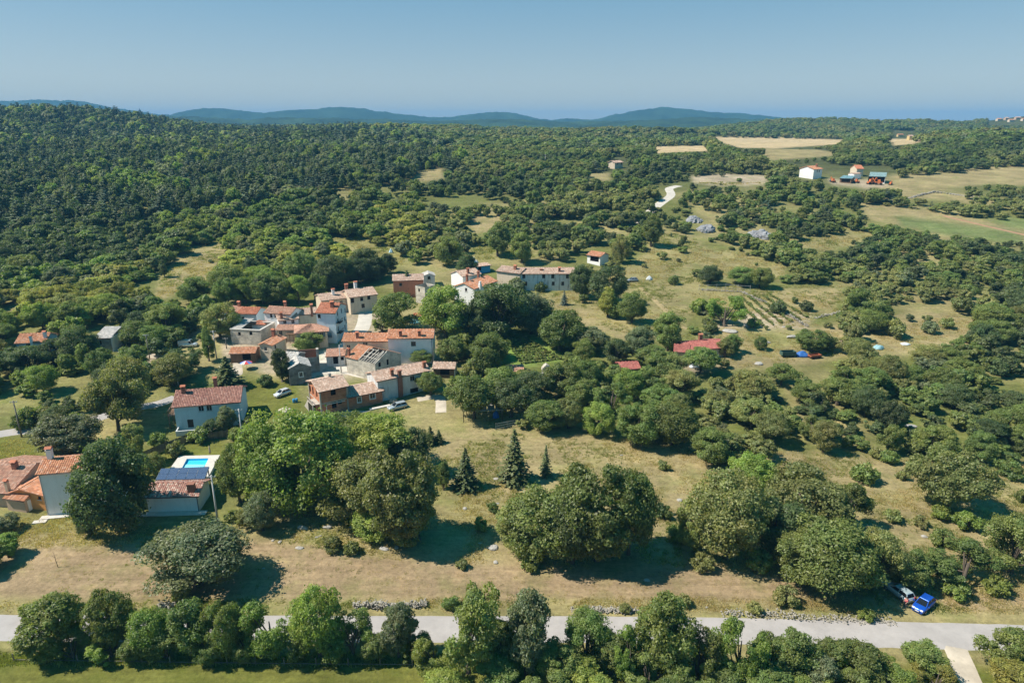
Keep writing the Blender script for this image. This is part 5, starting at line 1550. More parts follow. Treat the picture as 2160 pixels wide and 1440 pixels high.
for k in range(9): mb.box(-1.75, 1.0 + k * 0.8, 3.13, -1.68, 1.07 + k * 0.8, 4.0)
mb.box(-1.76, 1.0, 4.0, -1.66, 7.5, 4.08); h.ext("balcony", mb, WOOD)

# ---- unplastered brick house
h = House("brick_house", "unfinished red brick house with pale tiled roof and concrete frame", (674, 824), (731, 812), 6.2, 7.6, 17, BRICK, TAN, over=0.55, ridge=0.5,
          openings=[('F', 703, 827, 1.2, 1.4, 'o'), ('F', 705, 853, 1.1, 1.7, 'o'), ('F', 717, 848, 1.0, 0.9, 'o'), ('L', 649, 815, 1.0, 1.6, 'o'), ('L', 660, 824, 1.0, 2.0, 'o'), ('L', 668, 829, 0.9, 2.0, 'o'), ('L', 663, 858, 2.2, 2.2, 'o'), ('L', 645, 851, 1.2, 1.5, 'o')])
for (x, y) in ((0, 0), (h.L, 0), (0, h.dep), (h.L, h.dep)):
    mb = MB(); mb.box(x - .17, y - .17, -1.2, x + .17, y + .17, 6.0); h.ext("concrete_column", mb, CONCR)
mb = MB(); mb.box(-.06, -.05, 2.85, h.L + .06, 0.1, 3.1); mb.box(-.05, 0.2, 2.85, .1, h.dep, 3.1); h.ext("concrete_beam", mb, CONCR)
mb = MB(); mb.box(-1.7, 0.6, 2.72, -0.06, 4.4, 2.86); 
for k in range(10): mb.box(-1.66, 0.65 + k * .4, 2.862, -1.6, 0.7 + k * .4, 3.7)
mb.box(-1.68, 0.6, 3.7, -1.56, 4.4, 3.78); h.ext("balcony", mb, CONCR)
mb = MB(); mb.box(-1.65, 0.7, -1, -1.4, .95, 2.71); mb.box(-1.65, 4.05, -1, -1.4, 4.3, 2.71); h.ext("balcony_post", mb, CONCR)
mb = MB()
for k in range(11): mb.box(-1.5, 4.5 + k * .3, -0.6, -0.2, 4.8 + k * .3, 2.7 - k * .26)
h.ext("outside_stair", mb, CONCR)
mb = MB(); mb.beam((1.2, -0.12, 0.1), (1.2, -0.12, 2.6), .1, .1); mb.beam((1.2, -0.12, 2.6), (5.6, -0.12, 2.6), .1, .1); mb.beam((1.2, -0.12, 0.1), (3.4, -0.12, 0.1), .1, .1); h.ext("garage_door_frame", mb, WHITEF)
mb = MB(); mb.box(-2, -3.2, -0.6, h.L + 7, -0.2, 0.08); h.ext("concrete_slab", mb, CONCR)
chimney(h.roof, h.L * 0.62, h.dep * 0.55, h.he + 1.1, 0.6, 0.6, 0.9, CONCR, cap=False)
h2 = House("brick_annexe", "low brick annexe with white framed windows beside unfinished house", (735, 836), (806, 822), 3.3, 6.2, 19, BRICK, TAN, over=0.5,
           openings=[('F', 758, 843, 0.9, 1.3, 'W'), ('F', 786, 835, 1.3, 1.3, 'W')])
mb = MB(); mb.beam((h2.L + 2.0, -1.2, 0), (h2.L + 0.1, -0.25, 2.9), .14, .1); h2.ext("leaning_plank", mb, PLINTH)
mb = MB(); mb.box(h2.L - 4, -2.6, -0.4, h2.L + 1.0, -1.6, 0.12); h2.ext("plank_pile", mb, PLINTH)

# ---- long pale house behind it
h = House("long_pale_house", "long grey white house with tan tiled roof and outside brick chimney", (796, 803), (906, 780), 5.2, 6.4, 20, GREYW, TAN, over=0.35,
          openings=[('F', 870, 798, 1.2, 1.3, 'f'), ('F', 874, 823, 2.2, 1.2, 'o')])
u, z = h.on_wall('F', 843, 800)
mb = MB(); mb.box(u - .55, -.42, -1.2, u + .55, -.01, 5.0); mb.box(u - .4, -.42, 5.0, u + .4, .2, 6.6); mb.box(u - .55, -.5, 6.6, u + .55, .3, 6.75); h.ext("chimney_stack", mb, SOLIDBRICK)
h.chim(827, 792, 0.7, 0.6, 1.2, SOLIDBRICK); h.chim(895, 776, 0.7, 0.6, 1.2, SOLIDBRICK)

# ---- little barn
h = House("small_barn", "small tan roofed stone barn with open wooden front", (914, 776), (958, 777), 2.6, 4.2, 22, WOOD, TAN, over=0.3, openings=[('F', 938, 783, 2.4, 1.6, 'o')])
mb = MB(); mb.box(h.L + .003, 0.0, -1, h.L + .12, 4.2, 2.6); h.ext("side_wall", mb, GREYW)

# ---- white pair
h = House("low_white_house", "long white house with orange roof left of the taller white house", (723, 719), (822, 719), 5.6, 6.5, 20, CREAM, TERRA, over=0.3, openings=[('F', 770, 727, 1.4, 1.3, 'f'), ('F', 735, 732, 1.0, 1.2, 'f')])
h.chim(754, 713, 0.7, 0.6, 1.3)
h = House("tall_white_house", "tall plain white house with orange roof, two chimneys, one window", (818, 713), (913, 712), 7.2, 7.0, 20, WHITE, TERRA, over=0.3, openings=[('F', 872, 725, 1.25, 1.25, 'k')])
h.chim(845, 710, 0.7, 0.6, 1.3); h.chim(885, 709, 0.7, 0.6, 1.2)
mb = MB(); mb.tube([(h.L - 0.3, -0.07, 7.0), (h.L - 0.3, -0.07, 0.2)], [0.07, 0.07], 6); h.ext("downpipe", mb, DARKW)

# ---- barn with the fallen roof
h = House("collapsed_barn", "stone barn with fallen roof and bare rafters below white houses", (730, 752), (791, 767), 4.6, 9.5, 24, PALESTONE, TERRA, roof=None, openings=[('R', 801, 767, 1.0, 1.2, 'o'), ('R', 818, 762, 0.9, 1.6, 'o')])
L, W, he, T = h.L, h.dep, 4.6, math.tan(R(24))
zr = he + L / 2 * T
mb = MB()
mb.poly([(0, W, he), (0, W / 2, he), (0, 0, he)])
h2m = MB()
# gables on the two short ends: ridge runs along y (away), gable on the right hand wall
zr2 = he + W / 2 * T
for x in (0.0, L):
    mb2 = MB(); mb2.poly([(x - .25, 0, he), (x - .25, W, he), (x - .25, W / 2, zr2)]); mb2.poly([(x, 0, he), (x, W, he), (x, W / 2, zr2)])
    mb2.poly([(x - .25, 0, he), (x, 0, he), (x, W / 2, zr2), (x - .25, W / 2, zr2)]); mb2.poly([(x - .25, W, he), (x, W, he), (x, W / 2, zr2), (x - .25, W / 2, zr2)])
    h.ext("gable", mb2, PALESTONE if x else STONE)
rt = MB(); rt.cur = TERRA[1]
q1 = ((-0.2, -0.2, he - .1), (L * 0.42, -0.2, he - .1), (L * 0.52, W / 2, zr2), (-0.2, W / 2, zr2))
q2 = ((L, W + .2, he - .1), (-0.2, W + .2, he - .1), (-0.2, W / 2, zr2), (L * 0.55, W / 2, zr2))
for q in (q1, q2): rt.poly([Vector(p) for p in q])
rf = rt.build("roof", TILE, h.root); h.roof = rf; h.quads = [q1, q2]
tiles("roof_tiles", [q1, q2], TERRA, rf, seed=77)
for k in range(7):
    x = L * 0.45 + (L * 0.5) * k / 6
    mb3 = MB(); mb3.beam((x, -0.1, he), (x + 0.1, W / 2 + (0.2 if k % 2 else -0.9), zr2 - 0.1 - (0.5 if k % 3 == 1 else 0)), 0.16, 0.2); h.ext("rafter", mb3, plain("bleached_wood", (0.5, 0.46, 0.4), noise=0.2, scale=3))
for k, y in enumerate((1.4, 2.7, 4.0)):
    mb3 = MB(); mb3.beam((L * 0.42, y, he + y * T + .12), (L * (0.95 - 0.1 * k), y, he + y * T + .05), 0.12, 0.14); h.ext("purlin", mb3, MATS["bleached_wood"])
mb3 = MB(); mb3.beam((-0.2, W / 2, zr2), (L, W / 2, zr2 - .1), .2, .22); h.ext("ridge_beam", mb3, DARKW)
mb3 = MB(); mb3.box(0.3, 0.3, 2.2, L - .3, W - .3, 2.3); h.ext("inner_floor", mb3, plain("slate_rubble", (0.22, 0.23, 0.25), noise=0.4, scale=2))
chimney(h.root, 0.5, 0.6, he + 0.1, 0.6, 0.6, 1.6, SOLIDBRICK)
h = House("lean_to_shed", "low grey lean-to shed with dark doorway beside collapsed barn", (688, 752), (727, 750), 2.8, 4.0, 10, GREYW, PINK, roof='shed', over=0.2, openings=[('F', 708, 760, 1.3, 2.0, 'o'), ('F', 722, 756, 0.8, 0.9, 'o')])

# ---- ruins with stone slab roofs
h = House("slab_roof_ruin", "ruined stone house with broken pale slab roof and ivy", (580, 758), (622, 760), 4.6, 6.0, 20, DARKSTONE, SLAB, over=0.1, tw=0.55, missing=0.12, openings=[('F', 606, 768, 0.9, 0.9, 'o')])
h = House("roofless_ruin", "roofless stone ruin with exposed brick inner wall", (628, 756), (672, 752), 4.2, 6.0, 10, STONE, SLAB, roof=None, openings=[('B', 652, 747, 1.0, 1.4, 'o')], back_wall=True)
mb = MB(); mb.box(0.3, h.dep - .5, 0.5, h.L - .3, h.dep - .25, 4.6); h.ext("brick_wall", mb, SOLIDBRICK)
mb = MB(); mb.box(h.L - .5, 0, 0, h.L + .12, 1.2, 6.2); mb.box(h.L - .5, 1.2, 0, h.L + .12, 3.0, 5.3); mb.box(h.L - .5, 3.0, 0, h.L + .12, 6.0, 4.8); h.ext("broken_wall", mb, STONE)
mb = MB(); mb.box(.2, .2, 1.4, h.L - .2, h.dep - .6, 1.6); h.ext("rubble_floor", mb, plain("rubble", (0.4, 0.34, 0.28), noise=0.4, scale=3))
h = House("grey_gable_ruin", "dark grey stone gable house with one white framed window", (609, 778), (655, 772), 4.4, 6.5, 24, DARKSTONE, SLAB, roof='front', over=0.12, tw=0.55, missing=0.06, openings=[('F', 635, 790, 0.9, 1.2, 'W')])

# ---- back row of houses
h = House("row_end_house", "leftmost red roofed white house of the back row", (464, 657), (497, 660), 5.0, 6.5, 19, WHITE, PINK, over=0.25, openings=[('F', 478, 668, .9, 1.1, 'f')])
h.chim(505, 646, 0.8, 0.7, 1.1)
h = House("row_middle_house", "white house with long red roof in the back row", (498, 661), (540, 662), 5.0, 6.5, 19, BLUEW, RED, over=0.25, openings=[('F', 512, 671, .9, 1.1, 'f')])
h = House("white_row_house", "white house with row of dark upstairs windows in back row", (557, 659), (612, 663), 6.4, 6.5, 19, WHITE, PINK, over=0.25, openings=[('F', 572, 666, 0.8, 1.1, 'k'), ('F', 577, 666, .8, 1.1, 'k'), ('F', 581, 666, .8, 1.1, 'k'), ('F', 589, 666, .8, 1.1, 'k')])
h.chim(602, 646, 0.7, 0.6, 1.1)
h = House("red_porch", "tiny red tiled porch roof in front of white row house", (531, 683), (556, 684), 3.6, 3.0, 24, WHITE, RED, roof='hip', over=0.25)
h = House("pale_gable_house", "white house with pale tiled roof and two front windows", (588, 676), (629, 671), 5.2, 6.5, 17, WHITE, TAN, roof='side', ridge=0.85, over=0.3, openings=[('F', 601, 679, 1.0, 1.2, 'W'), ('F', 618, 679, 1.0, 1.2, 'W')])
h.chim(594, 672, 0.7, 0.6, 1.5); 
h = House("rear_row_house", "tan roofed house behind the pale gable, tall chimney", (630, 664), (668, 661), 5.0, 6.5, 18, CREAM, TAN, over=0.25)
h.chim(658, 662, 0.7, 0.7, 2.6)
h = House("veranda_house", "low house with wide pink roof over a wooden veranda", (583, 695), (626, 695), 3.6, 5.0, 15, CREAM, PINK, over=0.4, openings=[('F', 592, 703, 1.0, 1.5, 'f')])
mb = MB()
for k in range(5): mb.box(3.0 + k * 1.0, -1.4, -.6, 3.12 + k * 1.0, -1.28, 2.6)
mb.box(2.9, -1.5, 2.6, 8.0, 0, 2.7); mb.box(2.9, -1.45, 1.0, 8.0, -1.38, 1.1); h.ext("veranda", mb, WOOD)
h = House("corner_house", "corner house with pink hipped roof and small balcony", (624, 702), (690, 697), 5.0, 7.5, 17, CREAM, PINK, roof='hip', over=0.5, openings=[('F', 678, 706, 1.0, 1.3, 's'), ('F', 660, 706, 1.0, 1.3, 's'), ('R', 697, 703, .9, 1.3, 'k')])
h.chim(678, 676, 0.8, 0.8, 1.2)
mb = MB(); mb.box(h.L, 0.8, 2.4, h.L + 1.2, 5, 2.52); mb.box(h.L + 1.14, 0.8, 2.52, h.L + 1.2, 5, 3.4); h.ext("balcony", mb, METAL)
h = House("tall_blue_house", "three storey pale blue house with bright red roof and balconies", (667, 659), (706, 660), 9.0, 9.5, 19, BLUEW, RED, over=0.3,
          openings=[('F', 673, 667, 0.9, 1.2, 'k')] + [('R', x, y, 0.85, 1.25, 'k') for (x, y) in ((712, 659), (720, 653), (728, 654), (736, 650), (742, 652), (713, 676), (727, 672), (733, 674), (737, 670), (742, 667), (714, 693), (728, 689), (737, 684), (743, 681))])
h.chim(701, 648, 0.9, 0.8, 1.3)
for z in (5.9, 2.9):
    mb = MB(); mb.box(h.L + .01, 0.3, z - .12, h.L + 1.2, 3.0, z); 
    for k in range(8): mb.box(h.L + 1.12, 0.35 + k * .37, z + .001, h.L + 1.16, 0.39 + k * .37, z + .9)
    mb.box(h.L + 1.1, 0.3, z + .9, h.L + 1.18, 3.0, z + .96); h.ext("balcony", mb, DARKW)
# roofless white ruin
h = House("white_walled_ruin", "roofless ruin with white topped stone walls among village roofs", (485, 694), (549, 697), 4.4, 8.5, 10, PALESTONE, SLAB, roof=None, openings=[('F', 529, 703, .9, 1.1, 'o'), ('F', 505, 704, .8, 1.0, 'o')])
mb = MB()
for (a, b, c, d) in ((-.1, -.1, h.L + .1, .5), (-.1, h.dep - .5, h.L + .1, h.dep + .1), (-.1, .5, .5, h.dep - .5), (h.L - .5, .5, h.L + .1, h.dep - .5)): mb.box(a, b, 4.3, c, d, 4.55)
h.ext("wall_coping", mb, PLINTH)
mb = MB(); mb.box(.5, .5, 2.0, h.L - .5, h.dep - .5, 2.2); h.ext("rubble_floor", mb, MATS["rubble"])
q = [((0.2, 0.5, 4.4), (h.L * .35, 0.5, 4.5), (h.L * .35, h.dep - .6, 5.4), (0.2, h.dep - .6, 5.4))]
rb = MB(); rb.cur = SLAB[0]; rb.poly([Vector(p) for p in q[0]]); rf = rb.build("roof", TILE, h.root); tiles("roof_slabs", q, SLAB, rf, tw=0.55, seed=5)
h = House("wooden_shed", "terracotta roofed shed with brown wooden wall near spruce", (485, 745), (537, 744), 2.8, 4.6, 20, WOOD, TERRA, over=0.3, openings=[('F', 520, 752, 2.2, 1.7, 'o')])
h = House("narrow_house", "narrow plastered house with steep orange roof behind wooden shed", (547, 726), (573, 728), 4.2, 7.0, 22, CREAM, TERRA, roof='front', over=0.3, ridge=0.42, openings=[('F', 560, 736, .9, 1.1, 'f'), ('R', 581, 731, .8, 1.0, 'k')])
h.chim(577, 706, 0.8, 0.7, 1.2, slope=1)
# ---- long tan house at the back
h = House("tan_long_house", "long sand coloured house with pale tan roof and three chimneys", (738, 627), (795, 620), 5.6, 9.0, 18, CREAM, TAN, over=0.35, openings=[('F', 743, 634, 1.1, 1.5, 'k'), ('F', 763, 631, 1.0, 1.2, 'k'), ('F', 778, 628, 1.0, 1.2, 'k'), ('F', 766, 645, 1.1, 1.4, 'k')])
h.chim(750, 606, 0.9, 0.8, 1.5, WHITE)
h = House("tan_low_house", "lower pale house joined to the sand coloured long house", (678, 634), (738, 627), 4.6, 8.0, 17, CREAM, TAN, over=0.3, openings=[('F', 720, 638, 1.0, 1.2, 'f')])
h.chim(703, 622, 0.8, 0.7, 1.6, WHITE); h.chim(731, 613, 0.9, 0.8, 1.8, SOLIDBRICK)
# ---- red house
h = House("red_house", "brick red plastered house with tiled roof behind pointed conifer", (829, 592), (893, 590), 6.0, 6.8, 22, REDW, TAN, over=0.25, openings=[('L', 820, 605, 1.0, 1.2, 'k'), ('F', 845, 600, .9, 1.1, 'k')])
h = House("small_grey_house", "small grey gabled house with one window beside red house", (893, 582), (917, 581), 4.0, 5.0, 20, GREYW, SLAB, roof='front', over=0.2, openings=[('F', 905, 586, 1.0, 1.2, 'k')])
h = House("ivy_tower_ruin", "narrow pale stone ruin overgrown with ivy", (876, 602), (896, 606), 6.0, 5.0, 10, PALESTONE, SLAB, roof=None, openings=[('F', 884, 612, .8, 1.2, 'o')])
# ---- white farm houses
h = House("rear_white_house", "white gabled house behind, orange roof and chimney", (976, 583), (1014, 577), 5.4, 7.5, 20, WHITE, TAN, over=0.3)
h.chim(987, 576, 0.8, 0.7, 1.4)
h = House("front_white_house", "white house with orange roof and tall white outside chimney", (1000, 609), (1048, 592), 5.6, 8.0, 20, WHITE, TERRA, over=0.3, openings=[('F', 1023, 607, 1.3, 1.2, 'k'), ('L', 983, 603, .9, 1.2, 'k')])
u, z = h.on_wall('F', 1010, 605)
mb = MB(); mb.box(u - .5, -.9, -1, u + .5, -.02, 6.8); mb.box(u - .35, -.75, 6.8, u + .35, -.15, 7.6); h.ext("chimney_stack", mb, WHITE)
h.chim(985, 590, 0.7, 0.6, 1.4); h.chim(1009, 583, 0.7, 0.6, 1.4)
h = House("blue_hut", "small hut with bright blue wall and flat pale roof", (1006, 562), (1034, 559), 2.8, 3.5, 4, plain("bright_blue_paint", (0.05, 0.33, 0.58)), TAN, roof='shed', over=0.5, openings=[('F', 1012, 566, 1.4, 1.6, 'o')])
# ---- long stained house
h = House("stained_long_house", "long two storey house with dark streaked grey blue facade", (1096, 577), (1212, 577), 6.2, 8.0, 18, STAINED, TAN, over=0.3,
          openings=[('F', x, 583, 1.1, 1.4, 'k') for x in (1105, 1111, 1147, 1166, 1197)] + [('F', x, 598, 1.0, 1.4, 'k') for x in (1109, 1140, 1167, 1187)])
h.chim(1180, 573, 0.8, 0.7, 1.2); h.chim(1142, 570, 1.2, 1.0, 0.4, cap=False)
h = House("cream_end_house", "cream walled left end of the long streaked house", (1048, 571), (1096, 577), 6.2, 7.5, 18, CREAM, TAN, over=0.3, openings=[('F', 1076, 594, .8, .9, 'k')])
h.chim(1087, 569, 0.9, 0.8, 1.2)
# ---- small house with orange roof and porch
h = House("porch_cottage", "small cottage with orange roof and open front porch", (1239, 537), (1266, 541), 3.6, 6.0, 20, WHITE, TERRA, over=0.4, openings=[('F', 1254, 546, 4.2, 2.2, 'o')])
# ---- red sheet roofs on the right
h = House("red_bungalow", "low bungalow with bright red sheet roof among garden trees", (1452, 737), (1528, 731), 2.9, 7.0, 17, CREAM, REDSHEET, over=0.6, tw=0.25)
h.chim(1477, 716, 0.9, 0.8, 1.2)
h = House("red_side_wing", "small red roofed wing joined to the red bungalow", (1424, 740), (1452, 742), 2.7, 5.5, 20, CREAM, REDSHEET, roof='side', over=0.4, tw=0.25)
h = House("rusty_shed", "dull red curved roof shed half hidden by trees", (1312, 778), (1350, 776), 2.2, 5.0, 20, WOOD, REDSHEET, over=0.3, tw=0.25)
h = House("pink_shed", "low pinkish red roofed shed behind the walnut trees", (1070, 783), (1104, 782), 2.2, 4.5, 16, WOOD, PINK, over=0.3)
# ---- left edge
h = House("blue_shaded_cottage", "cottage in painted blue shade with orange roof at the left edge", (33, 723), (95, 720), 4.6, 7.0, 22, BLUEH, TERRA, over=0.3, openings=[('F', 60, 729, 1.1, 1.1, 'k')])
h.chim(96, 712, 0.7, 0.7, 1.4, WHITE); h.chim(67, 722, 0.6, 0.6, 1.6, WHITE)
h = House("grey_shed", "grey stone shed with white edged pale roof, dark window", (198, 713), (232, 713), 4.0, 6.0, 14, STONE, SLAB, roof='shed', over=0.15, tw=0.5, openings=[('F', 211, 723, .9, 1.2, 'k')])
mb = MB(); mb.box(h.L + .2, -.1, -1, h.L + .32, h.dep + .1, 4.2); h.ext("white_side_wall", mb, WHITE)
# ---- far houses
h = House("far_white_farmhouse", "white farmhouse with orange roof on the far right rise", (1717, 357), (1735, 356), 6.0, 10.0, 18, WHITE, TERRA, over=0.4, ridge=0.5, openings=[('F', 1724, 361, .9, 1.4, 'k'), ('F', 1728, 361, .9, 1.4, 'k')])
h.chim(1722, 352, 0.9, 0.9, 1.2)
h = House("far_beige_house", "lone beige house on the wooded slope in the distance", (1297, 343), (1314, 342), 4.2, 6.0, 20, CREAM, TAN, over=0.5, openings=[('F', 1303, 345, 1.2, 1.4, 'k'), ('F', 1311, 345, 1.2, 1.4, 'k')])
h = House("teal_roof_barn", "barn with pale teal metal roof behind orange machines", (1835, 372), (1868, 373), 4.0, 12.0, 8, WHITE, [(0.30, 0.44, 0.44), (0.28, 0.42, 0.43), (0.34, 0.48, 0.47)], roof='shed', over=0.4, tw=0.5, openings=[('F', 1852, 377, 9.0, 3.4, 'o')], cat="barn")
h = House("teal_roof_shed", "low farm shed with turquoise sheet roof left of the barn", (1772, 376), (1796, 377), 2.8, 9.0, 7, WOOD, [(0.24, 0.42, 0.47), (0.22, 0.40, 0.46), (0.28, 0.45, 0.5)], roof='shed', over=0.3, tw=0.5, openings=[('F', 1784, 381, 5.0, 2.0, 'o')], cat="shed")
h = House("white_farm_hut", "little white farm hut beside the teal roofed barn", (1802, 367), (1817, 366), 3.2, 4.0, 12, WHITE, TAN, over=0.2, cat="hut")
h = House("farm_house_behind", "house with red tiled roof peeping above trees behind barn", (1808, 356), (1822, 356), 5.0, 9.0, 24, CREAM, RED, over=0.3)
h = House("far_yellow_house", "tiny yellow house before the far wooded ridge", (1919, 287), (1927, 287), 4.0, 5, 18, plain("ochre", (0.55, 0.42, 0.2)), TAN, over=0.4)
h = House("far_ochre_house", "tiny ochre house left of the far yellow house", (1895, 284), (1906, 284), 3.5, 5, 18, MATS["ochre"], TERRA, over=0.4)
for i, (px, py, w) in enumerate(((2105, 251, 9), (2122, 249, 7), (2130, 253, 10), (2144, 248, 11), (2158, 251, 9), (2176, 248, 10))):
    h = House("hilltop_house", ["leftmost house of the hilltop hamlet on the right horizon", "second hilltop house from the left, the smallest one", "middle hilltop house standing lowest on its slope", "fourth hilltop house from the left, cream with red roof", "hilltop house at the right edge of the picture", "hilltop house beyond the right edge"][i], (px, py), (px + w, py), 4.0, 7.0, 22, [CREAM, BEIGE][i % 2], [TERRA, TAN][i % 2], over=0.3, group="hilltop hamlet")

# ------------------------------------------------------------------ vehicles
RUBBER = plain("tyre_rubber", (0.02, 0.02, 0.02), rough=0.9, noise=0.1)
RIM = plain("wheel_rim", (0.45, 0.45, 0.46), rough=0.35, metal=0.8)
LAMPW = plain("headlamp", (0.85, 0.87, 0.9), rough=0.1, noise=0)
LAMPR = plain("tail_lamp", (0.45, 0.02, 0.02), rough=0.2, noise=0)
TRIM = plain("black_trim", (0.02, 0.02, 0.022), rough=0.6, noise=0)
PLATE = plain("number_plate", (0.8, 0.8, 0.78), noise=0)
def paint(name, c, metal=0.3):
    return plain(name, c, rough=0.25, metal=metal, noise=0.03, spec=0.5, coat=0.6)

def car(name, label, rear, fr, body_c, L=4.2, W=1.76, H=1.5, van=False, estate=False):
    a = U(*rear); b = U(*fr)
    c = (a + b) / 2; c.z = G(c.x, c.y)
    rz = math.atan2(b.y - a.y, b.x - a.x)
    root = empty(name, c, rz); tag(root, label, "van" if van else "car")
    bp = paint("paint_" + name, body_c)
    hw = W / 2; h2 = L / 2
    hood = 0.92; belt = 0.98
    if van: prof = [(-h2, .55, .97), (-h2 + .05, 1.0, 1.0), (-h2 * .5, 1.1, 1.0), (h2 * .35, 1.1, 1.0), (h2 * .62, 1.05, .99), (h2 * .9, .95, .95), (h2, .62, .86)]
    else: prof = [(-h2, .62, .86), (-h2 + .1, .92, .95), (-h2 + .5, belt, 1.0), (-.3, belt, 1.0), (h2 * .42, belt - .02, 1.0), (h2 * .6, .90, .985), (h2 * .85, .80, .93), (h2 - .06, .68, .84), (h2, .5, .78)]
    mb = MB(); rings = []
    for (x, zt, wf) in prof:
        w = hw * wf
        rings.append([(x, -w * .9, .24), (x, -w, .42), (x, -w, zt * .72), (x, -w * .95, zt * .93), (x, -w * .8, zt), (x, w * .8, zt), (x, w * .95, zt * .93), (x, w, zt * .72), (x, w, .42), (x, w * .9, .24)])
    mb.loft(rings); body = mb.build("body", bp, root)
    # glasshouse
    if van: base = [(-h2 + .06, .93), (h2 * .62, .9)]; top = [(-h2 + .14, .84), (h2 * .34, .8)]; H = 1.95
    elif estate: base = [(-h2 + .12, .84), (h2 * .46, .82)]; top = [(-h2 + .38, .66), (h2 * .1, .66)]
    else: base = [(-h2 + .14, .84), (h2 * .48, .82)]; top = [(-h2 + .6, .66), (h2 * .08, .66)]
    zb = (1.02 if van else belt) - .03; zt = H - .05
    def rect4(e, z): return [(e[0][0], -hw * e[0][1], z), (e[1][0], -hw * e[1][1], z), (e[1][0], hw * e[1][1], z), (e[0][0], hw * e[0][1], z)]
    B4 = rect4(base, zb); T4 = rect4(top, zt)
    mb = MB(); mb.loft([B4, T4], smooth=False); mb.build("windows", bp if van else glass("car_glass", (0.01, 0.013, 0.017)), root)
    mb = MB(); T5 = [(x, y, zt + .001) for x, y, z in T4]; T6 = [(x * .98, y * .92, zt + .07) for x, y, z in T4]
    ov = [(x * 1.01 + (-.03 if i in (0, 3) else .03), y * 1.03, zt - .02) for i, (x, y, z) in enumerate(T4)]
    mb.loft([ov, [(x, y * 1.02, zt + .03) for x, y, z in ov], T6], smooth=False); mb.build("roof", bp, root)
    mb = MB()
    for i in range(4): mb.beam(Vector(B4[i]) * 1.0, Vector(T4[i]), .09, .09)
    if not van:
        for s in (-1, 1):
            xm = (base[0][0] + base[1][0]) / 2 - .1; mb.beam((xm, s * hw * .84, zb), (xm, s * hw * .67, zt), .1, .06)
    mb.build("pillars", bp, root)
    if van:
        w4 = [Vector(B4[1]).lerp(Vector(B4[2]), .06), Vector(B4[1]).lerp(Vector(B4[2]), .94), Vector(T4[1]).lerp(Vector(T4[2]), .94), Vector(T4[1]).lerp(Vector(T4[2]), .06)]
        mb = MB(); mb.poly([p + Vector((.03, 0, .03)) for p in w4]); mb.build("windscreen", glass("car_glass", (0.01, 0.013, 0.017)), root)
        for s in (-1, 1):
            mb = MB(); mb.poly([(h2 * .2, s * hw * .93, 1.1), (h2 * .55, s * hw * .93, 1.1), (h2 * .36, s * hw * .86, 1.75), (h2 * .2, s * hw * .86, 1.75)]); mb.build("side_window", glass("car_glass"), root)
    for sx in (-1, 1):
        for sy in (-1, 1):
            x = sx * L * .31; y = sy * (hw - .09); r = .33 if van else .31
            mb = MB(); mb.tube([(x, y - .11, r), (x, y - .08, r), (x, y + .08, r), (x, y + .11, r)], [r * .9, r, r, r * .9], 16); wh = mb.build("wheel", RUBBER, root)
            mb = MB(); yy = y + sy * .1; mb.tube([(x, yy, r), (x, yy + sy * .025, r)], [r * .66, r * .6], 12); mb.build("rim", RIM, wh)
    for s in (-1, 1):
        mb = MB(); mb.box(h2 - .2, s * hw * .62 - .17, .62, h2 - .02, s * hw * .62 + .17, .76); mb.build("headlight", LAMPW, root)
        mb = MB(); mb.box(-h2 - .01, s * hw * .78 - .1, .66, -h2 + .1, s * hw * .78 + .1, .95); mb.build("tail_light", LAMPR, root)
        mb = MB(); mb.box(h2 * .36, s * (hw + .1) - .09, .95, h2 * .36 + .12, s * (hw + .1) + .09, 1.08); mb.build("mirror", bp, root)
    mb = MB(); mb.box(h2 - .04, -hw * .5, .34, h2 + .03, hw * .5, .52); mb.build("grille", TRIM, root)
    mb = MB(); mb.box(h2 + .031, -.26, .42, h2 + .045, .26, .53); mb.build("number_plate", PLATE, root)
    mb = MB(); mb.box(-h2 - .03, -.26, .55, -h2 - .01, .26, .66); mb.build("number_plate", PLATE, root)
    return root
car("hatchback", "bright blue car parked beside the country road", (1964, 1266), (1929, 1296), (0.012, 0.09, 0.50), L=4.0)
car("estate_car", "silver blue estate car parked under the trees beside the blue car", (1914, 1268), (1874, 1238), (0.45, 0.55, 0.60), L=4.4, estate=True)
car("silver_car", "silver car on the grass in front of the brick house", (858, 856), (818, 867), (0.42, 0.47, 0.50), L=4.5, estate=True)
car("white_car", "white car left of the unfinished brick house", (607, 829), (585, 838), (0.72, 0.73, 0.74), L=4.1)
car("white_van", "white panel van parked among trees near the concrete pole", (384, 731), (411, 730), (0.78, 0.79, 0.80), L=5.0, W=1.95, van=True)
car("grey_car", "small grey car parked on the upper lawn", (1342, 593), (1325, 594), (0.35, 0.38, 0.42), L=4.2)
car("pale_car", "pale car half hidden by bushes by the gravel path", (287, 724), (303, 722), (0.55, 0.57, 0.58), L=4.1)

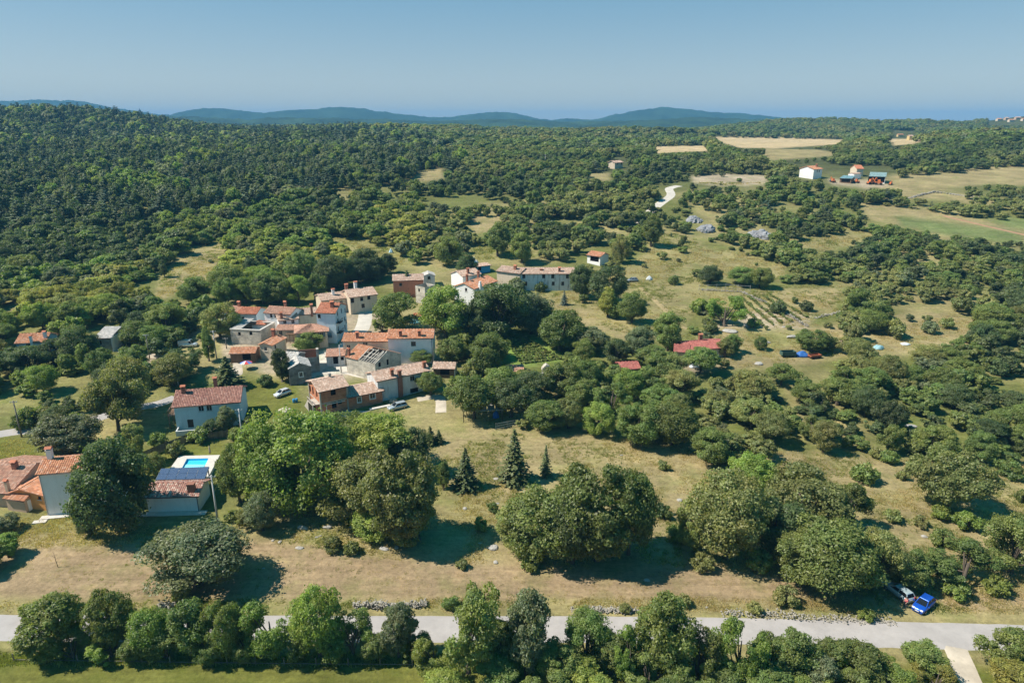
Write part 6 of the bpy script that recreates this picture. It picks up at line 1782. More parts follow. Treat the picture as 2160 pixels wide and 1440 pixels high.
# ------------------------------------------------------------------ person by the cars
def skin_mesh(name, pts, edges, radii, mat, parent, rootv=0):
    me = bpy.data.meshes.new(name); me.from_pydata(pts, edges, []); me.update()
    o = link(bpy.data.objects.new(name, me), parent)
    sk = o.modifiers.new("skin", 'SKIN'); sk.use_smooth_shade = True
    for i, r in enumerate(radii):
        v = me.skin_vertices[0].data[i]; v.radius = (r, r) if not isinstance(r, tuple) else r; v.use_root = (i == rootv)
    sb = o.modifiers.new("smooth", 'SUBSURF'); sb.levels = 1; sb.render_levels = 1
    me.materials.append(mat)
    return o
def person():
    P = U(1909, 1281); root = empty("person", P, R(200)); tag(root, "person in a pinkish red top and dark trousers behind the silver car", "person")
    sk = plain("skin", (0.50, 0.30, 0.21), noise=0.05); top = plain("red_cloth", (0.62, 0.12, 0.14), noise=0.1); tr = plain("dark_cloth", (0.05, 0.055, 0.07), noise=0.1); hr = plain("brown_hair", (0.05, 0.03, 0.02), noise=0.2)
    pts = [(0, 0, .95), (0, 0, 1.15), (.02, 0, 1.38), (.04, 0, 1.50), (.06, 0, 1.60), (.07, 0, 1.70),
           (0, .18, 1.40), (.06, .25, 1.15), (.24, .22, .98), (.33, .21, .96), (0, -.18, 1.40), (.05, -.25, 1.14), (.23, -.22, .99), (.32, -.21, .97),
           (0, .10, .90), (.03, .11, .50), (-.02, .11, .09), (.12, .12, .05), (0, -.10, .90), (.05, -.11, .50), (.01, -.11, .09), (.15, -.12, .05)]
    ed = [(0, 1), (1, 2), (2, 3), (3, 4), (4, 5), (2, 6), (6, 7), (7, 8), (8, 9), (2, 10), (10, 11), (11, 12), (12, 13), (0, 14), (14, 15), (15, 16), (16, 17), (0, 18), (18, 19), (19, 20), (20, 21)]
    rad = [(.15, .11), (.13, .10), (.14, .10), .055, .085, .09, .06, .045, .035, .03, .06, .045, .035, .03, .085, .06, .042, .04, .085, .06, .042, .04]
    skin_mesh("body", pts, ed, rad, sk, root)
    for s in (.21, -.21):                                   # fingers and thumb
        for k in range(4):
            y = s + (k - 1.5) * .018; ln = .07 - abs(k - 1.4) * .008
            skin_mesh("finger", [(.33, y, .962), (.33 + ln * .6, y, .955), (.33 + ln, y, .935)], [(0, 1), (1, 2)], [.009, .008, .007], sk, root)
        skin_mesh("thumb", [(.30, s * .88, .97), (.335, s * .78, .965), (.36, s * .76, .95)], [(0, 1), (1, 2)], [.010, .009, .008], sk, root)
    tp = [0, 1, 2, 6, 7, 10, 11]; mp = {v: i for i, v in enumerate(tp)}
    skin_mesh("shirt", [pts[i] for i in tp], [(mp[a], mp[b]) for a, b in ed if a in mp and b in mp], [(.17, .13), (.15, .12), (.16, .12), .075, .06, .075, .06], top, root, 1)
    tq = [0, 14, 15, 16, 18, 19, 20]; mq = {v: i for i, v in enumerate(tq)}
    skin_mesh("trousers", [pts[i] for i in tq], [(mq[a], mq[b]) for a, b in ed if a in mq and b in mq], [(.165, .125), .10, .075, .058, .10, .075, .058], tr, root)
    skin_mesh("hair", [(.03, 0, 1.66), (.04, 0, 1.76), (.08, 0, 1.79)], [(0, 1), (1, 2)], [.10, .085, .05], hr, root)
    f = MB(); 
    for s in (-.035, .035): f.box(.148, s - .012, 1.66, .160, s + .012, 1.675)
    f.build("eyes", TRIM, root)
    f = MB(); f.loft([[(.145, -.015, 1.62), (.145, .015, 1.62), (.145, .008, 1.66), (.145, -.008, 1.66)], [(.175, -.008, 1.625), (.175, .008, 1.625), (.165, .004, 1.645), (.165, -.004, 1.645)]]); f.build("nose", sk, root)
    f = MB(); f.box(.14, -.025, 1.588, .153, .025, 1.600); f.build("mouth", top, root)
    for s in (-1, 1):
        f = MB(); f.box(.05, s * .09 - .008, 1.63, .08, s * .09 + .008, 1.68); f.build("ear", sk, root)
person()

# ------------------------------------------------------------------ poles
POLEC = plain("concrete_pole", (0.46, 0.45, 0.43), noise=0.1); POLEW = plain("wooden_pole", (0.20, 0.17, 0.14), noise=0.25, scale=4)
def pole(px, py, top, kind, label, name="utility_pole"):
    P, h, _ = size_at(px, py, top, 1)
    root = empty(name, P, R(12)); tag(root, label, "pole", "poles of the village")
    r = max(0.13, 0.012 * h + 0.05)
    mb = MB(); mb.tube([(0, 0, -.8), (0, 0, h)], [r * 1.25, r * .75], 10); mb.build("shaft", POLEC if kind != 'wood' else POLEW, root)
    if kind == 'lamp':
        mb = MB(); mb.tube([(0, 0, h - .1), (.5, -.2, h + .25), (1.1, -.4, h + .3)], [.05, .045, .04], 6); arm = mb.build("arm", METAL, root)
        mb = MB(); mb.box(.9, -.52, h + .2, 1.5, -.32, h + .34); mb.build("lamp_head", METAL, arm)
    else:
        mb = MB(); mb.beam((-.7, 0, h - .35), (.7, 0, h - .35), .1, .1); arm = mb.build("crossarm", METAL, root)
        for x in (-.6, -.2, .2, .6):
            mb = MB(); mb.tube([(x, 0, h - .3), (x, 0, h - .2), (x, 0, h - .1)], [.04, .06, .03], 6); mb.build("insulator", WHITEF, arm)
for a in ((457, 756, 697, 'c', "tall pale concrete pole right of the white van"), (46, 922, 845, 'wood', "leaning grey pole beside the side road at left"), (316, 757, 705, 'wood', "thin wooden pole by the gravel path near the pale car"),
          (376, 812, 780, 'lamp', "street lamp rising behind the blue shaded house roof"), (513, 937, 862, 'c', "concrete pole between blue shaded house and big bright tree"),
          (460, 1101, 1002, 'c', "grey pole on the grass right of the pool house"), (720, 786, 727, 'lamp', "lamp post in the lane before the collapsed barn"),
          (999, 352, 330, 'c', "leftmost tiny pole above the far trees"), (1150, 350, 326, 'c', "tiny pole above far trees near the lone beige house"), (478, 735, 712, 'wood', "short pole beside the white walled ruin")):
    pole(*a)

# ------------------------------------------------------------------ fences
def fence_line(name, label, pts_px, h, board, post_mat, board_mat, rails=2, step=2.2, bw=0.0, cat="fence"):
    P = [U(*p) for p in pts_px]
    root = empty(name, P[0]); tag(root, label, cat)
    o = Vector(root.location)
    bd = MB(); rl = MB(); first = True
    pm = MB(); pm.box(-.05, -.05, -.5, .05, .05, h + .08); pmesh = pm.mesh("post", post_mat)
    for i in range(len(P) - 1):
        a, b = P[i], P[i + 1]; L = (b - a).length; n = max(1, int(L / step))
        for k in range(n + (i == len(P) - 2)):
            q = a.lerp(b, k / n); q.z = G(q.x, q.y)
            po = link(bpy.data.objects.new("post", pmesh), root); po.location = q - o
        for k in range(n):
            q0 = a.lerp(b, k / n); q1 = a.lerp(b, (k + 1) / n); q0.z = G(q0.x, q0.y); q1.z = G(q1.x, q1.y)
            for r in range(rails):
                z = Vector((0, 0, h * (0.25 + 0.65 * r / max(1, rails - 1))))
                rl.beam(q0 - o + z, q1 - o + z, .05, .08)
            if board:
                m = int((q1 - q0).length / bw)
                for j in range(m):
                    s = q0.lerp(q1, (j + .5) / m) - o; d = (q1 - q0).normalized(); nn = Vector((d.y, -d.x, 0)) * .05
                    s = s + nn; hh = h * random.uniform(.95, 1.03); w = bw * .46
                    bd.cur = tuple(np.array((0.20, 0.15, 0.105)) * random.uniform(.7, 1.25))
                    bd.poly([s - d * w, s + d * w, s + d * w + Vector((0, 0, hh)), s - d * w + Vector((0, 0, hh))]); nn2 = nn * .5
                    bd.poly([s - d * w - nn2, s - d * w - nn2 + Vector((0, 0, hh)), s + d * w - nn2 + Vector((0, 0, hh)), s + d * w - nn2])
    rl.build("rails", post_mat, root)["kind"] = "stuff"
    if board:
        bd.build("boards", attr_mat("fence_board"), root, fix=False)["kind"] = "stuff"
    return root
fence_line("garden_fence", "brown wooden board fence winding behind the pool lawn", [(268, 985), (300, 970), (352, 948), (396, 932), (482, 922)], 1.7, True, WOOD, WOOD, bw=0.2)
fence_line("dark_fence", "dark metal fence in front of the shaded pavilion", [(1046, 907), (1116, 893)], 1.6, False, METAL, METAL, rails=3, step=2.6)
fence_line("net_fence", "pale post fence along the upper edge of the vegetable garden", [(1474, 612), (1530, 610), (1582, 614)], 2.0, False, POLEC, POLEC, rails=2, step=3.0)
fence_line("field_fence", "thin post fence along the grass below the road hedge", [(30, 1394), (300, 1398), (600, 1402), (870, 1404)], 1.1, False, POLEW, POLEW, rails=1, step=3.5)

# ------------------------------------------------------------------ stones
def rock_mesh(name, seed, flat=0.6, sub=1):
    bm = bmesh.new(); bmesh.ops.create_icosphere(bm, subdivisions=sub, radius=1)
    g = random.Random(seed); off = [g.uniform(0, 50) for _ in range(3)]
    for v in bm.verts:
        n = math.sin(v.co.x * 2.3 + off[0]) * .16 + math.sin(v.co.y * 2.9 + off[1]) * .15 + math.sin(v.co.z * 3.1 + off[2]) * .12 + g.uniform(-.08, .08)
        v.co *= 1 + n; v.co.z *= flat
    me = bpy.data.meshes.new(name); bm.to_mesh(me); bm.free(); return me
LIME = plain("limestone", (0.36, 0.34, 0.31), noise=0.3, scale=2.5, rough=0.95, bump=0.6, stain=0.4, stain_col=(0.25, 0.24, 0.22))
GREYR = plain("grey_rock", (0.24, 0.245, 0.26), noise=0.35, scale=0.6, rough=0.95, bump=0.8, stain=0.4, stain_col=(0.16, 0.17, 0.17))
RM = [rock_mesh("rock_%d" % i, i, 0.5, 2) for i in range(5)]
for m in RM: m.materials.append(LIME)
ROCKS = [(632, 1156, 20, "pale boulder in grass below the big bright trees"), (590, 1143, 12, "small pale rock left of the meadow boulder"), (640, 1113, 30, "long pale rock ledge above the meadow boulder"), (690, 1113, 22, "pale rock at right end of the ledge"),
         (703, 1135, 12, "small rock under the ledge's right end"), (668, 1133, 10, "small rock between ledge and boulder"), (575, 1140, 9, "tiny rock beside the grey round shrub"), (556, 1198, 8, "tiny pale rock on mown strip"), (675, 1130, 8, "tiny rock right of boulder"),
         (1040, 1156, 26, "rock heap between the two big meadow trees"), (1012, 1146, 9, "small rock left of the rock heap"), (1045, 1186, 14, "flat pale rock on edge of mown strip"), (1365, 1223, 16, "flat white rock on the mown strip"), (1308, 1224, 8, "small white rock left of the flat one"),
         (1046, 1010, 14, "flat pale rock left of the tallest spruce"), (1048, 1062, 12, "pale rock below the tallest spruce"), (980, 1073, 13, "pale rock below the middle spruce"), (1004, 1028, 9, "pale rock at right foot of the middle spruce"), (1310, 960, 8, "tiny pale rock in upper meadow"),
         (1433, 1055, 14, "pale rock right of the big meadow tree"), (1384, 1083, 12, "rock in the shade right of big tree"), (1857, 1120, 20, "pale rock patch among right hand shrubs"), (1950, 1131, 16, "pale rock right of the shrub patch"), (1920, 900, 26, "bare reddish rock in right scrub"),
         (740, 1112, 14, "pale rock under the olive green meadow tree"), (810, 1158, 24, "rock heap at the foot of olive meadow tree"), (836, 1155, 14, "second rock at foot of olive meadow tree"), (1490, 1280, 10, "pale marker stone beside the road"), (700, 1150, 9, "small rock right below ledge"), (870, 1278, 10, "loose stone on end of the roadside wall"),
         (1540, 700, 34, "row of white boulders above red bungalow"), (1575, 688, 18, "white boulder right of the boulder row"), (1618, 722, 18, "white stone near the round garden tree"), (1668, 712, 24, "white rock heap above green wagon"), (1600, 768, 22, "flat white stone below garden lawn"), (1655, 690, 12, "dark topped rock by garden corner"), (2000, 1140, 14, "pale rock near right hand scrub path")]
gk = random.Random(3)
for i, (px, py, w, lab) in enumerate(ROCKS):
    P = U(px, py); dd = P.y * CP - (P.z - CAM_H) * SP; s = w * dd / FOC / 2 * .8
    o = link(bpy.data.objects.new("rock", RM[i % 5])); o.location = P + Vector((0, 0, s * .1)); o.scale = (s, s * gk.uniform(.6, .9), s * gk.uniform(.7, 1.1)); o.rotation_euler = (0, 0, gk.uniform(-.4, .4))
    tag(o, lab, "rock", "limestone rocks in the grass")
OM = [rock_mesh("outcrop_%d" % i, 40 + i, 0.8, 4) for i in range(3)]
for k, m in enumerate(OM):
    co = np.empty(len(m.vertices) * 3); m.vertices.foreach_get("co", co); co = co.reshape(-1, 3)
    q = 0.55 + 0.9 * fbm(co[:, 0] * 2.2 + 10 + k * 7, co[:, 1] * 2.2 + co[:, 2] * 1.3 + 20, 51 + k, 4)
    co *= q[:, None]; co[:, 2] = np.floor(co[:, 2] * 5) / 5 * 0.6 + co[:, 2] * 0.4
    m.vertices.foreach_set("co", co.ravel().astype(np.float32)); m.update()
for m in OM: m.materials.append(GREYR)
for (px, py, w, lab) in ((1488, 484, 46, "large grey rock outcrop on the wooded slope"), (1468, 466, 36, "upper left part of the grey outcrop"), (1606, 497, 46, "low grey rock outcrop right of the large one"), (1660, 470, 14, "small grey outcrop between trees")):
    P = U(px, py); dd = P.y * CP - (P.z - CAM_H) * SP; s = w * dd / FOC / 2
    o = link(bpy.data.objects.new("rock_outcrop", OM[int(px) % 3])); o.location = P; o.scale = (s, s * .8, s * .75); o.rotation_euler = (0, 0, px * .1)
    tag(o, lab, "rock", "grey outcrops on the slope")

def stone_wall(label, pts_px, w, h, n, size, seed=1):
    P = [U(*p) for p in pts_px]; root = empty("dry_stone_wall", P[0]); tag(root, label, "stone wall", "dry stone walls"); o = Vector(root.location)
    g = random.Random(seed); mb = MB()
    base_rocks = [rock_mesh("tmp", 60 + i, .75, 1) for i in range(3)]
    seglen = [(P[i + 1] - P[i]).length for i in range(len(P) - 1)]; tot = sum(seglen)
    for k in range(n):
        t = g.uniform(0, tot); i = 0
        while i < len(seglen) - 1 and t > seglen[i]: t -= seglen[i]; i += 1
        q = P[i].lerp(P[i + 1], t / seglen[i]); d = (P[i + 1] - P[i]).normalized(); q = q + Vector((d.y, -d.x, 0)) * g.gauss(0, w / 3)
        gap = vnoise(np.array([t / 4.0 + i * 7]), np.array([seed * 3.0]), 5)[0]
        hz = g.uniform(0, h) * (0.35 + gap)
        s = size * g.uniform(.6, 1.4); c = g.uniform(.75, 1.2); mb.cur = (0.31 * c, 0.285 * c, 0.24 * c)
        Mx = Matrix.Translation(Vector((q.x, q.y, G(q.x, q.y) + hz)) - o) @ Matrix.Rotation(g.uniform(0, 6), 4, 'Z') @ Matrix.Diagonal((s, s * .75, s * .7, 1))
        me = base_rocks[k % 3]; b = len(mb.v)
        mb.v += [tuple(Mx @ v.co) for v in me.vertices]; mb.c += [mb.cur] * len(me.vertices)
        for f in me.polygons: mb.f.append(tuple(b + j for j in f.vertices)); mb.sm.append(False)
    mb.build("stones", STONE_A, root, fix=False)["kind"] = "stuff"
    for m in base_rocks: bpy.data.meshes.remove(m)
stone_wall("dry stone wall along the road left of the tall hedge trees", [(745, 1279), (820, 1282), (900, 1276)], .8, .75, 700, .15, 1)
stone_wall("dry stone wall along the road right of the tall hedge trees", [(1205, 1289), (1270, 1288), (1345, 1290)], .8, .6, 560, .15, 2)
stone_wall("scattered stone bank above the road before the parked cars", [(1520, 1292), (1640, 1298), (1700, 1303), (1790, 1307), (1890, 1312)], 1.3, .4, 620, .13, 3)
stone_wall("short stone heap by the road behind the left hedge", [(335, 1278), (365, 1283)], 1.0, .5, 130, .15, 4)
stone_wall("white stone wall slanting along the vegetable garden", [(1480, 612), (1565, 616), (1610, 638), (1660, 662), (1702, 690)], .8, .8, 620, .22, 5)
stone_wall("broken stone wall along the far right field", [(1910, 420), (1970, 406), (2040, 414), (2110, 424)], .9, .7, 300, .5, 6)
stone_wall("low stone edge above the right hand garden", [(1720, 672), (1780, 655)], .8, .6, 80, .3, 7)

# ------------------------------------------------------------------ wagons, tarpaulins, farm things
def wagon(name, label, px, py, wpx, c, cat="wagon", rz=0.1, hgt=1.0):
    P = U(px, py); dd = P.y * CP - (P.z - CAM_H) * SP; L = wpx * dd / FOC; W = min(2.2, L * .45)
    root = empty(name, P, rz); tag(root, label, cat); m = plain("wagon_" + name, c, noise=0.2, scale=2, stain=0.3)
    mb = MB(); mb.box(-L / 2, -W / 2, .55, L / 2, W / 2, .65); mb.build("bed", m, root)
    for (x0, y0, x1, y1) in ((-L / 2, -W / 2, L / 2, -W / 2 + .06), (-L / 2, W / 2 - .06, L / 2, W / 2), (-L / 2, -W / 2 + .061, -L / 2 + .06, W / 2 - .061), (L / 2 - .06, -W / 2 + .061, L / 2, W / 2 - .061)):
        mb = MB(); mb.box(x0, y0, .651, x1, y1, .65 + hgt); mb.build("side_board", m, root)
    for sx in (-.3, .3):
        for sy in (-1, 1):
            mb = MB(); mb.tube([(sx * L, sy * W * .42 - .08, .33), (sx * L, sy * W * .42 + .08, .33)], [.33, .33], 12); mb.build("wheel", RUBBER, root)
    mb = MB(); mb.beam((L / 2, 0, .55), (L / 2 + 1.1, 0, .4), .08, .08); mb.build("drawbar", METAL, root)
wagon("green_wagon", "dark green open wagon left of the blue tarpaulin", 1661, 752, 30, (0.06, 0.11, 0.09))
wagon("red_wagon", "rust red flat wagon right of the blue tarpaulin", 1718, 755, 26, (0.30, 0.10, 0.05), hgt=.4, rz=.25)
def heap(name, label, px, py, wpx, hm, c, cat="tarpaulin", rough=.4, seed=1):
    P = U(px, py); dd = P.y * CP - (P.z - CAM_H) * SP; s = wpx * dd / FOC / 2
    bm = bmesh.new(); bmesh.ops.create_icosphere(bm, subdivisions=3, radius=1); g = random.Random(seed); a = [g.uniform(0, 9) for _ in range(3)]
    for v in bm.verts:
        x, y, z = v.co; k = 1 + .18 * math.sin(4 * x + a[0]) * math.sin(5 * y + a[1]) + .07 * math.sin(13 * x + a[2]); 
        sq = max(abs(x), abs(y)); v.co.x *= (1 + .25 * (1 - abs(z))); v.co.y *= (1 + .25 * (1 - abs(z))); v.co *= k
        if v.co.z < 0: v.co.z *= .1
    me = bpy.data.meshes.new(name); bm.to_mesh(me); bm.free(); me.materials.append(plain("sheet_" + name, c, rough=rough, noise=.12, scale=2))
    for p in me.polygons: p.use_smooth = True
    o = link(bpy.data.objects.new(name, me)); o.location = P; o.scale = (s * .8, min(s * .6, 2.2), hm); o.rotation_euler = (0, 0, .15); tag(o, label, cat)
heap("blue_tarpaulin", "bright blue tarpaulin between green and red wagons", 1691, 750, 32, 1.3, (0.04, 0.13, 0.38), seed=2)
heap("pale_blue_tarpaulin", "pale blue tarpaulin over a vehicle in the right meadow", 1852, 735, 26, 1.0, (0.26, 0.44, 0.48), seed=3)
heap("white_sheet", "white sheeted boat shape right of the pale blue tarpaulin", 1909, 726, 20, .5, (0.6, 0.66, 0.68), seed=4)
heap("left_blue_tarpaulin", "blue tarpaulin under the trees right of the blue shaded cottage", 141, 763, 26, 1.1, (0.03, 0.16, 0.5), seed=5)
heap("white_heap", "rounded white covered heap behind the blue hut", 997, 556, 26, 2.4, (0.62, 0.6, 0.56), seed=6)
heap("turquoise_sheet", "turquoise sheeted pool by the trees below the red house", 877, 680, 28, 1.1, (0.25, 0.55, 0.62), seed=7)
heap("lawn_sheet", "small blue and white cover on the far meadow above village", 825, 533, 9, 1.6, (0.4, 0.58, 0.68), seed=8)
heap("upper_lawn_sheet", "white covered pile at the right edge of upper lawn", 1369, 590, 14, 1.4, (0.6, 0.62, 0.62), seed=9)
heap("brush_pile", "brown brush pile on the upper lawn", 1303, 571, 12, .8, (0.20, 0.11, 0.07), cat="brush pile", rough=.95, seed=10)
heap("garden_sheet", "white and blue garden table heap left of the red bungalow", 1464, 774, 20, 1.2, (0.55, 0.6, 0.66), seed=11)
heap("dry_shrub_pile", "heap of dead pinkish branches right of the boulders", 1787, 728, 40, 2.0, (0.36, 0.26, 0.2), cat="brush pile", rough=.95, seed=12)
heap("rubble_heap", "pale rubble heap beside the silver car", 831, 847, 18, .9, (0.42, 0.30, 0.22), cat="rubble", rough=.95, seed=13)
heap("sand_heap", "pale building rubble in front of the white car", 602, 866, 30, .8, (0.55, 0.48, 0.4), cat="rubble", rough=.95, seed=14)

def machine(label, px, py, s=1.0, rz=0.4):
    P = U(px, py); root = empty("farm_machine", P, rz); tag(root, label, "farm machine", "orange machines in the farm yard"); m = plain("machine_orange", (0.55, 0.16, 0.05), noise=.2, scale=1.5, stain=.4)
    mb = MB(); mb.box(-2 * s, -.9 * s, .8 * s, 2 * s, .9 * s, 1.7 * s); mb.build("chassis", m, root)
    mb = MB(); mb.loft([[(-.9 * s, -.8 * s, 1.71 * s), (.7 * s, -.8 * s, 1.71 * s), (.7 * s, .8 * s, 1.71 * s), (-.9 * s, .8 * s, 1.71 * s)], [(-.7 * s, -.7 * s, 3.1 * s), (.5 * s, -.7 * s, 3.1 * s), (.5 * s, .7 * s, 3.1 * s), (-.7 * s, .7 * s, 3.1 * s)]], smooth=False); mb.build("cab", m, root)
    mb = MB(); mb.beam((1.8 * s, 0, 1.5 * s), (3.6 * s, 0, 4.0 * s), .4 * s, .5 * s); mb.beam((3.6 * s, 0, 4.0 * s), (5.2 * s, 0, 1.4 * s), .35 * s, .4 * s); mb.build("boom", m, root)
    mb = MB(); mb.box(4.8 * s, -.7 * s, .4 * s, 5.7 * s, .7 * s, 1.4 * s); mb.build("bucket", METAL, root)
    for sx in (-1.3, 1.3):
        for sy in (-1, 1):
            mb = MB(); mb.tube([(sx * s, sy * 1.0 * s - .2, .75 * s), (sx * s, sy * 1.0 * s + .2, .75 * s)], [.75 * s, .75 * s], 12); mb.build("wheel", RUBBER, root)
machine("orange digger in front of the teal roofed barn", 1836, 389, 1.0, .2)
machine("second orange digger right of the first, boom towards the barn", 1853, 390, 1.0, 2.6)
machine("small orange machine standing apart on the farm meadow", 1878, 390, .6, .8)
machine("rusty machine left of the turquoise roofed shed", 1757, 385, .8, 1.6)
machine("pale orange machine between shed and barn", 1806, 386, .8, 2.2)

def parasol(name, label, px, py, r, h, cols):
    P = U(px, py); root = empty(name, P); tag(root, label, "parasol")
    mb = MB(); mb.tube([(0, 0, -.1), (0, 0, h)], [.03, .03], 6); mb.build("pole", METAL, root); n = 8
    for k in range(n):
        a0, a1 = 2 * math.pi * k / n, 2 * math.pi * (k + 1) / n
        mb = MB(); p0 = (0, 0, h); p1 = (r * math.cos(a0), r * math.sin(a0), h - .55); p2 = (r * math.cos(a1), r * math.sin(a1), h - .55)
        mb.poly([p0, p1, p2]); mb.poly([(0, 0, h - .02), (p2[0], p2[1], p2[2] - .02), (p1[0], p1[1], p1[2] - .02)]); mb.build("canopy_panel", plain("canvas_%d" % (cols[k % len(cols)]), [(0.55, 0.06, 0.06), (0.06, 0.2, 0.55), (0.7, 0.7, 0.7), (0.2, 0.5, 0.58)][cols[k % len(cols)]]), root, fix=False)
parasol("striped_parasol", "red, blue and white parasol beside the wooden shed", 521, 778, 1.6, 2.3, [0, 1, 2])
parasol("turquoise_parasol", "pale turquoise parasol under the trees behind the tall white house", 869, 690, 1.5, 2.3, [3])
h = House("red_roof_hut", "tiny red roofed hut among trees behind the tall white house", (873, 666), (888, 666), 2.3, 3.0, 14, WHITE, RED, over=.3, cat="hut")
# pavilion in the shade
def pavilion():
    P = U(1020, 895); root = empty("garden_pavilion", P); tag(root, "open pavilion with pale roof sheets in the shade of walnut trees", "pavilion"); o = Vector(root.location)
    z = P.z + 2.7
    c = [UZ(975, 868, z) - o, UZ(1062, 865, z) - o, UZ(1058, 850, z) - o, UZ(982, 852, z) - o]
    for k in range(5):
        u0, u1 = k / 5 + .01, (k + 1) / 5 - .01
        q = [c[0].lerp(c[1], u0), c[0].lerp(c[1], u1), c[3].lerp(c[2], u1), c[3].lerp(c[2], u0)]
        mb = MB(); mb.loft([q, [p + Vector((0, 0, .06)) for p in q]], smooth=False); mb.build("roof_sheet", PLINTH, root)
    for p in c:
        q = p.lerp((c[0] + c[2]) / 2, .06); g = G(q.x + o.x, q.y + o.y) - o.z
        mb = MB(); mb.box(q.x - .08, q.y - .08, g - .3, q.x + .08, q.y + .08, q.z - .01); mb.build("post", DARKW, root)
pavilion()
heap("shade_tarpaulin", "blue sheet hanging in the shade under the pavilion", 1046, 880, 14, 1.6, (0.03, 0.14, 0.42), seed=21)
def niche():
    P = U(1153, 786); root = empty("stone_niche", P, .1); tag(root, "small white stone grotto, its arched niche a painted patch of shade", "grotto")
    mb = MB(); s = 1.15
    pts = [(-s, 0), (-s * .95, 1.1), (-s * .5, 1.8), (0, 2.2), (s * .5, 1.8), (s * .95, 1.1), (s, 0)]
    mb.loft([[(x, 0, z) for x, z in pts], [(x * 1.05, 1.6, z) for x, z in pts]], smooth=False); mb.build("stonework", PALESTONE, root)
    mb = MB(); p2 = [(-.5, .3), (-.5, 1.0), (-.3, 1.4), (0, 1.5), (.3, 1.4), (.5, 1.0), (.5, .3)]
    mb.poly([(x, -.02, z) for x, z in p2]); mb.build("niche", SHADE_BLACK, root)  # flat black arch, the niche's shade painted onto the stone front
    mb = MB(); mb.box(-2.0, -2.2, -.3, 2.0, -.05, .12); mb.build("paving", PLINTH, root)
niche()
def barrel(label, px, py, c):
    P = U(px, py); root = empty("barrel", P); tag(root, label, "barrel", "blue barrels")
    mb = MB(); mb.tube([(0, 0, 0), (0, 0, .3), (0, 0, .6), (0, 0, .9)], [.28, .31, .31, .28], 14); mb.build("drum", plain("barrel_blue", c, rough=.35), root)
    mb = MB(); mb.tube([(0, 0, .9), (0, 0, .94)], [.29, .27], 14); mb.build("lid", plain("barrel_blue", c, rough=.35), root)
barrel("left blue barrel beside the brick house stair", 620, 849, (0.03, 0.25, 0.5)); barrel("right blue barrel beside the brick house stair", 626, 848, (0.03, 0.25, 0.5))
def stake():
    P = U(123, 1196); root = empty("bare_sapling", P); tag(root, "thin bare sapling alone on the dry grass", "sapling")
    mb = MB(); mb.tube([(0, 0, -.2), (-.15, 0, 1.2), (-.3, .1, 2.6)], [.05, .04, .015], 6); mb.build("stem", BARK, root)
    for (a, b) in (((-.15, 0, 1.2), (.25, .1, 1.8)), ((-.22, 0, 1.8), (-.6, -.1, 2.2)), ((-.2, 0, 1.6), (.0, .3, 2.2))):
        mb = MB(); mb.tube([a, b], [.02, .008], 5); mb.build("twig", BARK, root)
stake()
# church tower on the far ridge
def steeple():
    P = U(336, 240); d = 3500.0; P = Vector(((336 - 1080) / FOC * d, d, CAM_H - 2)); root = empty("church_tower", P); tag(root, "tiny church tower with pointed roof on the left skyline", "church tower")
    m = plain("far_stone", (0.3, 0.3, 0.3)); mb = MB(); mb.box(-5, -5, -50, 5, 5, 58); mb.build("tower", m, root)
    mb = MB(); mb.loft([[(-6, -6, 58), (6, -6, 58), (6, 6, 58), (-6, 6, 58)], [(-.3, -.3, 78), (.3, -.3, 78), (.3, .3, 78), (-.3, .3, 78)]], smooth=False); mb.build("spire", plain("far_slate", (0.12, 0.12, 0.14)), root)
steeple()

# ------------------------------------------------------------------ grass tufts and garden rows
tuft_kinds = bpy.data.collections.new("tuft_kinds")
def tuft(name, seed, color, n, h, spread):
    g = np.random.default_rng(seed); V = []; F = []; C = []
    for k in range(n):
        a = g.uniform(0, 6.28); r = spread * g.uniform(0, 1) ** .5; x, y = r * math.cos(a), r * math.sin(a); b = g.uniform(0, 6.28); w = .035
        hh = h * g.uniform(.5, 1.1); lx, ly = g.normal() * .35 * hh, g.normal() * .35 * hh; i = len(V)
        V += [(x - w * math.cos(b), y - w * math.sin(b), -.03), (x + w * math.cos(b), y + w * math.sin(b), -.03), (x + lx, y + ly, hh)]; F.append((i, i + 1, i + 2))
        c = np.array(color) * g.uniform(.7, 1.25); C += [c * .9, c * .9, c]
    me = np_mesh(name, np.array(V), np.array(F), np.array(C)); me.materials.append(LEAF); tuft_kinds.objects.link(bpy.data.objects.new(name, me))
tuft("tuft_0", 1, (0.50, 0.40, 0.19), 24, .22, .45); tuft("tuft_1", 2, (0.42, 0.36, 0.15), 24, .26, .4); tuft("tuft_2", 3, (0.29, 0.31, 0.09), 26, .26, .4); tuft("tuft_3", 4, (0.25, 0.30, 0.08), 28, .34, .4)
gt = np.random.default_rng(9)
N_T = 150000
ty = 70 + 360 * gt.uniform(0, 1, N_T) ** 1.3; tx = (gt.uniform(-1, 1, N_T)) * (ty * .83 + 12)
px_, py_ = proj(tx, ty, terrain(tx, ty))
okt = np.zeros(N_T, bool)
MEAD = [[(-700, 1085), (300, 1090), (560, 1110), (900, 1000), (880, 915), (1240, 915), (1480, 945), (1720, 955), (2000, 975), (2900, 990), (2900, 1295), (1900, 1290), (1200, 1285), (-700, 1285)], [(-700, 1372), (900, 1380), (2000, 1420), (2000, 1700), (-700, 1700)], [(-300, 925), (70, 925), (100, 965), (-300, 1000)]]
MEAD += [CLEAR[k] for k in GRASSY]
for p in MEAD: okt |= inpoly(px_, py_, p)
mown = inpoly(px_, py_, [(-700, 1165), (330, 1150), (560, 1140), (900, 1185), (1260, 1200), (1480, 1190), (1700, 1225), (1700, 1262), (-700, 1270)])
cl = fbm(tx / 6, ty / 6, 71, 3)
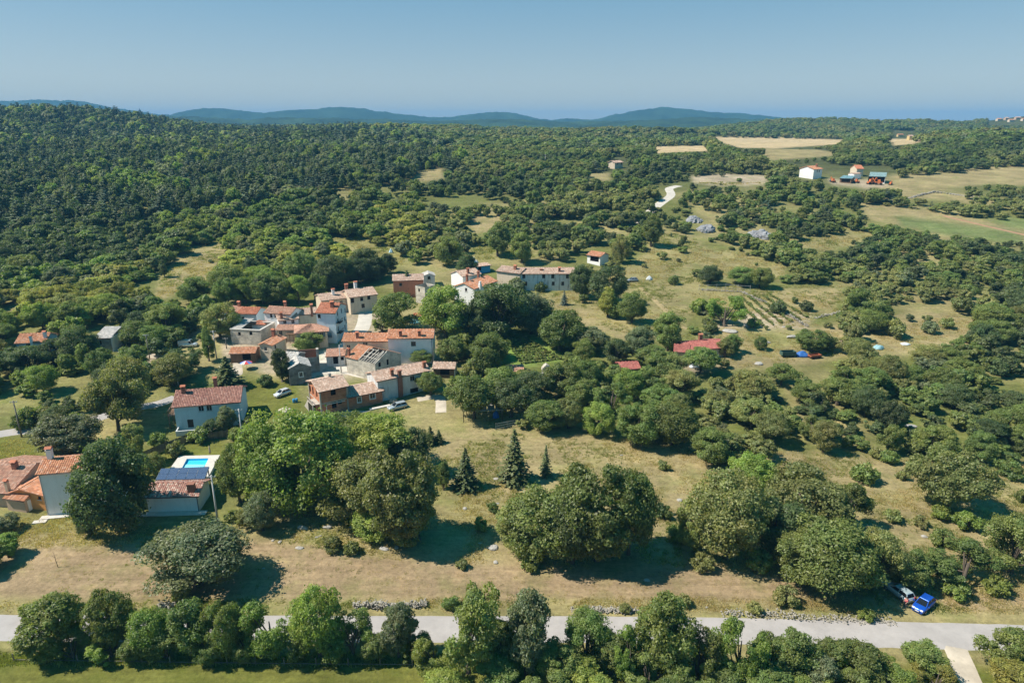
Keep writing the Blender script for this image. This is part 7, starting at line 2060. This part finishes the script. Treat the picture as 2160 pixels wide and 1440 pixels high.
okt &= (gt.uniform(.30, .62, N_T) < cl) & (~mown | (gt.uniform(0, 1, N_T) < .25))
tx, ty, cl, py_, mown = tx[okt], ty[okt], cl[okt], py_[okt], mown[okt]
gsel = fbm(tx / 14, ty / 14, 81, 3) + gt.normal(0, .06, len(tx))
kk = np.where(py_ > 1340, np.where(gsel > .5, 2, 3), np.where(gsel > .60, 2, np.where(gsel > .5, 1, 0)))
sc = gt.uniform(.6, 1.5, len(tx)) * np.where(mown, .5, 1.0) * np.clip(ty / 170, 1, 2)
instancer("meadow_grass", np.stack([tx, ty, terrain(tx, ty)], 1), np.stack([sc * 1.3, sc * 1.3, sc], 1), gt.uniform(0, 6.28, len(tx)), kk, tuft_kinds, "dry and green grass tufts across the meadow")
# vine and vegetable rows in the garden right of centre
row_kinds = bpy.data.collections.new("row_kinds")
row_kinds.objects.link(lod("row_plant_0", 301, 1.5, .9, 0, 6, 240, .32, TONES["mid green"], clr=(.3, .5))); row_kinds.objects.link(lod("row_plant_1", 302, 1.2, .8, 0, 6, 220, .32, TONES["olive green"], clr=(.3, .5)))
pts = []
for r in range(6):
    a = U(1545 + r * 16, 628 - r * 1.0); b = U(1612 + r * 18, 690 - r * 4)
    for k in range(34):
        q = a.lerp(b, k / 33); pts.append((q.x + gt.normal() * .15, q.y + gt.normal() * .15))
for r in range(12):
    a = U(1066 + r * 3, 712 + r * 5); b = U(1100 + r * 7.5, 708 + r * 4.5)
    for k in range(14): q = a.lerp(b, k / 13); pts.append((q.x, q.y))
pts = np.array(pts); s = gt.uniform(.4, .75, len(pts))
instancer("vegetable_rows", np.stack([pts[:, 0], pts[:, 1], terrain(pts[:, 0], pts[:, 1])], 1), np.stack([s, s, s], 1), gt.uniform(0, 6, len(pts)), gt.integers(0, 2, len(pts)), row_kinds, "rows of vines and vegetables in the garden plots")

# ------------------------------------------------------------------ labels of trees and bushes: look, and what each stands next to
LANDMARKS = [(117, 1040, "tower house"), (365, 1050, "pool house"), (415, 975, "swimming pool"), (435, 860, "blue shaded house"), (690, 845, "unfinished brick house"), (850, 805, "long pale house"),
    (940, 775, "small barn"), (865, 735, "tall white house"), (790, 755, "collapsed barn"), (510, 740, "wooden shed"), (540, 655, "back row houses"), (640, 680, "corner house"), (705, 680, "tall blue house"),
    (765, 625, "sand coloured house"), (855, 600, "red house"), (1000, 595, "white farm houses"), (1150, 590, "streaked long house"), (1254, 540, "porch cottage"), (1475, 728, "red bungalow"),
    (65, 725, "blue shaded cottage"), (217, 715, "grey shed"), (1708, 362, "far white farmhouse"), (1850, 375, "teal roofed barn"), (1410, 412, "far winding road"), (1080, 900, "dark metal fence"),
    (838, 858, "silver car"), (1945, 1282, "bright blue car"), (1085, 960, "tallest spruce"), (1660, 747, "green wagon"), (1650, 650, "garden stone wall"), (1485, 470, "large grey outcrop"), (1606, 490, "low grey outcrop"),
    (1125, 735, "green vegetable patch"), (1490, 1275, "roadside marker stone"), (825, 1277, "left roadside wall"), (1275, 1287, "right roadside wall"), (1153, 777, "white stone grotto"), (400, 570, "hillside clearing"),
    (770, 525, "hillside meadow"), (2080, 480, "right hand field"), (1852, 728, "pale blue tarpaulin"), (632, 1150, "meadow boulder"), (1365, 1222, "flat white rock"), (122, 1180, "bare sapling"), (1857, 1115, "pale rock patch"),
    (2035, 1400, "dirt track"), (100, 905, "side road"), (396, 725, "white van"), (1333, 592, "grey car"), (290, 750, "two cypresses"), (1910, 725, "white sheeted boat"), (1920, 898, "bare reddish rock"), (1685, 822, "small scrub clearing"),
    (2140, 850, "right picture edge"), (1315, 770, "rusty shed"), (345, 1283, "roadside stone heap"), (1020, 470, "dry middle clearing"), (1055, 530, "green middle clearing")]
ORD = ["first", "second", "third", "fourth", "fifth", "sixth", "seventh", "eighth", "ninth", "tenth", "eleventh", "twelfth"]
keys = {}
wmed = float(np.median([t[6] for t in THINGS]))
for t in THINGS:
    o, px, py, tone, shape, kind, w = t
    lx, ly, ln = min(LANDMARKS, key=lambda q: (q[0] - px) ** 2 + (1.5 * (q[1] - py)) ** 2)
    dx, dy = px - lx, 1.3 * (py - ly)
    if abs(dx) > abs(dy): rel = "left of the" if dx < 0 else "right of the"
    else: rel = "behind the" if dy < 0 else "in front of the"
    sz = "large " if w > 1.5 * wmed else ("small " if w < .55 * wmed else "")
    keys.setdefault((sz, shape, tone, kind, rel, ln), []).append(t)
for (sz, shape, tone, kind, rel, ln), ts in keys.items():
    ts.sort(key=lambda q: q[1])
    for i, t in enumerate(ts):
        lab = "%s%s %s %s %s %s" % (sz, shape, tone, kind, rel, ln)
        if len(ts) == 2: lab = ("left one of two, " if i == 0 else "right one of two, ") + lab
        elif len(ts) > 2: lab = "%s from left, %s" % (ORD[min(i, 11)], lab)
        t[0]["label"] = lab; t[0]["category"] = kind
        t[0]["group"] = {"tree": "broadleaf trees round the village", "bush": "bushes in meadows and hedges", "spruce": "spruces by the village", "cypress": "cypresses by the gravel path"}[kind]

# ------------------------------------------------------------------ haze
def haze():
    m = bpy.data.materials.new("summer_haze"); m.use_nodes = True
    n = m.node_tree.nodes; n.clear()
    out = n.new("ShaderNodeOutputMaterial"); v = n.new("ShaderNodeVolumePrincipled")
    v.inputs["Color"].default_value = (0.16, 0.46, 0.84, 1)
    v.inputs["Density"].default_value = 0.000135
    v.inputs["Anisotropy"].default_value = 0.0
    m.node_tree.links.new(v.outputs[0], out.inputs["Volume"])
    zlo = float(GZ.min()) - 1.0; zhi = max(float(GZ.max()) + 8.0, CAM_H + 30)
    mb = MB(); mb.box(-9600, -9600, zlo, 9600, 9600, zhi)
    o = mb.build("haze", m)
    tag(o, "thin blue summer haze over the whole valley", kind="stuff")
haze()
